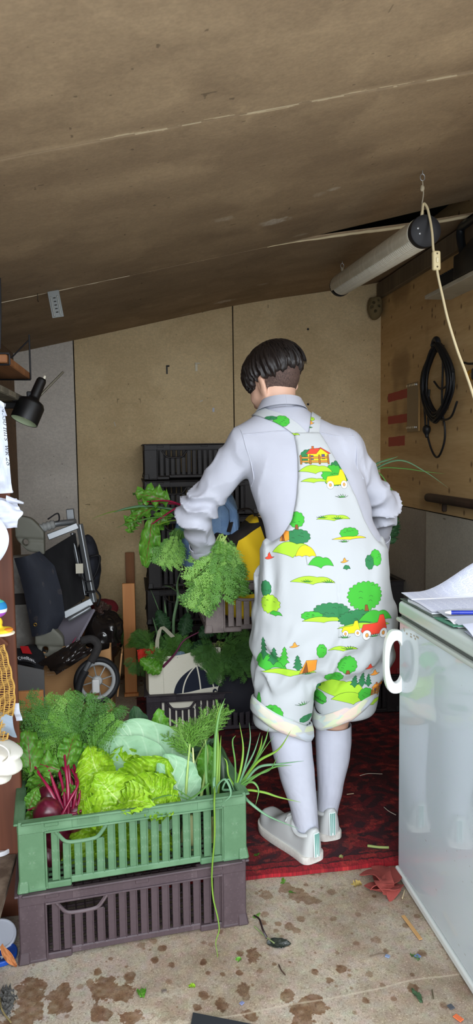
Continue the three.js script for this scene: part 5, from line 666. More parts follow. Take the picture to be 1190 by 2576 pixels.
// --- what the person carries in the grey crate
{
  const c = thing('crate', 'weathered grey-brown slatted crate in the hands of the person', 'crate', [0.562, 0.662, -2.81], 0.0); crateParts(c, crateMat.dusty);
  // yellow cloth bag with a black printed band
  const bag = thing('cloth_bag', 'bright yellow cloth bag with a black lattice print in the grey crate', 'bag', [0, 0, 0]);
  const ym = PM(0xffffff, 0.85, { map: canvasTex(512, 768, (g, W, H) => { g.fillStyle = '#e8c016'; g.fillRect(0, 0, W, H); g.fillStyle = '#1d1512'; g.beginPath(); g.moveTo(0, 60); g.lineTo(60, 40); g.lineTo(330, 0); g.lineTo(360, 0); g.lineTo(150, 130); g.lineTo(90, 330); g.quadraticCurveTo(70, 420, 200, 440); g.quadraticCurveTo(400, 430, 512, 330); g.lineTo(512, 430); g.quadraticCurveTo(330, 540, 0, 520); g.closePath(); g.fill(); g.beginPath(); g.moveTo(300, 0); g.lineTo(512, 0); g.lineTo(512, 330); g.quadraticCurveTo(440, 420, 360, 420); g.lineTo(350, 160); g.closePath(); g.fill(); g.strokeStyle = '#d9b32a'; g.lineWidth = 9; for (let i = 0; i < 5; i++) { g.beginPath(); g.moveTo(30 + i * 6, 190 + i * 32); g.lineTo(110 + i * 4, 215 + i * 26); g.moveTo(110 + i * 4, 180 + i * 30); g.lineTo(34 + i * 6, 225 + i * 30); g.stroke(); } }) });
  const bg = nets((x, y, z) => { let d = ell(x, y, z, [0.44, 0.88, -2.77], [0.15, 0.28, 0.12]); d = smax(d, y - 1.04 - 0.03 * Math.sin(x * 30), 0.03); d = smax(d, 0.69 - y, 0.02); return d - 0.012 * (fbm(x * 9 + y * 4, y * 9, z * 9, 3) - 0.5) - 0.005 * Math.sin(x * 60 + y * 40); }, [0.26, 0.67, -2.92], [0.62, 1.1, -2.61], 0.009);
  { const p = bg.attributes.position, uv = new Float32Array(p.count * 2); for (let i = 0; i < p.count; i++) { uv[i * 2] = clamp((p.getX(i) - 0.31) / 0.27); uv[i * 2 + 1] = clamp((p.getY(i) - 0.66) / 0.40); } bg.setAttribute('uv', new THREE.BufferAttribute(uv, 2)); }
  part('sack', bg, ym, bag); part('handle', sweep([[0.36, 1.02, -2.72], [0.39, 1.09, -2.74], [0.45, 1.1, -2.75], [0.48, 1.02, -2.73]], 0.011, { seg: 20, rad: 6, flat: 0.25 }), M(0x1b1512, 0.85), bag);
  const blue = thing('cloth_bag', 'pale blue denim bag slung behind the left sleeve, stuffed with greens', 'bag');
  const dm = M(0xffffff, 0.9, { map: tex(256, 256, (u, v) => { const w = noise(u * 200, v * 200, 2), s = Math.sin((u + v) * 500) * 0.5 + 0.5, a = fbm(u * 5, v * 5, 3, 4); return mix3([72, 104, 148], [140, 170, 204], clamp(a * 0.9 + w * 0.2 + s * 0.1)); }, { rep: [3, 3] }) });
  part('sack', metres(nets((x, y, z) => { let d = smin(ell(x, y, z, [0.27, 1.0, -2.83], [0.11, 0.17, 0.09]), ell(x, y, z, [0.35, 1.03, -2.8], [0.06, 0.14, 0.06]), 0.04); d = smax(d, 0.865 - y, 0.02); d = smax(d, y - 1.14 - 0.3 * (x - 0.3), 0.015); return d - 0.014 * (fbm(x * 14, y * 8, z * 14, 3) - 0.5) - 0.004 * Math.sin(x * 90 + y * 20); }, [0.12, 0.84, -2.96], [0.44, 1.24, -2.7], 0.009)), dm, blue);
  part('strap', sheet((u, v) => { const p = [[0.2, 1.12], [0.25, 1.17], [0.32, 1.18], [0.38, 1.1], [0.385, 1.0]], t = u * 4, i = Math.min(3, Math.floor(t)), q = t - i; return [lerp(p[i][0], p[i + 1][0], q) + (v - 0.5) * 0.03, lerp(p[i][1], p[i + 1][1], q), -2.73 + 0.01 * Math.sin(v * 3)]; }, 24, 4, 0.003), dm, blue);
}
{
  const t = vegetable('carrot_bunch', 'bunch of leafy carrot tops hanging over the grey crate below the left sleeve', 'carrots');
  const b = [0.324, 1.015, -2.62];
  frondBunch(t, b, cloud(21, 46, [0.298, 0.894, -2.56], [0.098, 0.12, 0.035]), PARS, [frondM[2], frondM[3], frondM[1], frondM[2]], 8, 0.85, stalkM, [0, 0.6, 1], 0.9);
  frondBunch(t, b, cloud(22, 14, [0.227, 0.769, -2.555], [0.032, 0.03, 0.02]), PARS, [frondM[2], frondM[3]], 9, 0.8, stalkM, [0, 0.5, 1]);
  frondBunch(t, b, cloud(23, 10, [0.372, 0.848, -2.56], [0.03, 0.08, 0.02]), PARS, [frondM[3], frondM[0]], 10, 0.7, stalkM, [0, 0.5, 1]);
  for (let i = 0; i < 4; i++) aim(part('carrot', carrotG, orange, t), [0.31 + 0.035 * i, 0.78, -2.68], [-0.1, -0.5, 0.85], [0, 1, 0]);
}
{
  const t = vegetable('beetroot_bunch', 'beet greens with red stems sticking out to the left from under the white sleeve', 'beet greens');
  const L = (len, w, s, c) => leafGeo(len, w, { seed: s, curl: c, cup: 0.3, ruff: 0.014, crinkle: 0.009, waves: 4 });
  for (const [p, d, f, g] of [[[0.138, 1.139, -2.73], [-0.75, 0.3, 0], [0.15, 0.7, 1], L(0.14, 0.11, 1, 0.5)], [[0.102, 1.129, -2.75], [-0.9, -0.35, 0], [0, 0.7, 1], L(0.16, 0.09, 3, 0.6)], [[0.073, 1.077, -2.72], [-0.12, -1, 0.05], [0.25, 0.2, 1], L(0.19, 0.105, 5, 0.4)], [[0.145, 1.104, -2.74], [-0.55, -0.5, 0.1], [0, 0.5, 1], L(0.12, 0.08, 7, 0.5)], [[0.019, 1.084, -2.74], [-0.5, -0.75, 0.1], [-0.3, 0.3, 1], L(0.07, 0.06, 9, 0.5)]]) aim(part('leaf', g, beetLeafM, t), p, d, f);
  for (const p of [[[0.28, 1.1, -2.74], [0.212, 1.113, -2.73], [0.138, 1.142, -2.72], [0.057, 1.142, -2.715]], [[0.28, 1.093, -2.74], [0.182, 1.118, -2.73], [0.114, 1.084, -2.72], [0.07, 1.056, -2.715]], [[0.266, 1.1, -2.75], [0.191, 1.124, -2.75], [0.102, 1.133, -2.745], [0.043, 1.131, -2.74]]]) part('stem', sweep(p, (q) => 0.0055 - 0.003 * q, { seg: 16, rad: 7 }), redStemM, t, 'dark red stem');
}
{
  const t = vegetable('leek', 'leek with long grey-green blades pointing left past the black crates', 'leek');
  for (const [p, w] of [[[[0.282, 1.083, -2.76], [0.176, 1.104, -2.75], [0.057, 1.125, -2.74], [-0.031, 1.115, -2.73], [-0.068, 1.102, -2.73]], 0.014], [[[0.252, 1.076, -2.77], [0.147, 1.102, -2.765], [0.028, 1.112, -2.76], [-0.075, 1.104, -2.75], [-0.151, 1.08, -2.74]], 0.007], [[[0.25, 1.078, -2.74], [0.1, 1.084, -2.72], [0.011, 1.07, -2.71], [-0.061, 1.049, -2.7]], 0.008], [[[0.249, 1.063, -2.74], [0.143, 1.069, -2.71], [0.091, 1.057, -2.7], [0.054, 1.062, -2.69]], 0.006]]) part('blade', sweep(p, (q) => w * (q > 0.5 ? 1 - ((q - 0.5) / 0.5) ** 1.5 * 0.94 : 1), { seg: 28, rad: 7, flat: 0.22, up: V(0, 1, 0.2) }), w > 0.01 ? onionM[2] : w < 0.0075 ? onionM[1] : onionM[0], t);
}
{
  const t = vegetable('parsley_bunch', 'small drooping bunch of pale green leaves hanging left of the white cuff', 'herbs');
  frondBunch(t, [0.18, 1.052, -2.72], [[0.112, 0.903, -2.68], [0.141, 0.902, -2.68], [0.095, 0.939, -2.69], [0.168, 0.938, -2.68], [0.124, 0.956, -2.67], [0.087, 0.91, -2.69], [0.16, 0.909, -2.68]], PARS, [frondM[2], frondM[3]], 14, 0.8, stalkM, [0, 0.4, 1]);
  frondBunch(t, [0.219, 1.019, -2.74], cloud(27, 12, [0.157, 1.023, -2.72], [0.05, 0.035, 0.02]), FR, [frondM[0], frondM[3]], 15, 0.6, stalkM, [0, 0.5, 1]);
}
{
  const t = vegetable('leek', 'leek with long pointed blades sticking out to the right past the plywood wall', 'leek');
  for (const [p, w, k] of [[[[0.89, 1.191, -2.8], [0.96, 1.264, -2.79], [1.005, 1.28, -2.78], [1.046, 1.294, -2.77]], 0.009, 2], [[[0.89, 1.191, -2.8], [0.981, 1.26, -2.78], [1.055, 1.278, -2.76], [1.146, 1.232, -2.74], [1.231, 1.169, -2.72]], 0.01, 2], [[[0.887, 1.183, -2.79], [0.961, 1.245, -2.77], [1.052, 1.247, -2.75], [1.146, 1.233, -2.74], [1.222, 1.223, -2.73]], 0.008, 0], [[[0.887, 1.183, -2.79], [0.955, 1.233, -2.76], [1, 1.175, -2.74], [1.049, 1.104, -2.72]], 0.008, 0], [[[0.905, 1.181, -2.82], [0.974, 1.259, -2.83], [1.027, 1.282, -2.84], [1.069, 1.29, -2.84]], 0.007, 1]]) part('blade', sweep(p, (q) => w * (q > 0.5 ? 1 - ((q - 0.5) / 0.5) ** 1.5 * 0.94 : 1), { seg: 28, rad: 7, flat: 0.22, up: V(0, 1, 0.2) }), onionM[k], t);
  part('shaft', sweep([[0.732, 1.011, -2.82], [0.828, 1.12, -2.81], [0.898, 1.195, -2.8]], 0.016, { seg: 8, rad: 10 }), onionM[2], t);
}
{
  const t = vegetable('kale_bunch', 'dark green curly kale behind the right elbow', 'kale'), g = [leafGeo(0.1, 0.08, { seed: 3, curl: 0.8, ruff: 0.02, waves: 7, crinkle: 0.01 }), leafGeo(0.08, 0.07, { seed: 5, curl: 0.5, ruff: 0.02, waves: 7, crinkle: 0.01 })];
  [[[0.967, 0.987, -2.76], [0.8, 0.3, 0], 0], [[0.963, 0.98, -2.75], [0.9, -0.1, 0], 1], [[0.99, 0.992, -2.78], [0.5, 0.5, -0.1], 0], [[0.966, 1, -2.78], [0.7, -0.35, 0], 1], [[0.989, 1.013, -2.8], [0.5, 0.3, 0.1], 1]].forEach(([p, d, k]) => aim(part('leaf', g[k], kaleM, t), p, d, [0, 0.4, 1]));
  part('stem', sweep([[0.857, 0.897, -2.8], [0.933, 0.961, -2.78], [0.987, 0.99, -2.77]], 0.006, { seg: 8, rad: 6 }), stalkM, t);
}
// ---------------------------------------------------------------- left side: shelving, lamp, folded wheelchair, boxes and bags
const mixp = (a, b, t) => a.map((v, i) => lerp(v, b[i], t));
const WC0 = [-0.516, 0.864, -3.36], WC1 = [-0.342, 0.858, -3.36], WC2 = [-0.523, 0.684, -3.36], WCX = (WC1[0] - WC0[0]) / 100, WCY = (WC2[1] - WC0[1]) / 100;
const brownWood = M(0xffffff, 0.55, { map: woodTex([88, 46, 28], [128, 74, 48], 3, [1.5, 0.8]) }), orangeWood = M(0xffffff, 0.6, { map: woodTex([228, 152, 90], [242, 174, 110], 7, [2, 1.2]) }), oldWood = M(0xffffff, 0.7, { map: woodTex([132, 84, 48], [170, 112, 66], 9, [2, 1.2]) });
const black = M(0x15151a, 0.6), softBlack = M(0x1b1c22, 0.85), steel = M(0xb8bcc0, 0.32, { metalness: 0.75 }), paper = M(0xc6cad6, 0.85);
{
  const t = thing('shelving_unit', 'reddish-brown wooden shelving unit with a tall end panel at the left wall', 'shelf', [-0.485, 0, -2.08]);
  part('end_panel', metres(cbox(0.31, 1.26, 0.022, 0.003, 0, 0.63, 0)), brownWood, t);
  part('shelf_board', metres(cbox(0.29, 0.02, 0.86, 0.003, -0.01, 0.18, 0.442)), M(0xffffff, 0.85, { map: scuffed([96, 78, 64], [140, 122, 104], 33, { rep: [4, 4] }) }), t, 'dusty bottom shelf board');
  part('shelf_board', metres(cbox(0.26, 0.02, 0.86, 0.003, -0.02, 0.835, 0.442)), brownWood, t); part('shelf_board', metres(cbox(0.26, 0.02, 0.86, 0.003, -0.02, 1.13, 0.442)), brownWood, t);
  part('brace', turned(metres(cbox(0.13, 0.05, 0.018, 0.003)), 0, 0, 0.75).translate(0.075, 0.775, 0.022), brownWood, t);
}
{
  const t = thing('wall_shelf', 'short orange-brown wooden shelf held by black wire brackets on the left wall', 'shelf', [-0.49, 1.6, -2.46]);
  part('board', metres(cbox(0.29, 0.024, 0.50, 0.003)), oldWood, t);
  for (const z of [0.235, -0.22]) part('wire_bracket', merge([sweep([[0.15, z < 0 ? 0.14 : 0.014, z], [0.15, -0.016, z]], 0.003, { seg: 4, rad: 6 }), sweep([[0.15, -0.016, z], [-0.14, -0.016, z]], 0.003, { seg: 4, rad: 6 }), ...(z < 0 ? [sweep([[0.148, 0.12, z], [0.04, 0.03, z], [-0.06, 0.06, z]], 0.0028, { seg: 8, rad: 6 })] : [sweep([[-0.14, 0.016, z], [0.15, 0.016, z]], 0.003, { seg: 4, rad: 6 })])]), black, t, 'black wire bracket');
  part('wire_bracket', sweep([[-0.37, 1.846, -2.3], [-0.38, 1.75, -2.35], [-0.388, 1.647, -2.36]].map((p) => [p[0] + 0.49, p[1] - 1.6, p[2] + 2.46]), 0.003, { seg: 8, rad: 6 }), black, t);
}
{
  const t = thing('wall_shelf', 'grey dusty shelf board on dark metal arms below the orange shelf', 'shelf', [-0.50, 1.515, -2.42]);
  part('board', metres(cbox(0.27, 0.022, 0.55, 0.003)), M(0xffffff, 0.85, { map: scuffed([92, 86, 72], [132, 124, 106], 35, { rep: [5, 5] }) }), t);
  for (const z of [0.2, -0.2]) { const b = part('metal_arm', merge([cbox(0.24, 0.022, 0.014, 0.002, 0.0, -0.024, z), turned(cbox(0.2, 0.014, 0.01, 0.002), 0, 0, 0.5).translate(-0.03, -0.075, z)]), black, t); part('screw', turned(lathe([[0, 0], [0.005, 0], [0.005, 0.004], [0, 0.005]], 12), Math.PI / 2, 0, 0).translate(0.05, -0.024, z + 0.008), steel, b); }
}
{
  const at = [-0.352, 1.434, -2.56], t = thing('spot_lamp', 'black metal clamp lamp with a pale green inside hanging under the grey shelf', 'lamp', at);
  const g = new THREE.Group(); const o = (q) => turned(q.scale(0.8, 1.12, 0.8), -0.28, 0, -0.38);
  part('shade', o(lathe([[0.056, 0.0], [0.0585, 0.0], [0.0585, 0.055], [0.05, 0.066], [0.026, 0.074], [0.0225, 0.082], [0.021, 0.138], [0.017, 0.145], [0, 0.147]], 40)), M(0x0c0c0e, 0.42), t);
  part('reflector', o(lathe([[0.0565, 0.001], [0.0555, 0.05], [0.046, 0.06], [0.02, 0.066], [0, 0.066]], 40)), M(0xb9c8a4, 0.55), t, 'pale green inside of the shade');
  part('bulb', o(lathe([[0, 0.008], [0.012, 0.012], [0.02, 0.03], [0.014, 0.05], [0.01, 0.066]], 24)), PM(0xe9eee0, 0.25, {}), t);
  part('switch_button', o(lathe([[0.006, 0.145], [0.006, 0.155], [0.004, 0.158], [0, 0.158]], 14).translate(0.006, 0, 0)), M(0xd8d2c0, 0.5), t);
  const L = (p) => [p[0] - at[0], p[1] - at[1], p[2] - at[2]];
  part('arm', sweep([L([-0.315, 1.512, -2.62]), L([-0.297, 1.532, -2.63]), L([-0.227, 1.611, -2.68])], 0.0042, { seg: 6, rad: 10 }), M(0x8d8a7c, 0.35, { metalness: 0.7 }), t, 'thin metal arm');
  part('clamp', merge([cbox(0.06, 0.018, 0.02, 0.003, ...L([-0.358, 1.509, -2.57])), cbox(0.016, 0.04, 0.016, 0.003, ...L([-0.334, 1.515, -2.58]))]), black, t);
}
{ // papers, left edge
  const s = thing('paper_sack', 'tall white paper sack with black handwriting down its edge at the left border', 'sack');
  const w = canvasTex(256, 512, (c, W, H) => { c.fillStyle = '#c6ccd8'; c.fillRect(0, 0, W, H); c.strokeStyle = 'rgba(150,160,185,0.5)'; const r = rng(3); for (let i = 0; i < 30; i++) { c.beginPath(); c.moveTo(r() * W, r() * H); c.lineTo(r() * W, r() * H); c.stroke(); } c.save(); c.translate(W * 0.92, 20); c.rotate(Math.PI / 2); c.fillStyle = '#1f2226'; c.font = 'italic 40px serif'; c.fillText('7 4530 mrs  wk 28', 0, 0); c.restore(); });
  const P0 = [[-0.374, 1.464, -1.9], [-0.306, 1.463, -1.9], [-0.294, 1.229, -1.88], [-0.38, 1.226, -1.88]];
  part('sack', sheet((u, v) => { const e = smooth(0, 0.15, v) * smooth(1, 0.85, v), n = fbm(u * 6, v * 9, 3, 3) - 0.5; return [lerp(lerp(P0[0][0], P0[1][0], u), lerp(P0[3][0], P0[2][0], u), 1 - v) + 0.004 * n * u, lerp(lerp(P0[0][1], P0[1][1], u), lerp(P0[3][1], P0[2][1], u), 1 - v) - 0.012 * u ** 6 * (v > 0.9), -1.89 + 0.03 * Math.sin(u * 3.0) * e + 0.012 * n]; }, 24, 40, 0.03), M(0xffffff, 0.85, { map: w }), s);
  const c = thing('crumpled_paper', 'crumpled white paper hanging over the edge of the brown shelving unit', 'paper');
  part('sheet', sheet((u, v) => { const p = [lerp(-0.5, -0.285, u), 1.235 - 0.075 * v - 0.02 * u, -1.9 + 0.03 * v]; const n = fbm(u * 5, v * 5, 5, 3) - 0.5, q = noise(u * 5, v * 4, 9); return [p[0] + 0.014 * n + 0.016 * u * Math.sin(v * 3.1) * q, p[1] + 0.016 * n, p[2] + 0.05 * n]; }, 28, 20), paper, c);
  part('sheet', sheet((u, v) => [lerp(-0.31, -0.268, u), 1.214 - 0.012 * u + (v - 0.5) * 0.018 * (1 - u * 0.7), -1.895 + 0.01 * Math.sin(v * 3)], 8, 4), paper, c);
  solo('paper_sheet', sheet((u, v) => { const w2 = 0.055 * Math.sin(Math.PI * clamp(0.12 + 0.86 * (1 - u))) ** 0.8; return [-0.35 + w2 * (v - 0.1) + 0.0, 1.19 - 0.13 * u, -1.872 + 0.02 * Math.sin(v * 2.5) + 0.02 * u]; }, 20, 10), paper, 'white sheet of paper curling down over the brown end panel', 'paper');
}
{ // toys and hats on the shelving unit
  const ball = thing('toy_ball', 'small soft ball in rainbow stripes on the shelving unit', 'toy', [-0.343, 0.929, -1.93]);
  part('ball', new THREE.SphereGeometry(0.024, 24, 16).translate(-0.006, 0, 0), M(0xffffff, 0.7, { map: canvasTex(64, 256, (c, W, H) => { ['#7fd0a0', '#3fb6a8', '#1f7fb8', '#1f7fb8', '#f2f2ee', '#a64fc0', '#a64fc0', '#8a3fa8'].forEach((k, i) => { c.fillStyle = k; c.fillRect(0, i * H / 8, W, H / 8 + 1); }); }) }), ball);
  part('tip', lathe([[0.005, 0], [0.004, 0.02], [0, 0.028]], 10).translate(-0.004, 0.022, 0), M(0xd9cfc4, 0.7), ball);
  const fish = thing('soft_toy', 'yellow and white soft toy lying on the shelving unit below the striped ball', 'toy', [-0.338, 0.871, -1.93]);
  part('body', nets((x, y, z) => smin(ell(x, y, z, [0, 0, 0], [0.026, 0.008, 0.03]), ell(x, y, z, [-0.012, 0.022, 0], [0.012, 0.014, 0.012]), 0.01), [-0.04, -0.02, -0.04], [0.04, 0.05, 0.04], 0.004), M(0xf0cf2a, 0.8), fish);
  part('belly', nets((x, y, z) => ell(x, y, z, [0.002, -0.007, 0.004], [0.03, 0.006, 0.032]), [-0.04, -0.02, -0.04], [0.04, 0.01, 0.045], 0.004), M(0xf4ead0, 0.8), fish, 'white and orange underside');
  part('fin', nets((x, y, z) => ell(x, y, z, [0.016, 0.004, 0.012], [0.014, 0.004, 0.014]), [-0.01, -0.01, -0.01], [0.04, 0.02, 0.04], 0.004), M(0xee8a2a, 0.8), fish);
  const hat = thing('straw_hat', 'loosely woven yellow straw hat hanging on the brown end panel', 'hat');
  const wm = M(0xffffff, 0.8, { map: tex(64, 64, (u, v) => mix3([176, 132, 58], [214, 174, 92], noise(u * 14, v * 50, 2)), { rep: [3, 12] }) });
  const A = [-0.347, 0.835, -1.93], B = [-0.317, 0.583, -1.93]; const HATX = (y, w) => lerp(A[0], B[0], w / 40), HATY = (y) => lerp(A[1], B[1], (y - 1620) / 235);
  const hp = (u, v) => { const y = lerp(1620, 1855, u), edge = [14, 22, 30, 36, 42, 43, 40, 30, 20, 12], t = u * 9, i = Math.min(8, Math.floor(t)), w = lerp(edge[i], edge[i + 1], t - i); const a = [lerp(-0.52, HATX(y, w), v), HATY(y), -1.96 + 0.07 * Math.sin(v * 2.6) + 0.006 * Math.sin(u * 40)]; return a; };
  for (let k = 0; k <= 13; k++) { const v = 0.3 + 0.7 * k / 13, g = []; for (let i = 0; i <= 20; i++) g.push(hp(i / 20, v)); part('strand', sweep(g, k === 13 ? 0.0026 : 0.0016, { seg: 50, rad: 5 }), wm, hat); }
  const cross = []; for (let i = 0; i <= 58; i++) { const g = []; for (let k = 0; k <= 14; k++) { const p = hp(clamp(i / 58 + 0.008 * Math.sin(k * 2 + i)), 0.3 + 0.7 * k / 14); p[2] += 0.0016 * (k % 2 ? 1 : -1); g.push(p); } cross.push(sweep(g, 0.0011, { seg: 28, rad: 4 })); }
  tag(part('weave', merge(cross), wm, hat), null, null, null, 'stuff');
  const cap = thing('sun_hat', 'cream cotton sun hat with a strap on the shelving unit beside the green crate', 'hat');
  const cm = PM(0xffffff, 0.9, { map: cotton([232, 228, 216], 13), sheen: 0.2 });
  const cc = [-0.354, 0.537, -1.9]; part('crown', metres(nets((x, y, z) => ell(x, y, z, [cc[0] - 0.018, cc[1], cc[2]], [0.073, 0.052, 0.07]) - 0.005 * Math.sin(y * 160 + x * 60) - 0.008 * (fbm(x * 18, y * 18, z * 18, 2) - 0.5), [cc[0] - 0.11, cc[1] - 0.07, cc[2] - 0.09], [cc[0] + 0.08, cc[1] + 0.07, cc[2] + 0.09], 0.005)), cm, cap);
  part('strap', sheet((u, v) => { const a = lerp(2.6, -0.9, u), p = [cc[0] - 0.012 + 0.047 * Math.cos(a), cc[1] + 0.045 + 0.03 * Math.sin(a)]; return [p[0], p[1] , cc[2] + 0.055 + 0.012 * Math.sin(u * 3) + (v - 0.5) * 0.018]; }, 26, 3, 0.003), cm, cap);
  solo('plastic_tag', sheet((u, v) => [lerp(-0.03, 0.012, u) + 0.008 * v, 0.02 - 0.06 * v + 0.006 * Math.sin(u * 5), 0.01 * Math.sin(v * 4)], 8, 10, 0.002), M(0x8b9aa8, 0.6), 'blue-grey strap hanging beside the straw hat', 'strap', [-0.333, 0.631, -1.92]);
  solo('paper_tag', sheet((u, v) => [lerp(-0.007, 0.009, u) + 0.006 * v, 0.02 - 0.05 * v, 0.008 * Math.sin(v * 5)], 4, 10, 0.001), paper, 'small folded white paper tag by the carrot tops', 'paper', [-0.317, 0.648, -1.95]);
}
const lidG = (r) => lathe([[0, 0.009], [r * 0.82, 0.009], [r * 0.86, 0.012], [r * 0.97, 0.012], [r, 0.009], [r, 0], [r * 0.97, 0], [r * 0.95, 0.007], [0, 0.007]], 40);
solo('jar_lid', lidG(0.036).rotateX(0), M(0xe9ebf0, 0.4), 'white plastic lid lying on the dusty bottom shelf board', 'lid', [-0.401, 0.192, -2.087]);
{ const m = solo('jar_lid', lidG(0.045), M(0xdfe4f0, 0.4), 'white plastic lid leaning on a blue lid on the floor at the left edge', 'lid', [-0.385, 0.02, -1.955]); m.rotation.set(0.45, 0, -0.1);
  const b = thing('jar_lid', 'blue lid with a small white bow emblem on the floor beside the brown crate', 'lid', [-0.372, 0.002, -1.90]); part('lid', lidG(0.042), PM(0x1d4fae, 0.35, {}), b); part('emblem', outline([[-0.011, 0.006], [0, 0.0015], [0.011, 0.006], [0.009, -0.001], [0.012, -0.007], [0, -0.0025], [-0.012, -0.007], [-0.009, -0.001]], 0.0006).rotateX(-Math.PI / 2).rotateY(0.7).translate(0.01, 0.0093, 0.012), M(0xeef2f6, 0.5), b, 'white emblem'); b.rotation.z = 0; }
// folded wheelchair leaning in the corner
{
  const t = thing('folded_wheelchair', 'folded wheelchair with aluminium frame and dark fabric seat leaning in the corner', 'wheelchair');
  const alu = M(0x84888b, 0.38, { metalness: 0.55 }), gp = M(0xffffff, 0.6, { map: scuffed([120, 120, 108], [164, 162, 150], 41, { rep: [9, 9] }) });
  const bar = (a, b, w, h, m = alu, n = 'frame_bar') => { const A = V(...a), B = V(...b), L = A.distanceTo(B), g = cbox(w, L, h, 0.003), q = new THREE.Quaternion().setFromUnitVectors(V(0, 1, 0), B.clone().sub(A).normalize()); g.applyQuaternion(q); g.translate((A.x + B.x) / 2, (A.y + B.y) / 2, (A.z + B.z) / 2); return part(n, g, m, t); };
  bar([-0.24, 0.997, -3.42], [-0.185, 0.633, -3.4], 0.028, 0.022); bar([-0.276, 0.955, -3.45], [-0.225, 0.661, -3.43], 0.018, 0.018); bar([-0.287, 1.062, -3.5], [-0.282, 0.998, -3.5], 0.036, 0.03); bar([-0.382, 0.942, -3.4], [-0.247, 0.99, -3.42], 0.03, 0.02); bar([-0.321, 0.582, -3.38], [-0.192, 0.639, -3.4], 0.034, 0.024);
  part('frame_tube', sweep([[-0.419, 0.983, -3.4], [-0.347, 1, -3.42], [-0.26, 1.005, -3.46]], 0.014, { seg: 10, rad: 12 }), alu, t); part('frame_tube', sweep([[-0.298, 0.566, -3.35], [-0.198, 0.616, -3.37]], 0.011, { seg: 4, rad: 12 }), alu, t);
  part('tube_clamp', sweep([[-0.415, 0.983, -3.395], [-0.348, 1.002, -3.4]], (q) => 0.02 + 0.003 * Math.sin(q * 25), { seg: 14, rad: 12 }), M(0x9a9c9a, 0.5), t);
  const hub = (c, s, seed) => part('bracket', nets((x, y, z) => { let d = Math.max(Math.abs(x) / 0.062, Math.abs(y + 0.25 * x) / 0.075, Math.abs(z) / 0.03) - 1; d *= 0.03; d = smax(d, Math.abs(x * 0.8 + y * 0.7) - 0.062, 0.01); d = smax(d, -(Math.hypot((x + 0.02) * 1.0, y + 0.035, 0) - 0.014), 0.004); return smax(d, -cap(x, y, z, [-0.08, -0.014, 0.03], [0.08, -0.03, 0.03], 0.008, 0.008), 0.005) - 0.003 * (fbm(x * 30 + seed, y * 30, z * 30, 2) - 0.5); }, [-0.09, -0.1, -0.045], [0.09, 0.1, 0.045], 0.006).scale(s, s, s).translate(...c), gp, t, 'grey plastic bracket');
  hub([-0.456, 0.961, -3.38], 1.0, 1); hub([-0.381, 0.477, -3.34], 1.0, 5);
  const fab = M(0xffffff, 0.75, { map: tex(256, 256, (u, v) => { const a = fbm(u * 6, v * 6, 2, 4), w = noise(u * 200, v * 200, 3); let c = mix3([30, 34, 44], [48, 52, 64], a * 0.8 + w * 0.3); if (noise(u * 12, v * 10, 8) > 0.84 && w > 0.4) c = mix3(c, [116, 96, 84], 0.4); return c; }) });
  const dk = M(0xffffff, 0.9, { map: tex(128, 128, (u, v) => { const a = fbm(u * 6, v * 6, 5, 3); return mix3([14, 14, 16], [30, 29, 31], a); }) });
  const F = [[-0.516, 0.864, -3.36], [-0.415, 0.886, -3.33], [-0.347, 0.792, -3.32], [-0.321, 0.576, -3.31], [-0.458, 0.504, -3.32]], B0 = [[-0.423, 0.861, -3.42], [-0.26, 0.955, -3.44], [-0.225, 0.65, -3.42], [-0.323, 0.593, -3.4]];
  part('seat_flap', sheet((u, v) => { const l = [[42, 1400], [52, 1440], [62, 1485], [70, 1540], [78, 1600]], rr = [[100, 1388], [136, 1425], [152, 1490], [158, 1552], [138, 1582]], t2 = v * 4, i = Math.min(3, Math.floor(t2)), q = smooth(0, 1, t2 - i) * 0.4 + (t2 - i) * 0.6, lx = lerp(l[i][0], l[i + 1][0], q), ly = lerp(l[i][1], l[i + 1][1], q), rx = lerp(rr[i][0], rr[i + 1][0], q), ry = lerp(rr[i][1], rr[i + 1][1], q), x = lerp(lx, rx, u), y = lerp(ly, ry, u); return [WC0[0] + (x - 42) * WCX, WC0[1] + (y - 1400) * WCY, -3.34 + 0.05 * Math.sin(Math.PI * (0.15 + 0.8 * u)) - 0.01 * v]; }, 20, 24, 0.006), fab, t, 'dark navy fabric flap with brass eyelets');
  part('seat_sling', sheet((u, v) => { const a = mixp(B0[0], B0[1], u), b = mixp(B0[3], B0[2], u), p = mixp(a, b, v); return [p[0], p[1], p[2] - 0.05 * Math.sin(u * 3.14) * Math.sin(v * 3.14)]; }, 14, 14, 0.005), dk, t);
  for (const p of [[-0.473, 0.837, -3.305], [-0.438, 0.564, -3.3]]) part('eyelet', new THREE.TorusGeometry(0.0062, 0.0022, 8, 20).translate(...p), M(0xb08a3a, 0.35, { metalness: 0.8 }), t, 'brass eyelet');
  part('label_tag', cbox(0.034, 0.046, 0.005, 0.001, ...[-0.244, 0.795, -3.39]), M(0xd8d3c0, 0.7), t, 'cream label on the frame');
  const lb = M(0xffffff, 0.85, { map: scuffed([26, 28, 36], [44, 47, 58], 43, { rep: [6, 6] }) });
  part('bag', metres(nets((x, y, z) => ell(x, y, z, [-0.212, 0.783, -3.52], [0.058, 0.15, 0.06]) - 0.012 * (fbm(x * 14, y * 14, z * 14, 3) - 0.5), [-0.33, 0.60, -3.62], [-0.1, 1.0, -3.42], 0.008)), lb, t, 'dark bag strapped behind the frame');
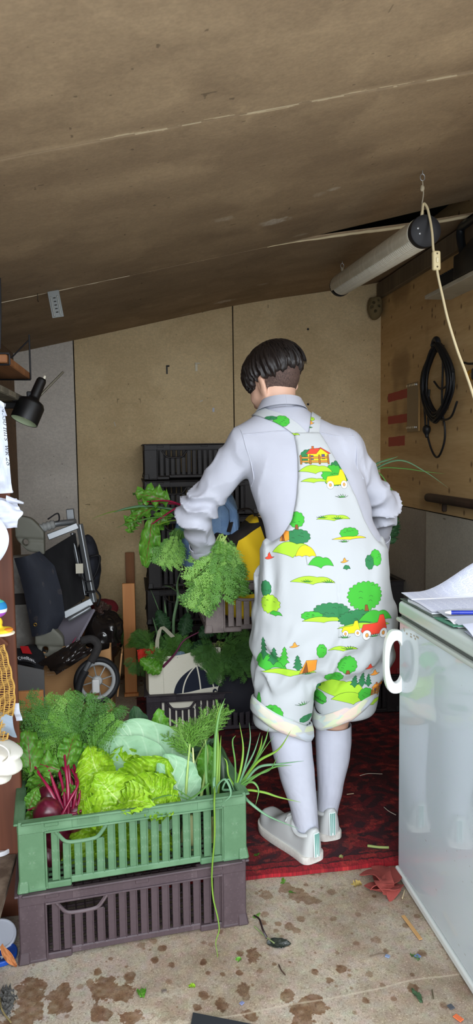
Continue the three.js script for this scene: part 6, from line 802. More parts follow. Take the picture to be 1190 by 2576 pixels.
  part('strap', sweep([[-0.2, 0.843, -3.43], [-0.154, 0.845, -3.43], [-0.161, 0.787, -3.42], [-0.191, 0.714, -3.42], [-0.156, 0.656, -3.42], [-0.17, 0.61, -3.42]], 0.011, { seg: 30, rad: 6, flat: 0.35 }), black, t); part('strap', sweep([[-0.381, 1.023, -3.42], [-0.335, 1.048, -3.42], [-0.332, 1.015, -3.42], [-0.361, 1.008, -3.42]], 0.009, { seg: 20, rad: 6, flat: 0.4 }), black, t);
  part('strap', sweep([[-0.241, 0.767, -3.39], [-0.22, 0.737, -3.38], [-0.188, 0.736, -3.38]], 0.005, { seg: 12, rad: 6, flat: 0.5 }), black, t); part('strap', sweep([[-0.221, 0.686, -3.375], [-0.178, 0.688, -3.375]], 0.013, { seg: 4, rad: 6, flat: 0.4 }), black, t);
}


{ // grey seat pad behind it
  const t = thing('seat_pad', 'pale grey padded cover with a dark band behind the folded wheelchair', 'pad', [0, 0, 0]);
  const c = [-0.523, 0.636, -3.6];
  part('pad', metres(nets((x, y, z) => { const d = Math.max(Math.abs(x - c[0]) - 0.055, Math.abs(y - c[1] + 0.06) - 0.25, Math.abs(z - c[2]) - 0.03); return smax(d, ell(x, y, z, [c[0] + 0.02, c[1] - 0.02, c[2]], [0.14, 0.3, 0.2]), 0.04) - 0.01; }, [c[0] - 0.13, c[1] - 0.36, c[2] - 0.09], [c[0] + 0.13, c[1] + 0.26, c[2] + 0.09], 0.01)), M(0xffffff, 0.85, { map: scuffed([150, 148, 142], [172, 170, 164], 45, { rep: [5, 5], spots: 0.9 }) }), t);
  part('band', cbox(0.135, 0.065, 0.09, 0.01, c[0], c[1] - 0.005, c[2]), M(0x3c3838, 0.8), t, 'dark grey band');
}
// cardboard box with a wheel in it
{
  const card = M(0xffffff, 0.85, { map: tex(256, 256, (u, v) => { const a = fbm(u * 5, v * 5, 2, 4), l = Math.sin(v * 300) * 0.5; return mix3([178, 132, 84], [206, 160, 110], a).map((q) => q + l * 3); }, { rep: [2, 2], mirror: true }) });
  const t = thing('cardboard_box', 'torn brown cardboard box on the floor with a spoked wheel inside', 'box', [-0.345, 0, -3.555]);
  const wall = (w, h, tear, seed) => sheet((u, v) => [lerp(-w / 2, w / 2, u), v * (h + tear * (fbm(u * 7 + seed, 1, seed, 3) - 0.5)), 0.002 * Math.sin(u * 9)], 30, 8, 0.007);
  part('panel', metres(wall(0.46, 0.43, 0.06, 1).translate(0, 0.016, 0.24)), card, t); part('panel', metres(wall(0.46, 0.42, 0.05, 4).translate(0, 0.016, -0.24)), card, t);
  part('panel', metres(wall(0.48, 0.44, 0.07, 6).rotateY(Math.PI / 2).translate(0.235, 0.016, 0)), card, t); part('panel', metres(wall(0.48, 0.42, 0.05, 8).rotateY(Math.PI / 2).translate(-0.23, 0.016, 0)), card, t); part('base', cbox(0.46, 0.006, 0.48, 0.001, 0, 0.018, 0), card, t);
  part('flap', metres(wall(0.44, 0.2, 0.03, 9).rotateX(0.0).rotateY(Math.PI / 2).rotateZ(-0.12).translate(0.262, 0.2, 0)), card, t, 'torn outer cardboard flap');
  part('printed_text', (() => { const g = []; for (let i = 0; i < 6; i++) for (let k = 0; k < 3; k++) g.push(box(0.010, 0.0022, 0.0004, -0.045 + k * 0.011, 0.395 - i * 0.013, 0.2505)); return merge(g); })(), M(0xd9c3a4, 0.8), t);
  const w = thing('wheelchair_wheel', 'grey spoked wheel with a black tyre standing in the cardboard box', 'wheel', [-0.171, 0.318, -3.22]); w.rotation.set(-0.12, 0.32, 0);
  part('tyre', new THREE.TorusGeometry(0.092, 0.0135, 14, 56), M(0x16171b, 0.6), w); part('rim', new THREE.TorusGeometry(0.076, 0.009, 10, 56).scale(1, 1, 1.5), M(0xb9bcbc, 0.5), w);
  for (let i = 0; i < 8; i++) { const a = i / 8 * Math.PI * 2 + 0.2; part('spoke', sweep([[Math.cos(a) * 0.016, Math.sin(a) * 0.016, 0.004], [Math.cos(a) * 0.073, Math.sin(a) * 0.073, 0]], 0.0042, { seg: 3, rad: 8, flat: 0.7 }), M(0xaeb2b2, 0.45, { metalness: 0.3 }), w); }
  part('hub', turned(lathe([[0, -0.016], [0.02, -0.016], [0.022, -0.01], [0.022, 0.012], [0.014, 0.018], [0, 0.018]], 24), Math.PI / 2, 0, 0), M(0xc6c9c9, 0.45), w); part('hub_cover', rbox(0.034, 0.062, 0.02, 0.008, -0.012, -0.02, 0.02, 3), M(0xeeeeec, 0.35), w, 'white plastic hub cover');
}
{
  const t = thing('push_handle', 'dark grey foam push handle standing in front of the cardboard box', 'handle'), f = M(0xffffff, 0.9, { map: scuffed([44, 42, 42], [62, 59, 58], 47, { rep: [14, 14] }) });
  part('grip', sweep([[-0.232, 0.506, -3.2], [-0.185, 0.513, -3.19], [-0.161, 0.49, -3.18], [-0.172, 0.453, -3.17], [-0.193, 0.421, -3.16]], 0.018, { seg: 26, rad: 12 }), f, t); part('rod', sweep([[-0.186, 0.437, -3.165], [-0.231, 0.362, -3.15]], 0.0105, { seg: 3, rad: 10 }), M(0x5b5d5f, 0.5), t, 'grey metal rod'); part('sleeve', sweep([[-0.214, 0.384, -3.155], [-0.235, 0.348, -3.15], [-0.249, 0.299, -3.14]], 0.0165, { seg: 8, rad: 12 }), M(0x202124, 0.7), t);
}
{
  const film = PM(0x2a2422, 0.22, { clearcoat: 0.5, transmission: 0.25, thickness: 0 }), crumple = (a, b, c, d, dep, seed, m, n, t) => part(n, sheet((u, v) => { const p = mixp(mixp(a, b, u), mixp(d, c, u), v), f = fbm(u * 5 + seed, v * 5, seed, 4) - 0.5; return [p[0] + 0.03 * f, p[1] + 0.03 * f, p[2] + dep * f + 0.05 * Math.sin(u * 3.14) * Math.sin(v * 3.14)]; }, 36, 36), m, t);
  const t = thing('plastic_bag', 'crumpled glossy black plastic bag behind the cardboard box', 'bag');
  part('bag', nets((x, y, z) => { const c = [-0.145, 0.457, -3.46]; return ell(x, y, z, c, [0.1, 0.13, 0.11]) - 0.035 * (Math.abs(fbm(x * 11, y * 11, z * 11, 3) - 0.5) * 2 - 0.3); }, [-0.32, 0.26, -3.62], [-0.02, 0.66, -3.3], 0.0085), PM(0x1b1716, 0.2, { clearcoat: 0.6 }), t); crumple([-0.204, 0.633, -3.5], [-0.104, 0.599, -3.5], [-0.118, 0.532, -3.46], [-0.183, 0.554, -3.46], 0.05, 3, M(0x4b3a34, 0.3), 'neck', t);
  const s = thing('plastic_sleeve', 'dark see-through plastic sleeve lying across the front of the cardboard box', 'sleeve');
  crumple([-0.415, 0.422, -3.2], [-0.249, 0.51, -3.2], [-0.181, 0.459, -3.18], [-0.344, 0.365, -3.17], 0.02, 6, film, 'film', s); 
  const c = thing('grey_board', 'grey-lilac board with a thin pink line leaning behind the black bag', 'board');
  part('board', sheet((u, v) => mixp(mixp([-0.356, 0.534, -3.5], [-0.18, 0.591, -3.42], u), mixp([-0.347, 0.407, -3.4], [-0.257, 0.465, -3.32], u), v), 6, 6, 0.012), M(0x8d8894, 0.6), c); part('line', sweep([[-0.218, 0.583, -3.425], [-0.23, 0.535, -3.39], [-0.282, 0.465, -3.325]], 0.0022, { seg: 10, rad: 5 }), M(0xb8305e, 0.6), c, 'pink line');
  const k = thing('cap', 'black cap with white lettering on its brim and a red patch beside the folded wheelchair', 'cap');
  part('brim', sheet((u, v) => { const p = mixp(mixp([-0.523, 0.464, -3.28], [-0.386, 0.418, -3.24], u), mixp([-0.506, 0.415, -3.2], [-0.403, 0.38, -3.18], u), v); return [p[0], p[1] + 0.012 * Math.sin(u * 3.14), p[2]]; }, 14, 8, 0.006), M(0x14141a, 0.75), k);
  part('lettering', sheet((u, v) => mixp(mixp([-0.508, 0.457, -3.2], [-0.427, 0.429, -3.185], u), mixp([-0.503, 0.433, -3.185], [-0.422, 0.409, -3.17], u), v).map((q, i) => q + (i === 2 ? 0.012 : i === 1 ? 0.004 + 0.012 * Math.sin(u * 2.4) : 0)), 10, 4), M(0xffffff, 0.6, { map: canvasTex(256, 96, (g, W, H) => { g.fillStyle = '#14141a'; g.fillRect(0, 0, W, H); g.fillStyle = '#eef0f2'; g.font = 'italic bold 66px serif'; g.save(); g.translate(0, H); g.scale(1, 1); g.fillText('Cougar', 8, -26); g.restore(); }) }), k, 'white lettering');
  part('patch', sheet((u, v) => mixp(mixp([-0.501, 0.469, -3.27], [-0.465, 0.47, -3.26], u), mixp([-0.487, 0.445, -3.24], [-0.445, 0.442, -3.23], u), v).map((q, i) => q + (i === 2 ? 0.01 : i === 1 ? 0.01 : 0)), 4, 4, 0.003), M(0xc4161e, 0.7), k, 'red patch'); part('crown', nets((x, y, z) => ell(x, y, z, [-0.468, 0.412, -3.34], [0.07, 0.05, 0.07]), [-0.62, 0.28, -3.46], [-0.36, 0.5, -3.22], 0.009), M(0x17171c, 0.85), k);
}
solo('wooden_board', metres(cbox(0.2, 0.375, 0.018, 0.002, 0, 0.1885, 0)), orangeWood, 'orange wooden board standing on edge at the left, behind the carrot tops', 'board', [-0.47, 0.001, -2.95]); 
{ const m = solo('metal_sheet', metres(outline([[-0.09, 0], [0.09, 0], [0.09, 0.43], [-0.02, 0.46], [-0.075, 0.4]], 0.008)), M(0x6b6a69, 0.7), 'plain grey sheet leaning behind the orange board at the left', 'sheet', [-0.465, 0.002, -3.02]); m.rotation.x = -0.06; }
{ const t = thing('drawer_front', 'tall narrow orange wooden board with a lip at its foot, standing on end', 'board', [-0.028, 0.0, -3.93]);
  part('board', metres(cbox(0.066, 0.60, 0.018, 0.002, 0, 0.32, 0)), orangeWood, t); part('lip', metres(cbox(0.078, 0.016, 0.03, 0.002, 0.002, 0.009, 0.006)), orangeWood, t); part('side', metres(cbox(0.012, 0.58, 0.04, 0.002, 0.028, 0.31, -0.03)), oldWood, t); }
{ const m = solo('wooden_board', metres(cbox(0.052, 0.74, 0.02, 0.002, 0, 0.37, 0)), oldWood, 'darker brown narrow board standing behind the orange one against the wall', 'board', [-0.018, 0.001, -4.24]); m.rotation.x = -0.08; m.position.z = -4.22; }
solo('dark_cloth', metres(nets((x, y, z) => smax(ell(x, y, z, [[-0.114, 0.226, -3.05][0], 0.03, -3.06], [0.075, 0.19, 0.085]) - 0.035 * (fbm(x * 22, y * 14, z * 22, 3) - 0.5), 0.004 - y, 0.006), [-0.24, -0.02, -3.2], [0.02, 0.28, -2.92], 0.006)), M(0x1c1e28, 0.9), 'dark navy cloth heaped between the carrot tops and the cardboard box', 'cloth');
// bag of greens in the plum crate
{
  const t = thing('canvas_bag', 'cream canvas shopping bag with a navy dome print, standing in the plum crate', 'bag');
  const bm = M(0xffffff, 0.88, { map: canvasTex(768, 768, (c, W, H) => {
    c.fillStyle = '#f2eedb'; c.fillRect(0, 0, W, H); const r = rng(6); for (let i = 0; i < 900; i++) { c.fillStyle = `rgba(${150 + 60 * r() | 0},${148 + 50 * r() | 0},${120 + 40 * r() | 0},0.12)`; c.fillRect(r() * W, r() * H, 30 * r(), 2); }
    c.fillStyle = '#1d2436'; c.beginPath(); c.moveTo(255, 400); c.quadraticCurveTo(285, 190, 520, 150); c.quadraticCurveTo(700, 190, 730, 380); c.closePath(); c.fill();
    c.strokeStyle = '#f2eedb'; c.lineWidth = 15; c.beginPath(); c.moveTo(350, 410); c.quadraticCurveTo(360, 230, 500, 150); c.stroke(); c.beginPath(); c.moveTo(540, 400); c.quadraticCurveTo(530, 250, 505, 150); c.stroke(); c.beginPath(); c.moveTo(680, 390); c.quadraticCurveTo(650, 230, 520, 150); c.stroke();
    c.fillStyle = '#1d2436'; for (const x of [330, 525]) c.fillRect(x, 425, 22, 26); c.beginPath(); c.arc(690, 425, 24, 0, 7); c.fill(); c.fillStyle = '#d9d5bf'; c.beginPath(); c.arc(696, 432, 12, 0, 7); c.fill(); c.fillStyle = '#1d2436';
    c.font = '58px sans-serif'; c.fillText('KØB', 440, 585);
    c.strokeStyle = '#b9b49a'; c.lineWidth = 3; c.beginPath(); c.moveTo(150, 0); c.lineTo(160, H); c.stroke();
  }) });
  const c0 = [0.046, 0.307, -3.345], x0 = c0[0] + 0.012;
  const bagW = 0.34, top = (u) => 0.368 + 0.03 * smooth(0.2, 0.75, u) + 0.005 * Math.sin(u * 9) - 0.2 * smooth(0.88, 1, u) * 0.0;
  part('side', sheet((u, v) => [x0 + u * bagW, lerp(0.045, top(u), v), -3.312 - 0.05 * v ** 2 + 0.012 * Math.sin(u * 3.1) + 0.006 * (fbm(u * 5, v * 5, 3, 3) - 0.5)], 30, 24), bm, t);
  part('side', sheet((u, v) => [x0 + u * bagW, lerp(0.045, top(u) - 0.02, v), -3.52 - 0.012 * Math.sin(u * 3.1)], 12, 8), M(0xcfcab2, 0.9), t); for (const s of [0, 1]) part('gusset', sheet((u, v) => [x0 + s * bagW + (s ? 1 : -1) * 0.012 * Math.sin(u * 3.1), lerp(0.045, top(s) - 0.012 * u, v), lerp(-3.312 - 0.05 * v * v, -3.52, u)], 8, 8), M(0xcfcab2, 0.9), t); part('base', box(bagW, 0.004, 0.2, x0 + bagW / 2, 0.045, -3.415), M(0xcfcab2, 0.9), t);
  part('handle', sheet((u, v) => { const p = [[0.1, 0.37, -3.38], [0.103, 0.448, -3.37], [0.115, 0.496, -3.365], [0.126, 0.512, -3.36], [0.145, 0.494, -3.365], [0.176, 0.459, -3.37]], q = u * 5, i = Math.min(4, Math.floor(q)), e = mixp(p[i], p[i + 1], q - i); return [e[0] + (v - 0.5) * 0.018, e[1] + (v - 0.5) * 0.006, e[2] + 0.004 * v]; }, 30, 3, 0.002), M(0xbcbaa2, 0.9), t, 'cream cloth handle'); part('handle', sheet((u, v) => { const p = [[0.224, 0.343, -3.37], [0.235, 0.372, -3.36], [0.261, 0.359, -3.36], [0.287, 0.335, -3.37]], q = u * 3, i = Math.min(2, Math.floor(q)), e = mixp(p[i], p[i + 1], q - i); return [e[0], e[1] + (v - 0.5) * 0.018, e[2] + 0.004 * v]; }, 20, 3, 0.002), M(0xbcbaa2, 0.9), t, 'cream cloth handle');
  const g = vegetable('herb_bunch', 'mixed dark green tops rising out of the cream canvas bag', 'greens');
  frondBunch(g, [0.203, 0.256, -3.42], cloud(41, 34, [0.186, 0.398, -3.4], [0.12, 0.07, 0.06]), FR, [...dillM, frondM[0]], 30, 0.75);
  frondBunch(g, [0.164, 0.264, -3.4], cloud(42, 14, [0.117, 0.38, -3.34], [0.05, 0.05, 0.03]), PARS, [frondM[0], frondM[3], frondM[1]], 31, 0.7);
  const kl = leafGeo(0.13, 0.1, { seed: 3, curl: 0.6, ruff: 0.014, crinkle: 0.008 });
  for (const [p, d, m] of [[[0.114, 0.317, -3.3], [-0.7, 0.55, 0.2], chardM], [[0.259, 0.38, -3.38], [0.8, 0.35, 0], kaleM], [[0.3, 0.449, -3.4], [0.7, 0.4, 0], kaleM], [[0.226, 0.448, -3.42], [0.2, 0.8, 0], kaleM], [[0.151, 0.471, -3.42], [-0.3, 0.8, 0], kaleM], [[0.372, 0.355, -3.38], [0.6, -0.2, 0.1], kaleM]]) { const l = part('leaf', kl, m, g); aim(l, p, d, [0, 0.4, 1]); l.scale.setScalar(0.9); }
  part('stem', sweep([[0.125, 0.327, -3.34], [0.181, 0.389, -3.33], [0.223, 0.449, -3.33], [0.295, 0.484, -3.34]], (q) => 0.006 - 0.003 * q, { seg: 16, rad: 7 }), M(0x6a2448, 0.45), g, 'purple stem');
  const k = vegetable('red_cabbage_leaf', 'small blue-grey cabbage leaf on top of the greens in the canvas bag', 'leaf'); aim(part('leaf', leafGeo(0.06, 0.04, { seed: 4, curl: 0.8, cup: 0.5, ruff: 0.004 }), M(0x7c94a4, 0.5), k), [0.179, 0.367, -3.36], [0.8, 0.3, 0], [0, 0.6, 1]);
  const on = vegetable('spring_onion_bunch', 'dark spring onion blades standing among the greens in front of the black stack', 'onions');
  for (const p of [[[0.19, 0.331, -3.5], [0.189, 0.503, -3.52], [0.214, 0.616, -3.54], [0.212, 0.674, -3.55], [0.241, 0.771, -3.55]], [[0.272, 0.45, -3.48], [0.253, 0.564, -3.5], [0.213, 0.644, -3.52], [0.214, 0.717, -3.53]], [[0.113, 0.335, -3.5], [0.127, 0.511, -3.5], [0.101, 0.606, -3.52], [0.079, 0.663, -3.53]], [[0.152, 0.353, -3.5], [0.152, 0.51, -3.5], [0.146, 0.608, -3.5]], [[0.113, 0.407, -3.45], [0.099, 0.488, -3.44], [0.085, 0.542, -3.44]], [[0.214, 0.638, -3.53], [0.17, 0.669, -3.53], [0.145, 0.674, -3.53]]]) part('blade', blade(p, 0.0075, 0.4), M(0x6c9464, 0.55), on);
}
{
  const g = vegetable('dill_bunch', 'heap of dark feathery green tops hanging over the plum crate below the grey crate', 'greens');
  frondBunch(g, [0.385, 0.406, -3.4], cloud(44, 44, [0.423, 0.377, -3.26], [0.135, 0.12, 0.06]), FR, dillM, 33, 0.8, stalkM, [0, 0.5, 1], 1.1); frondBunch(g, [0.379, 0.379, -3.36], cloud(45, 10, [0.359, 0.312, -3.27], [0.025, 0.05, 0.02]), FR, dillM, 34, 0.7, stalkM, [0, 0.5, 1]);
  const b = solo('dark_bag', metres(nets((x, y, z) => { const c = [0.481, 0.171, -3.36]; return smax(ell(x, y, z, c, [0.13, 0.11, 0.09]), 0.045 - y, 0.01) - 0.014 * (fbm(x * 12, y * 12, z * 12, 3) - 0.5); }, [0.3, 0.03, -3.5], [0.66, 0.36, -3.22], 0.009)), M(0x23242e, 0.8), 'dark navy bag in the right half of the plum crate', 'bag');
  const c = vegetable('carrot_bunch', 'carrot tops lying beside the orange board, left of the canvas bag', 'carrots');
  frondBunch(c, [0.086, 0.342, -3.55], cloud(46, 30, [0.02, 0.413, -3.6], [0.075, 0.07, 0.05]), FR, [frondM[0], frondM[3], LM2, dillM[1]], 35, 0.8); frondBunch(c, [0.021, 0.34, -3.5], cloud(47, 14, [-0.003, 0.282, -3.5], [0.06, 0.07, 0.04]), FR, [...dillM], 36, 0.8);
  const d = vegetable('carrot_bunch', 'carrot tops on the far side of the orange board, next to the black plastic bag', 'carrots'); frondBunch(d, [-0.066, 0.229, -3.99], cloud(48, 16, [-0.116, 0.356, -3.98], [0.05, 0.11, 0.03]), FR, [frondM[0], ...dillM], 37, 0.8);
  solo('red_cloth', metres(sheet((u, v) => { const p = mixp(mixp([0.009, 0.387, -3.44], [0.102, 0.406, -3.4], u), mixp([0.013, 0.334, -3.42], [0.095, 0.389, -3.38], u), v), n = fbm(u * 6, v * 6, 3, 3) - 0.5; return [p[0], p[1] + 0.02 * n, p[2] + 0.03 * n]; }, 16, 10, 0.003)), M(0xc8301f, 0.8), 'crumpled red cloth beside the carrot tops left of the canvas bag', 'cloth');
  solo('red_cloth', metres(nets((x, y, z) => ell(x, y, z, [-0.153, 0.528, -3.75], [0.07, 0.05, 0.05]) - 0.016 * (fbm(x * 20, y * 20, z * 20, 3) - 0.5), [-0.3, 0.4, -3.86], [-0.02, 0.68, -3.64], 0.007)), M(0x6e1620, 0.8), 'dark red cloth bundle above the black plastic bag', 'cloth');
}
// ---------------------------------------------------------------- ceiling, back wall and right wall fittings
const cream = M(0xc9b98e, 0.6), creamCord = M(0xd8c9a2, 0.55);
{ // tube lamp hung on strings, switched off
  const a = V(1.0, 2.052, -2.42), b = V(1.058, 2.137, -3.62), L = a.distanceTo(b), R = 0.05;
  const t = thing('tube_lamp', 'long round tube lamp with ribbed underside and black end caps below the ceiling', 'lamp', [a.x, a.y, a.z]);
  const d = b.clone().sub(a).normalize(); t.quaternion.setFromRotationMatrix(new THREE.Matrix4().lookAt(a, b, V(-0.28, 1, 0)));
  const arc = (a0, a1, r, z0, z1, n = 24, th = 0.002) => sheet((u, v) => [Math.cos(lerp(a0, a1, u)) * r, Math.sin(lerp(a0, a1, u)) * r, -lerp(z0, z1, v)], n, 1, th);
  const white = M(0xffffff, 0.45, { map: scuffed([218, 212, 190], [236, 230, 210], 51, { rep: [1, 6] }) });
  part('housing', arc(-0.75, Math.PI + 0.28, R, 0.02, L - 0.01, 36, 0.003), white, t);
  const rib = new THREE.TorusGeometry(R - 0.005, 0.0056, 6, 14, Math.PI - 1.03).rotateZ(Math.PI + 0.28), ribM = M(0xffffff, 0.5, { map: scuffed([222, 214, 194], [238, 232, 214], 53) });
  for (let i = 0; i < 64; i++) { const m = part('rib', rib, ribM, t); m.position.z = -0.025 - i * (L - 0.05) / 64; }
  part('tube', new THREE.CylinderGeometry(0.013, 0.013, L - 0.06, 16).rotateX(Math.PI / 2).translate(0, -0.022, -L / 2), M(0xe6e3d6, 0.4), t);
  const capG = lathe([[0, 0.012], [0.03, 0.0125], [R + 0.001, 0.008], [R + 0.003, 0.002], [R + 0.003, -0.022], [R, -0.022]], 40).rotateX(Math.PI / 2);
  const e = part('end_cap', capG, black, t, 'black round end cap'); e.position.z = 0.012; part('screw', lathe([[0, 0.002], [0.003, 0.0015], [0.004, 0]], 12).rotateX(Math.PI / 2).translate(-0.026, 0.014, 0.012), steel, e); part('screw', lathe([[0, 0.002], [0.003, 0.0015], [0.004, 0]], 12).rotateX(Math.PI / 2).translate(-0.024, -0.004, 0.012), steel, e);
  const e2 = part('end_cap', capG, black, t, 'black round end cap'); e2.position.z = -L; e2.rotation.y = Math.PI;
  const hook = (name, x, z, drop, label) => { const y = ceilY(x) - (z < -3.045 ? backSag(x) : 0) + 0.001, h = thing(name, label, 'hook', [x, y, z]); part('eye', sweep(Array.from({ length: 14 }, (_, i) => [0.008 * Math.cos(i / 14 * 6.28), -0.022 + 0.011 * Math.sin(i / 14 * 6.28), 0]), 0.0016, { seg: 28, rad: 6, closed: true }), steel, h); part('shank', sweep([[0, 0.002, 0], [0, -0.012, 0]], 0.0018, { seg: 2, rad: 6 }), steel, h); part('string', sweep([[0, -0.032, 0], [0.003, -0.04 - drop * 0.3, 0.002], [-0.002, -0.04 - drop * 0.7, 0], [0.001, -0.035 - drop, 0]], 0.0022, { seg: 20, rad: 5 }), M(0xa99f8a, 0.9), h); for (const k of [0.2, 0.92]) part('knot', nets((p, q, r) => ell(p, q, r, [0, -0.035 - drop * k, 0], [0.006, 0.01, 0.006]) - 0.002 * noise(p * 300, q * 300, r * 300), [-0.012, -0.06 - drop * k, -0.012], [0.012, -0.01 - drop * k, 0.012], 0.0025), M(0xb4a88e, 0.9), h); return y; };
  hook('lamp_hook', 0.997, -2.43, ceilY(0.997) - 2.105 - 0.035, 'steel eye hook and knotted string holding the near end of the tube lamp');
  hook('lamp_hook', 1.052, -3.56, ceilY(1.052) - backSag(1.052) - 2.182 - 0.035, 'small eye hook and thin string holding the far end of the tube lamp');
}
{
  const t = thing('lamp_cable', 'cream power cable with a switch hanging from the near end of the tube lamp', 'cable');
  part('cable', sweep([[0.985, 2.095, -2.408], [0.989, 2.112, -2.41], [0.998, 2.145, -2.42], [1.004, 2.133, -2.41], [1.006, 2.093, -2.39], [1.003, 2.033, -2.36], [0.996, 1.965, -2.33], [1.001, 1.927, -2.32], [0.998, 1.885, -2.3], [0.999, 1.801, -2.26], [0.997, 1.732, -2.22], [0.998, 1.624, -2.15], [0.994, 1.545, -2.08], [0.981, 1.469, -2], [0.985, 1.377, -1.95]], 0.0042, { seg: 90, rad: 8 }), creamCord, t);
  const q = [0.997, 1.93, -2.315], p0 = [0.996, 1.965, -2.33], p1 = [0.998, 1.885, -2.3], ang = Math.atan2(p1[0] - p0[0], p0[1] - p1[1]), s = new THREE.Group(); s.name = 'switch'; t.add(s); s.position.set(q[0], q[1], q[2] + 0.004); s.rotation.z = ang;
  part('switch_case', rbox(0.027, 0.062, 0.018, 0.007, 0, 0, 0, 4), M(0xd2c294, 0.45), s); part('switch_slider', rbox(0.008, 0.016, 0.006, 0.002, 0, 0, 0.01, 2), M(0xddd0a8, 0.4), s); part('switch_screws', merge([-1, 1].map((k) => lathe([[0, 0.001], [0.0022, 0.0008], [0.003, 0]], 10).rotateX(Math.PI / 2).translate(0, k * 0.021, 0.0095))), M(0x5a4a2c, 0.5), s);
}
{ const t = thing('joist_bracket', 'grey metal angle bracket with slots hanging from the ceiling joint at the left', 'bracket', [-0.286, ceilY(-0.286) - 0.001, -3.03]);
  part('plate', cbox(0.046, 0.105, 0.003, 0.001, 0, -0.052, 0), M(0x8f9290, 0.5, { metalness: 0.5 }), t); part('flange', cbox(0.046, 0.003, 0.04, 0.001, 0, -0.002, -0.02), M(0x8f9290, 0.5, { metalness: 0.5 }), t); for (const x of [-0.013, 0.013]) part('rib', cbox(0.006, 0.08, 0.004, 0.0015, x, -0.06, 0.003), M(0xa8aaa6, 0.5, { metalness: 0.5 }), t); part('slots', merge([0, 1, 2, 3, 4].map((k) => cbox(0.01, 0.004, 0.0012, 0.0004, 0, -0.028 - k * 0.014, 0.002))), M(0x2c2c2a, 0.8), t); t.rotation.z = 0.16; }
solo('bent_nail', sweep([[0, 0.002, 0], [0.001, -0.03, 0.003], [0.004, -0.034, 0.006]], 0.0016, { seg: 8, rad: 6 }), M(0x4a3f34, 0.5, { metalness: 0.5 }), 'small nail sticking out of the ceiling beside the metal bracket', 'nail', [-0.345, ceilY(-0.345), -3.02]);
solo('insect_nest', metres(nets((x, y, z) => { let d = smax(ell(x, y, z, [0, 0, 0], [0.045, 0.075, 0.045]), y - 0.055, 0.006); const c = Math.min(...[[-0.02, 0.02], [0.012, 0.0], [-0.012, -0.03], [0.01, 0.035], [-0.03, -0.005]].map(([a, b]) => Math.hypot(x - a, y - b) - 0.008)); return smax(d, -(c + 0.3 * Math.max(0, 0.02 - z)), 0.004) - 0.008 * (fbm(x * 40, y * 40, z * 40, 2) - 0.5); }, [-0.06, -0.1, -0.06], [0.06, 0.08, 0.06], 0.004)), M(0x7a6a48, 0.95), 'small crumbly grey-brown nest in the upper corner of the back wall', 'nest', [1.468, 2.165, -4.285]);
// back wall odds and ends
{ const hk = (n, l, p, m, s) => { const t = thing(n, l, 'hook', p); part('plate', cbox(0.014 * s, 0.05, 0.004, 0.001, 0, 0, 0.001), m, t); part('peg', cbox(0.03 * s, 0.008, 0.012, 0.002, 0.006, 0.02, 0.008), m, t); };
  hk('wall_hook', 'small white hook on the back wall, left of the panel seam', [0.396, 1.814, -4.328], M(0xd8d0b8, 0.5), 1); hk('wall_hook', 'small black hook on the back wall, left of the white hook', [0.224, 1.798, -4.328], black, 0.6);
  solo('paper_scrap', cbox(0.012, 0.024, 0.0012, 0.0005), paper, 'tiny white paper scrap stuck to the back wall left of the seam', 'scrap', [0.493, 1.564, -4.328]); solo('paper_scrap', turned(cbox(0.022, 0.008, 0.0012, 0.0005), 0, 0, 0.4), M(0xcfc6b2, 0.8), 'pale sliver stuck to the back wall below the hooks', 'scrap', [0.421, 1.616, -4.328]); solo('paper_scrap', turned(cbox(0.006, 0.026, 0.0012, 0.0005), 0, 0, 0.3), M(0xc4bda8, 0.8), 'pale speck of plaster on the back wall above the green leaves', 'scrap', [-0.084, 1.485, -4.328]);
  solo('wood_batten', metres(cbox(0.035, 1.45, 0.02, 0.002, 0, 0.725, 0)), M(0xcabb92, 0.75), 'pale upright batten standing against the back wall behind the head', 'batten', [[0.729, 1.634, -4.31][0], 0.001, -4.312]);
  { const g = []; const r = rng(14); for (const [x, y] of [[775, 828], [775, 1017], [893, 882], [850, 1150], [700, 990], [897, 1106]]) g.push([x, y]); }
  solo('nail', lathe([[0, 0.004], [0.006, 0.003], [0.007, 0]], 12).rotateX(Math.PI / 2), black, 'black nail head on the back wall below the lamp', 'nail', [1.068, 2.038, -4.329]); solo('nail', lathe([[0, 0.004], [0.006, 0.003], [0.007, 0]], 12).rotateX(Math.PI / 2), black, 'black nail head on the back wall right of the head', 'nail', [1.066, 1.594, -4.329]); }
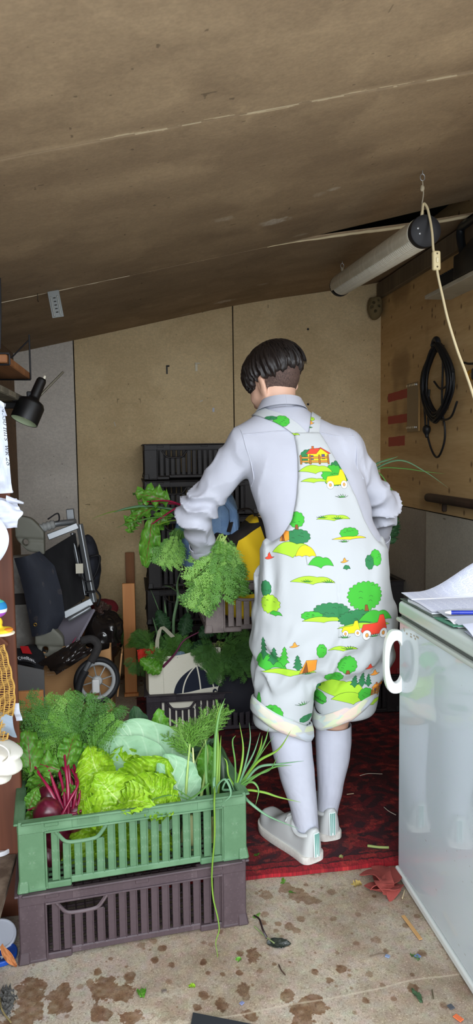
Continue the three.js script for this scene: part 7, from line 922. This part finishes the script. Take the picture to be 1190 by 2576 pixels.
// right wall
{ const t = thing('wall_shelf', 'white shelf board high on the plywood wall carrying a black tool', 'shelf', [1.455, 2.03, -2.46]); part('board', metres(cbox(0.13, 0.018, 1.78, 0.002)), M(0xffffff, 0.6, { map: scuffed([176, 168, 146], [196, 188, 166], 55, { rep: [2, 2] }) }), t); }
{ const o = [1.512, 2.025, -3.2], t = thing('leaf_blower', 'black power tool with a looped handle lying on the white shelf', 'tool', [1.435, 2.0395, -3.0]);
  part('body', metres(nets((x, y, z) => smin(Math.max(Math.abs(x) - 0.04, Math.abs(y - 0.05) - 0.045, Math.abs(z - 0.12) - 0.16) , ell(x, y, z, [0, 0.07, 0.14], [0.055, 0.075, 0.13]), 0.02) - 0.006, [-0.075, -0.005, -0.12], [0.075, 0.17, 0.36], 0.008)), M(0x0e1114, 0.5), t);
  part('nozzle', metres(cbox(0.07, 0.05, 0.2, 0.006, 0, 0.028, -0.12)), M(0x0b0c0e, 0.75), t); for (let i = 0; i < 9; i++) part('tooth', cbox(0.074, 0.01, 0.008, 0.002, 0, 0.054, -0.2 + i * 0.02), M(0x0b0c0e, 0.75), t);
  part('handle', sweep([[0, 0.07, -0.02], [0, 0.13, -0.05], [0, 0.2, -0.075], [0, 0.225, -0.07], [0, 0.232, 0.0], [0, 0.232, 0.1], [0, 0.215, 0.2], [0, 0.15, 0.24]], 0.018, { seg: 50, rad: 12 }), M(0x12181e, 0.4), t, 'dark looped handle'); }
solo('wood_beam', metres(cbox(0.03, 0.09, 3.1, 0.003)), M(0xffffff, 0.85, { map: woodTex([104, 90, 70], [128, 112, 88], 17, [1, 1]) }), 'grey-brown wooden beam along the top of the plywood wall', 'beam', [1.502, 2.262, -2.76]);
{ const t = thing('cable_coil', 'coil of black cable hanging on the plywood wall with its plug dangling', 'cable'); const km = M(0x101114, 0.55);
  const r = rng(9), pY = (y) => 1.834 - (y - 858) / 1000 * 1.93, cz = -3.385;
  const loops = []; const turns = 13; for (let i = 0; i <= turns * 14; i++) { const a = i / 14 * Math.PI * 2, k = Math.floor(i / 14), h = 0.165 + 0.022 * hash3(k, 1, 1), w = 0.125 + 0.055 * hash3(k, 2, 1) , top = 1.825 - 0.012 * hash3(k, 3, 1), sy = Math.cos(a), q = 0.5 - 0.5 * sy; loops.push([1.492 - 0.028 * hash3(k, 5, 2) - 0.008, top - q * h * 2, cz + Math.sin(a) * w * Math.sin(Math.PI * clamp(0.06 + q * 0.78)) ** 0.7 * 1.05 + 0.03 * (hash3(k, 4, 1) - 0.5)]); }
  part('coil', sweep(loops, 0.0058, { seg: 620, rad: 6 }), km, t); part('loose_strand', sweep([[1.48, 1.8, -3.4], [1.475, 1.749, -3.336], [1.475, 1.581, -3.336], [1.475, 1.487, -3.329], [1.48, 1.421, -3.312], [1.485, 1.355, -3.326], [1.485, 1.289, -3.379], [1.485, 1.279, -3.421], [1.485, 1.318, -3.479], [1.48, 1.394, -3.523]], 0.0052, { seg: 60, rad: 7 }), km, t); part('loose_strand', sweep([[1.475, 1.76, -3.5], [1.475, 1.676, -3.543], [1.475, 1.558, -3.55], [1.475, 1.438, -3.532]], 0.0052, { seg: 24, rad: 7 }), km, t); part('loose_strand', sweep([[1.472, 1.612, -3.48], [1.472, 1.515, -3.492], [1.475, 1.433, -3.497]], 0.0052, { seg: 20, rad: 7 }), km, t); part('loose_strand', sweep([[1.47, 1.573, -3.479], [1.47, 1.502, -3.434], [1.47, 1.459, -3.331], [1.47, 1.467, -3.222], [1.47, 1.532, -3.161]], 0.0052, { seg: 24, rad: 7 }), km, t); part('loose_strand', sweep([[1.468, 1.645, -3.414], [1.468, 1.604, -3.339], [1.468, 1.616, -3.264], [1.468, 1.678, -3.194]], 0.005, { seg: 20, rad: 7 }), km, t);
  part('wrap', new THREE.TorusGeometry(0.026, 0.014, 10, 24).rotateY(Math.PI / 2).translate(1.478, 1.822, -3.42), M(0x14181f, 0.5), t); part('plug', nets((x, y, z) => smin(ell(x, y, z, [0, 0, 0], [0.02, 0.024, 0.024]), cap(x, y, z, [0, 0, 0], [0, -0.035, 0.005], 0.012, 0.009), 0.01), [-0.03, -0.05, -0.03], [0.03, 0.03, 0.04], 0.004).translate(...[1.475, 1.417, -3.517]), km, t, 'black plug'); }
solo('wall_peg', sweep([[0.02, 0, 0], [-0.05, 0.005, 0]], 0.006, { seg: 3, rad: 8 }), M(0x2b2a28, 0.5), 'steel peg in the plywood wall carrying the coil of black cable', 'peg', [1.502, 1.815, -3.42]);
{ const y = thing('yellow_tool', 'yellow and black tool hanging on the plywood wall at the right border', 'tool', [1.47, 1.638, -3.061]); part('jaw', sweep([[0, 0.02, 0.06], [0, 0.012, 0.01], [0, 0.0, -0.0], [0, -0.012, 0.012], [0, -0.02, 0.06]], 0.007, { seg: 24, rad: 8 }), M(0xc8901c, 0.5), y); part('body', rbox(0.025, 0.05, 0.09, 0.008, 0, 0, 0.1, 3), M(0x2a2c30, 0.6), y); const c = solo('cable', sweep([[1.49, 1.703, -3.136], [1.48, 1.69, -3.068], [1.48, 1.68, -2.94]], 0.005, { seg: 12, rad: 7 }), black, 'short black cable running off the right border beside the coil', 'cable'); }
for (const [p0, p1, h, l] of [[[1.52, 1.619, -4.199], [1.52, 1.627, -3.873], 0.052, 'topmost of three dark red tape strips on the plywood wall'], [[1.52, 1.488, -4.197], [1.52, 1.491, -3.882], 0.05, 'middle one of three dark red tape strips on the plywood wall'], [[1.52, 1.361, -4.189], [1.52, 1.367, -3.928], 0.058, 'lowest and shortest of three dark red tape strips on the plywood wall']]) solo('tape_strip', sheet((u, v) => [p0[0] - 0.0005, lerp(p0[1], p1[1], u) + (v - 0.5) * h * (0.9 + 0.1 * noise(u * 9)), lerp(p0[2], p1[2], u)], 12, 4, 0.0012), M(0xffffff, 0.5, { map: scuffed([150, 22, 20], [176, 34, 28], 57, { rep: [8, 8] }) }), l, 'tape', [0, 0, 0], 0, 'red tape strips on the plywood wall');
{ const a = [1.515, 1.663, -3.851], b = [1.515, 1.423, -3.718], t = thing('plastic_holder', 'clear plastic holder with two shiny toothed metal strips on the plywood wall', 'holder', [1.512, (a[1] + b[1]) / 2, (a[2] + b[2]) / 2]);
  part('back_plate', cbox(0.004, a[1] - b[1] + 0.02, b[2] - a[2] + 0.04, 0.001), PM(0x9a7a4c, 0.2, { transmission: 0.4, thickness: 0 }), t); for (const k of [0.118, -0.108]) part('metal_strip', merge([0, 1, 2, 3, 4, 5].map((i) => cbox(0.008, 0.012, 0.014, 0.002, -0.006, k, -0.075 + i * 0.021))), M(0xe9e6dc, 0.18, { metalness: 0.9 }), t); part('edge', cbox(0.01, a[1] - b[1] + 0.02, 0.004, 0.001, -0.004, 0, 0.09), PM(0xb8935c, 0.3), t); }
{ const t = thing('wooden_rail', 'dark brown rounded wooden rail fixed low on the plywood wall', 'rail', [1.488, 1.075, -2.5]); part('rail', metres(turned(rbox(0.05, 0.042, 2.05, 0.019, 0, 0, 0, 4), 0, 0, 0)), M(0xffffff, 0.6, { map: woodTex([46, 32, 26], [70, 50, 40], 19, [1, 1]) }), t); for (const z of [-0.86, 0.1, 0.8]) part('bracket', cbox(0.02, 0.05, 0.02, 0.003, 0.015, -0.035, z), M(0x3a2a20, 0.7), t); }
// crates at the back right
{ const c = thing('crate', 'black crate at the back right wall beside the freezer, lowest of its pile', 'crate', [1.2, 0.001, -4.1], 0.0, 'black crates at the right wall'); crateParts(c, crateMat.black); copyOf(c, [1.198, 0.1965, -4.098], 0, 'black crate in the middle of the pile at the back right wall'); copyOf(c, [1.203, 0.392, -4.1], 0, 'topmost black crate of the pile at the back right wall'); }
// ---------------------------------------------------------------- papers on the freezer
const FT = 0.8645 + 0.004;
const ruled = (w, h, seed, lines) => canvasTex(w, h, (c) => { c.fillStyle = '#dde1ee'; c.fillRect(0, 0, w, h); c.strokeStyle = 'rgba(110,130,190,0.5)'; c.lineWidth = 1.5; for (let y = 14; y < h; y += 15) { c.beginPath(); c.moveTo(0, y); c.lineTo(w, y); c.stroke(); } const r = rng(seed); c.strokeStyle = 'rgba(70,84,150,0.75)'; c.lineWidth = 1.4; for (let i = 0; i < lines; i++) { let x = 20; const y = 12 + 15 * i; if (y > h - 10) break; while (x < w * (0.45 + 0.5 * r())) { c.beginPath(); c.moveTo(x, y); for (let k = 0; k < 8; k++) c.lineTo(x += 2.5 + 3 * r(), y - 7 * r()); c.stroke(); x += 7; } } });
{ const t = thing('notebook', 'open lined notebook with handwriting, one page lifted, on the freezer lid', 'notebook', [0, 0, 0]);
  const x0 = 0.8, x1 = 1.16, zg = -1.995;
  const near = (u, v) => [lerp(x0, x1, u) + 0.004 * v, FT + 0.012 + 0.012 * Math.sin(Math.PI * (0.25 + 0.75 * v)) * (0.5 + 0.5 * u), lerp(zg, -1.83, v) - 0.04 * (1 - u)];
  const far = (u, v) => [lerp(x0, x1, u), FT + 0.02 + (0.004 + 0.10 * smooth(0.15, 0.85, u)) * Math.sin(v * 1.57) ** 1.3, lerp(zg, -2.075 - 0.03 * u, v) - 0.012 * (1 - u)];
  part('cover', sheet((u, v) => [lerp(x0 - 0.002, x1, u), FT + 0.003, lerp(-2.07, -1.83, v) - 0.02 * (1 - u)], 4, 4, 0.003), M(0x5f6a62, 0.7), t); part('pages', sheet((u, v) => { const p = near(u, v); return [p[0], p[1] - 0.011, p[2]]; }, 20, 12, 0.008), M(0xd8dae0, 0.85), t);
  part('page', sheet(near, 24, 16), M(0xffffff, 0.85, { map: ruled(512, 384, 4, 20) }), t, 'written page lying flat'); part('page', sheet(far, 24, 16, 0.002), M(0xffffff, 0.85, { map: ruled(512, 384, 9, 22) }), t, 'lifted written page'); }
{ const t = thing('folder', 'green cardboard folder under the notebook on the freezer lid', 'folder', [0, 0, 0]); part('cover', sheet((u, v) => [lerp(0.797, 1.12, u), FT + 0.0022 + 0.004 * v, lerp(-1.835, -1.715, v) + 0.03 * (u - 0.2)], 8, 6, 0.002), M(0x4f8a70, 0.7), t); part('sheet', sheet((u, v) => [lerp(0.816, 1.12, u), FT + 0.008 + 0.007 * (1 - v) + 0.004 * Math.sin(u * 6), lerp(-1.86, -1.725, v) + 0.03 * (u - 0.2)], 12, 6, 0.001), M(0xbcc2cc, 0.8), t, 'grey paper in the folder'); part('sheet', sheet((u, v) => [lerp(0.81, 0.9, u), FT + 0.0075 + 0.004 * Math.sin(v * 5), lerp(-1.80, -1.72, v)], 8, 6, 0.001), M(0xe6e2e6, 0.8), t); }
{ const a = V(...[0.812, 0.893, -1.804]), b = V(...[0.929, 0.893, -1.78]), d = b.clone().sub(a), at = (s, e, r0, r1, m, n, t, l) => part(n, sweep([a.clone().addScaledVector(d, s), a.clone().addScaledVector(d, e)], (q) => lerp(r0, r1, q), { seg: 6, rad: 12 }), m, t, l); const t = thing('ballpoint_pen', 'blue ballpoint pen with a white tip lying across the papers on the freezer', 'pen', [0, 0, 0]); at(0.13, 1, 0.0056, 0.0056, PM(0x1a2f9c, 0.3), 'barrel', t); at(0, 0.13, 0.002, 0.0056, M(0xe8e6e2, 0.4), 'tip', t, 'white tip'); for (let i = 0; i < 5; i++) at(0.18 + i * 0.03, 0.185 + i * 0.03, 0.006, 0.006, M(0x16257c, 0.5), 'grip_ring', t); }
solo('note_paper', sheet((u, v) => [lerp(0.80, 1.08, u) - 0.035 * v + 0.02, FT + 0.012 - 0.006 * v + 0.003 * Math.sin(u * 7 + v * 4) - (v > 0.75 && u < 0.3 ? 0.0 : 0), lerp(-1.72, -1.56, v) + 0.02 * u], 18, 12, 0.0012), M(0xffffff, 0.85, { map: canvasTex(512, 320, (c, W, H) => { c.fillStyle = '#dfe4f8'; c.fillRect(0, 0, W, H); c.fillStyle = '#15161c'; c.font = 'italic 54px serif'; c.save(); c.translate(170, 120); c.fillText('Jemate', 0, 0); c.fillText('wk 4', 150, 80); c.restore(); }) }), 'white sheet with a handwritten word on the near part of the freezer lid', 'paper');
solo('note_paper', sheet((u, v) => [lerp(0.812, 1.1, u) - 0.02 * v, FT + 0.002 + 0.002 * Math.sin(u * 9), lerp(-1.69, -1.50, v)], 18, 8, 0.001), paper, 'blank white sheet under the handwritten sheet on the freezer lid', 'paper');
// ---------------------------------------------------------------- litter on the floor and rug
{
  const lf = leafGeo(0.05, 0.034, { seed: 3, curl: 0.5, ruff: 0.006, crinkle: 0.004, nu: 12, nv: 8 }), sprig = frondGeo(180, 0.06, { bend: 0.6, pin: 4, fine: 2.2, wide: 1.6 });
  const lay = (name, geo, m, p, turn, s, label, cat) => { const o = solo(name, geo, m, label, cat, [p[0], p[1] + 0.004 * s, p[2]]); o.rotation.set(-Math.PI / 2 + 0.1, 0, turn, 'YXZ'); o.scale.setScalar(s); return o; };
  lay('leaf_scrap', lf, chardM, [-0.003, 0, -1.691], 0.2, 0.85, 'torn bright green leaf scrap on the concrete below the brown crate, largest of the scraps', 'leaf'); lay('leaf_scrap', lf, lettuceM, [0.126, 0, -1.708], 1.2, 0.5, 'small yellow-green leaf scrap on the concrete right of the torn leaf', 'leaf'); lay('leaf_scrap', lf, chardM, [0.254, 0, -1.79], 2.0, 0.5, 'little green leaf scrap on the concrete beside a brown stain', 'leaf');
  lay('leaf_scrap', sprig, frondM[2], [0.331, 0, -1.935], 0.4, 0.75, 'green feathery sprig on the concrete right of the brown crate', 'leaf'); lay('leaf_scrap', sprig, frondM[1], [0.449, 0, -2.093], 0.9, 0.8, 'green feathery sprig on the concrete in front of the rug', 'leaf'); lay('leaf_scrap', sprig, frondM[0], [0.435, 0, -2.038], -0.8, 0.6, 'smaller green sprig in the wet patch before the rug', 'leaf');
  lay('leaf_scrap', leafGeo(0.05, 0.016, { seed: 5, curl: 0.2, ruff: 0.002, nu: 10, nv: 6 }), M(0x3f5a3a, 0.7), [0.659, 0, -1.567], 0.15, 1, 'narrow dull green leaf on the concrete near the freezer', 'leaf'); lay('leaf_scrap', lf, M(0xa8904e, 0.8), [0.666, 0, -2.052], 1.5, 0.9, 'dry yellowish leaf on the concrete left of the red cloth', 'leaf');
  lay('leaf_scrap', sprig, frondM[0], [0.379, 0.014, -2.227], 0.3, 0.6, 'small green sprig on the dark rug near the green crate', 'leaf'); lay('leaf_scrap', lf, M(0x8a8a50, 0.8), [0.647, 0.014, -2.193], 2.4, 0.5, 'shrivelled leaf on the rug right of the shoes', 'leaf');
  solo('stalk_scrap', sweep([[0.744, 0.018, -2.232], [0.774, 0.018, -2.218], [0.809, 0.018, -2.209]], 0.0045, { seg: 8, rad: 6 }), M(0x9aa860, 0.7), 'pale green stalk lying on the rug beside the freezer', 'stalk'); solo('thread', sweep([[0.88, 0.017, -2.739], [0.916, 0.018, -2.749], [0.974, 0.017, -2.738]], 0.0016, { seg: 12, rad: 5 }), M(0xc9b8a8, 0.9), 'pale straw lying on the dark rug', 'straw'); solo('thread', sweep([[0.887, 0.017, -2.475], [0.893, 0.018, -2.442], [0.909, 0.017, -2.412]], 0.0014, { seg: 12, rad: 5 }), M(0xd0c0b0, 0.9), 'thin bent straw on the rug next to the freezer corner', 'straw'); solo('thread', sweep([[0.782, 0.017, -2.594], [0.81, 0.017, -2.596]], 0.0018, { seg: 6, rad: 5 }), M(0xc8b090, 0.9), 'short straw on the rug right of the right leg', 'straw');
  { const t = thing('wilted_leaf', 'black wilted leaf with a curled stem on the concrete beside the brown crate', 'leaf'); const c = [0.351, 0, -1.837]; part('leaf', sheet((u, v) => { const n = fbm(u * 6, v * 6, 3, 3) - 0.5, w = 0.02 * Math.sin(Math.PI * clamp(u * 0.9 + 0.08)); return [c[0] - 0.02 + u * 0.06 + 0.012 * n, 0.005 + 0.012 * Math.abs(n) + 0.004 * Math.sin(v * 6), c[2] + 0.004 - 0.03 * u * 0.0 + (v - 0.5) * 2 * w + 0.012 * u]; }, 20, 12, 0.001), PM(0x252a22, 0.35), t); part('stem', sweep([[0.334, 0.006, -1.851], [0.326, 0.02, -1.865], [0.325, 0.016, -1.92], [0.316, 0.006, -1.952]], (q) => 0.0035 - 0.001 * q, { seg: 16, rad: 6 }), PM(0x2a1c1c, 0.4), t); part('vein', sweep([[0.309, 0.004, -1.909], [0.328, 0.005, -1.867], [0.347, 0.016, -1.815]], 0.002, { seg: 10, rad: 5 }), M(0x8c9a66, 0.6), t); }
  { const t = thing('red_cloth', 'folded brick-red cloth dropped on the concrete at the edge of the rug', 'cloth'); const m = PM(0xffffff, 0.9, { map: cotton([150, 66, 58], 17), sheen: 0.2 });
    const band = (pts, w, tw) => { const cv = new THREE.CatmullRomCurve3(pts.map((p) => V(...p))); return sheet((u, v) => { const p = cv.getPoint(u), t2 = cv.getTangent(u), n = V(-t2.z, 0, t2.x).normalize(), a = tw(u); return [p.x + n.x * (v - 0.5) * w * Math.cos(a), p.y + (v - 0.5) * w * Math.sin(a) + 0.004 * Math.sin(u * 9 + v * 3), p.z + n.z * (v - 0.5) * w * Math.cos(a)]; }, 36, 8, 0.0025); };
    part('fold', band([[0.69, 0.012, -2.094], [0.711, 0.026, -2.057], [0.722, 0.03, -2.017], [0.735, 0.02, -1.984], [0.742, 0.008, -1.969]], 0.05, (u) => 0.5 * Math.sin(u * 4)), m, t); part('fold', band([[0.748, 0.012, -2.113], [0.726, 0.03, -2.037], [0.717, 0.034, -1.991], [0.724, 0.012, -1.975]], 0.058, (u) => -0.5 * Math.sin(u * 5)), m, t); part('fold', band([[0.794, 0.01, -2.091], [0.76, 0.028, -2.034], [0.718, 0.03, -2.003], [0.685, 0.012, -2.017]], 0.045, (u) => 0.4 * Math.sin(u * 5 + 1)), m, t); part('fold', band([[0.686, 0.008, -2.038], [0.701, 0.016, -1.992], [0.73, 0.024, -1.971], [0.768, 0.014, -2.021]], 0.04, (u) => 0.6 * Math.sin(u * 3)), m, t); }
  solo('wooden_stick', (() => { const a = V(...[0.733, 0.005, -1.885]), b = V(...[0.743, 0.005, -1.78]), L = a.distanceTo(b), g = metres(cbox(0.011, 0.003, L, 0.001)); g.applyQuaternion(new THREE.Quaternion().setFromUnitVectors(V(0, 0, 1), b.clone().sub(a).normalize())); return g.translate((a.x + b.x) / 2, (a.y + b.y) / 2, (a.z + b.z) / 2); })(), M(0xc99a62, 0.7), 'flat pale wooden stick on the concrete near the freezer', 'stick');
  solo('twig', sweep([[0.346, 0.003, -1.75], [0.348, 0.004, -1.728], [0.355, 0.003, -1.711]], 0.0018, { seg: 8, rad: 5 }), M(0x4a3426, 0.8), 'thin dark twig on the concrete in the middle of the floor', 'twig'); solo('twig', sweep([[0.587, 0.003, -1.742], [0.61, 0.004, -1.745], [0.636, 0.003, -1.747]], 0.0013, { seg: 8, rad: 5 }), M(0x6a5a48, 0.8), 'fine straight twig on the concrete along the pale scratch', 'twig'); solo('twig', sweep([[0.699, 0.003, -1.603], [0.69, 0.004, -1.574]], 0.0016, { seg: 6, rad: 5 }), M(0x5a5038, 0.8), 'short grey twig on the concrete right of the dull green leaf', 'twig'); solo('twig', sweep([[0.761, 0.003, -1.964], [0.781, 0.004, -1.998]], 0.0025, { seg: 6, rad: 5 }), M(0xcdb994, 0.8), 'pale splinter on the concrete beside the red cloth', 'twig');
  const chip = (p, w, d, m, l, tr) => solo('plastic_chip', cbox(w, 0.003, d, 0.001).rotateY(tr), m, l, 'scrap', p); chip([0.71, 0.003, -1.722], 0.016, 0.013, M(0x6d7fa8, 0.6), 'blue plastic chip on the concrete near the freezer, with a green shred beside it', 0.4); chip([0.633, 0.003, -1.735], 0.011, 0.012, M(0x8190ae, 0.6), 'pale blue plastic chip on the concrete left of the other blue chip', 0.9); chip([0.721, 0.003, -1.544], 0.013, 0.015, M(0x4c4e54, 0.6), 'dark grey square chip on the concrete by the freezer', 0.3); chip([0.232, 0.003, -1.635], 0.011, 0.009, M(0x7a80a4, 0.6), 'lilac-blue chip on the concrete in the lower middle', 0.7); chip([0.723, 0.003, -1.509], 0.014, 0.022, M(0xe07040, 0.6), 'orange and white wrapper scrap on the concrete in the lower right corner', 0.5); chip([0.049, 0.003, -1.705], 0.012, 0.01, M(0x6e6258, 0.8), 'grey pebble-like chip on the concrete right of the torn green leaf', 0.2);
  solo('leaf_shred', leafGeo(0.03, 0.012, { seed: 2, nu: 8, nv: 6, ruff: 0.003 }).rotateX(-1.5).rotateY(0.6), M(0x4a6a34, 0.7), 'green shred on the concrete next to the blue chip', 'leaf', [0.711, 0.004, -1.709]);
  solo('rubber_mat', (() => { const q = [[0.113, 0, -1.62], [0.25, 0, -1.561], [0.239, 0, -1.499], [0.091, -0, -1.523]].map((p) => [p[0], -p[2]]); return metres(outline(q, 0.006).rotateX(-Math.PI / 2).translate(0, 0.001, 0)); })(), M(0x24262a, 0.85), 'corner of a black rubber mat at the lower border', 'mat');
  { const t = thing('dry_leaf', 'dry orange-brown leaf lying over the blue lid at the left border', 'leaf'); part('leaf', sheet((u, v) => { const a = [-0.363, 0.059, -1.87], b = [-0.325, 0.011, -1.87], w = 0.015 * Math.sin(Math.PI * clamp(0.15 + u * 0.8)), n = fbm(u * 5, v * 5, 2, 2) - 0.5; return [lerp(a[0], b[0], u) + (v - 0.5) * w, lerp(a[1], 0.004, u ** 0.7) + (v - 0.5) * w * 1.2 + 0.008 * n, -1.862 + 0.01 * u + 0.01 * n]; }, 16, 8, 0.001), M(0xb87442, 0.75), t); }
  { const t = thing('withered_leaves', 'grey withered leaves and a dry stem at the lower left border', 'leaves'); const g = leafGeo(0.05, 0.035, { seed: 8, curl: 1.2, ruff: 0.012, crinkle: 0.012, nu: 12, nv: 10 }); for (const [p, d] of [[[-0.35, 0.004, -1.765], [0.9, 0.15, -0.2]], [[-0.342, 0.004, -1.731], [0.8, 0.2, 0.4]], [[-0.35, 0.006, -1.742], [0.9, 0.3, 0.1]], [[-0.343, 0.004, -1.712], [0.7, 0.2, 0.5]]]) aim(part('leaf', g, M(0x55534f, 0.9), t), p, d, [0, 1, 0.2]); part('stem', sweep([[-0.348, 0.006, -1.742], [-0.338, 0.012, -1.701], [-0.33, 0.008, -1.688], [-0.309, 0.004, -1.66]], 0.0022, { seg: 16, rad: 5 }), M(0x8a7a50, 0.8), t); }
}
// ---------------------------------------------------------------- draw
renderer.render(scene, camera);
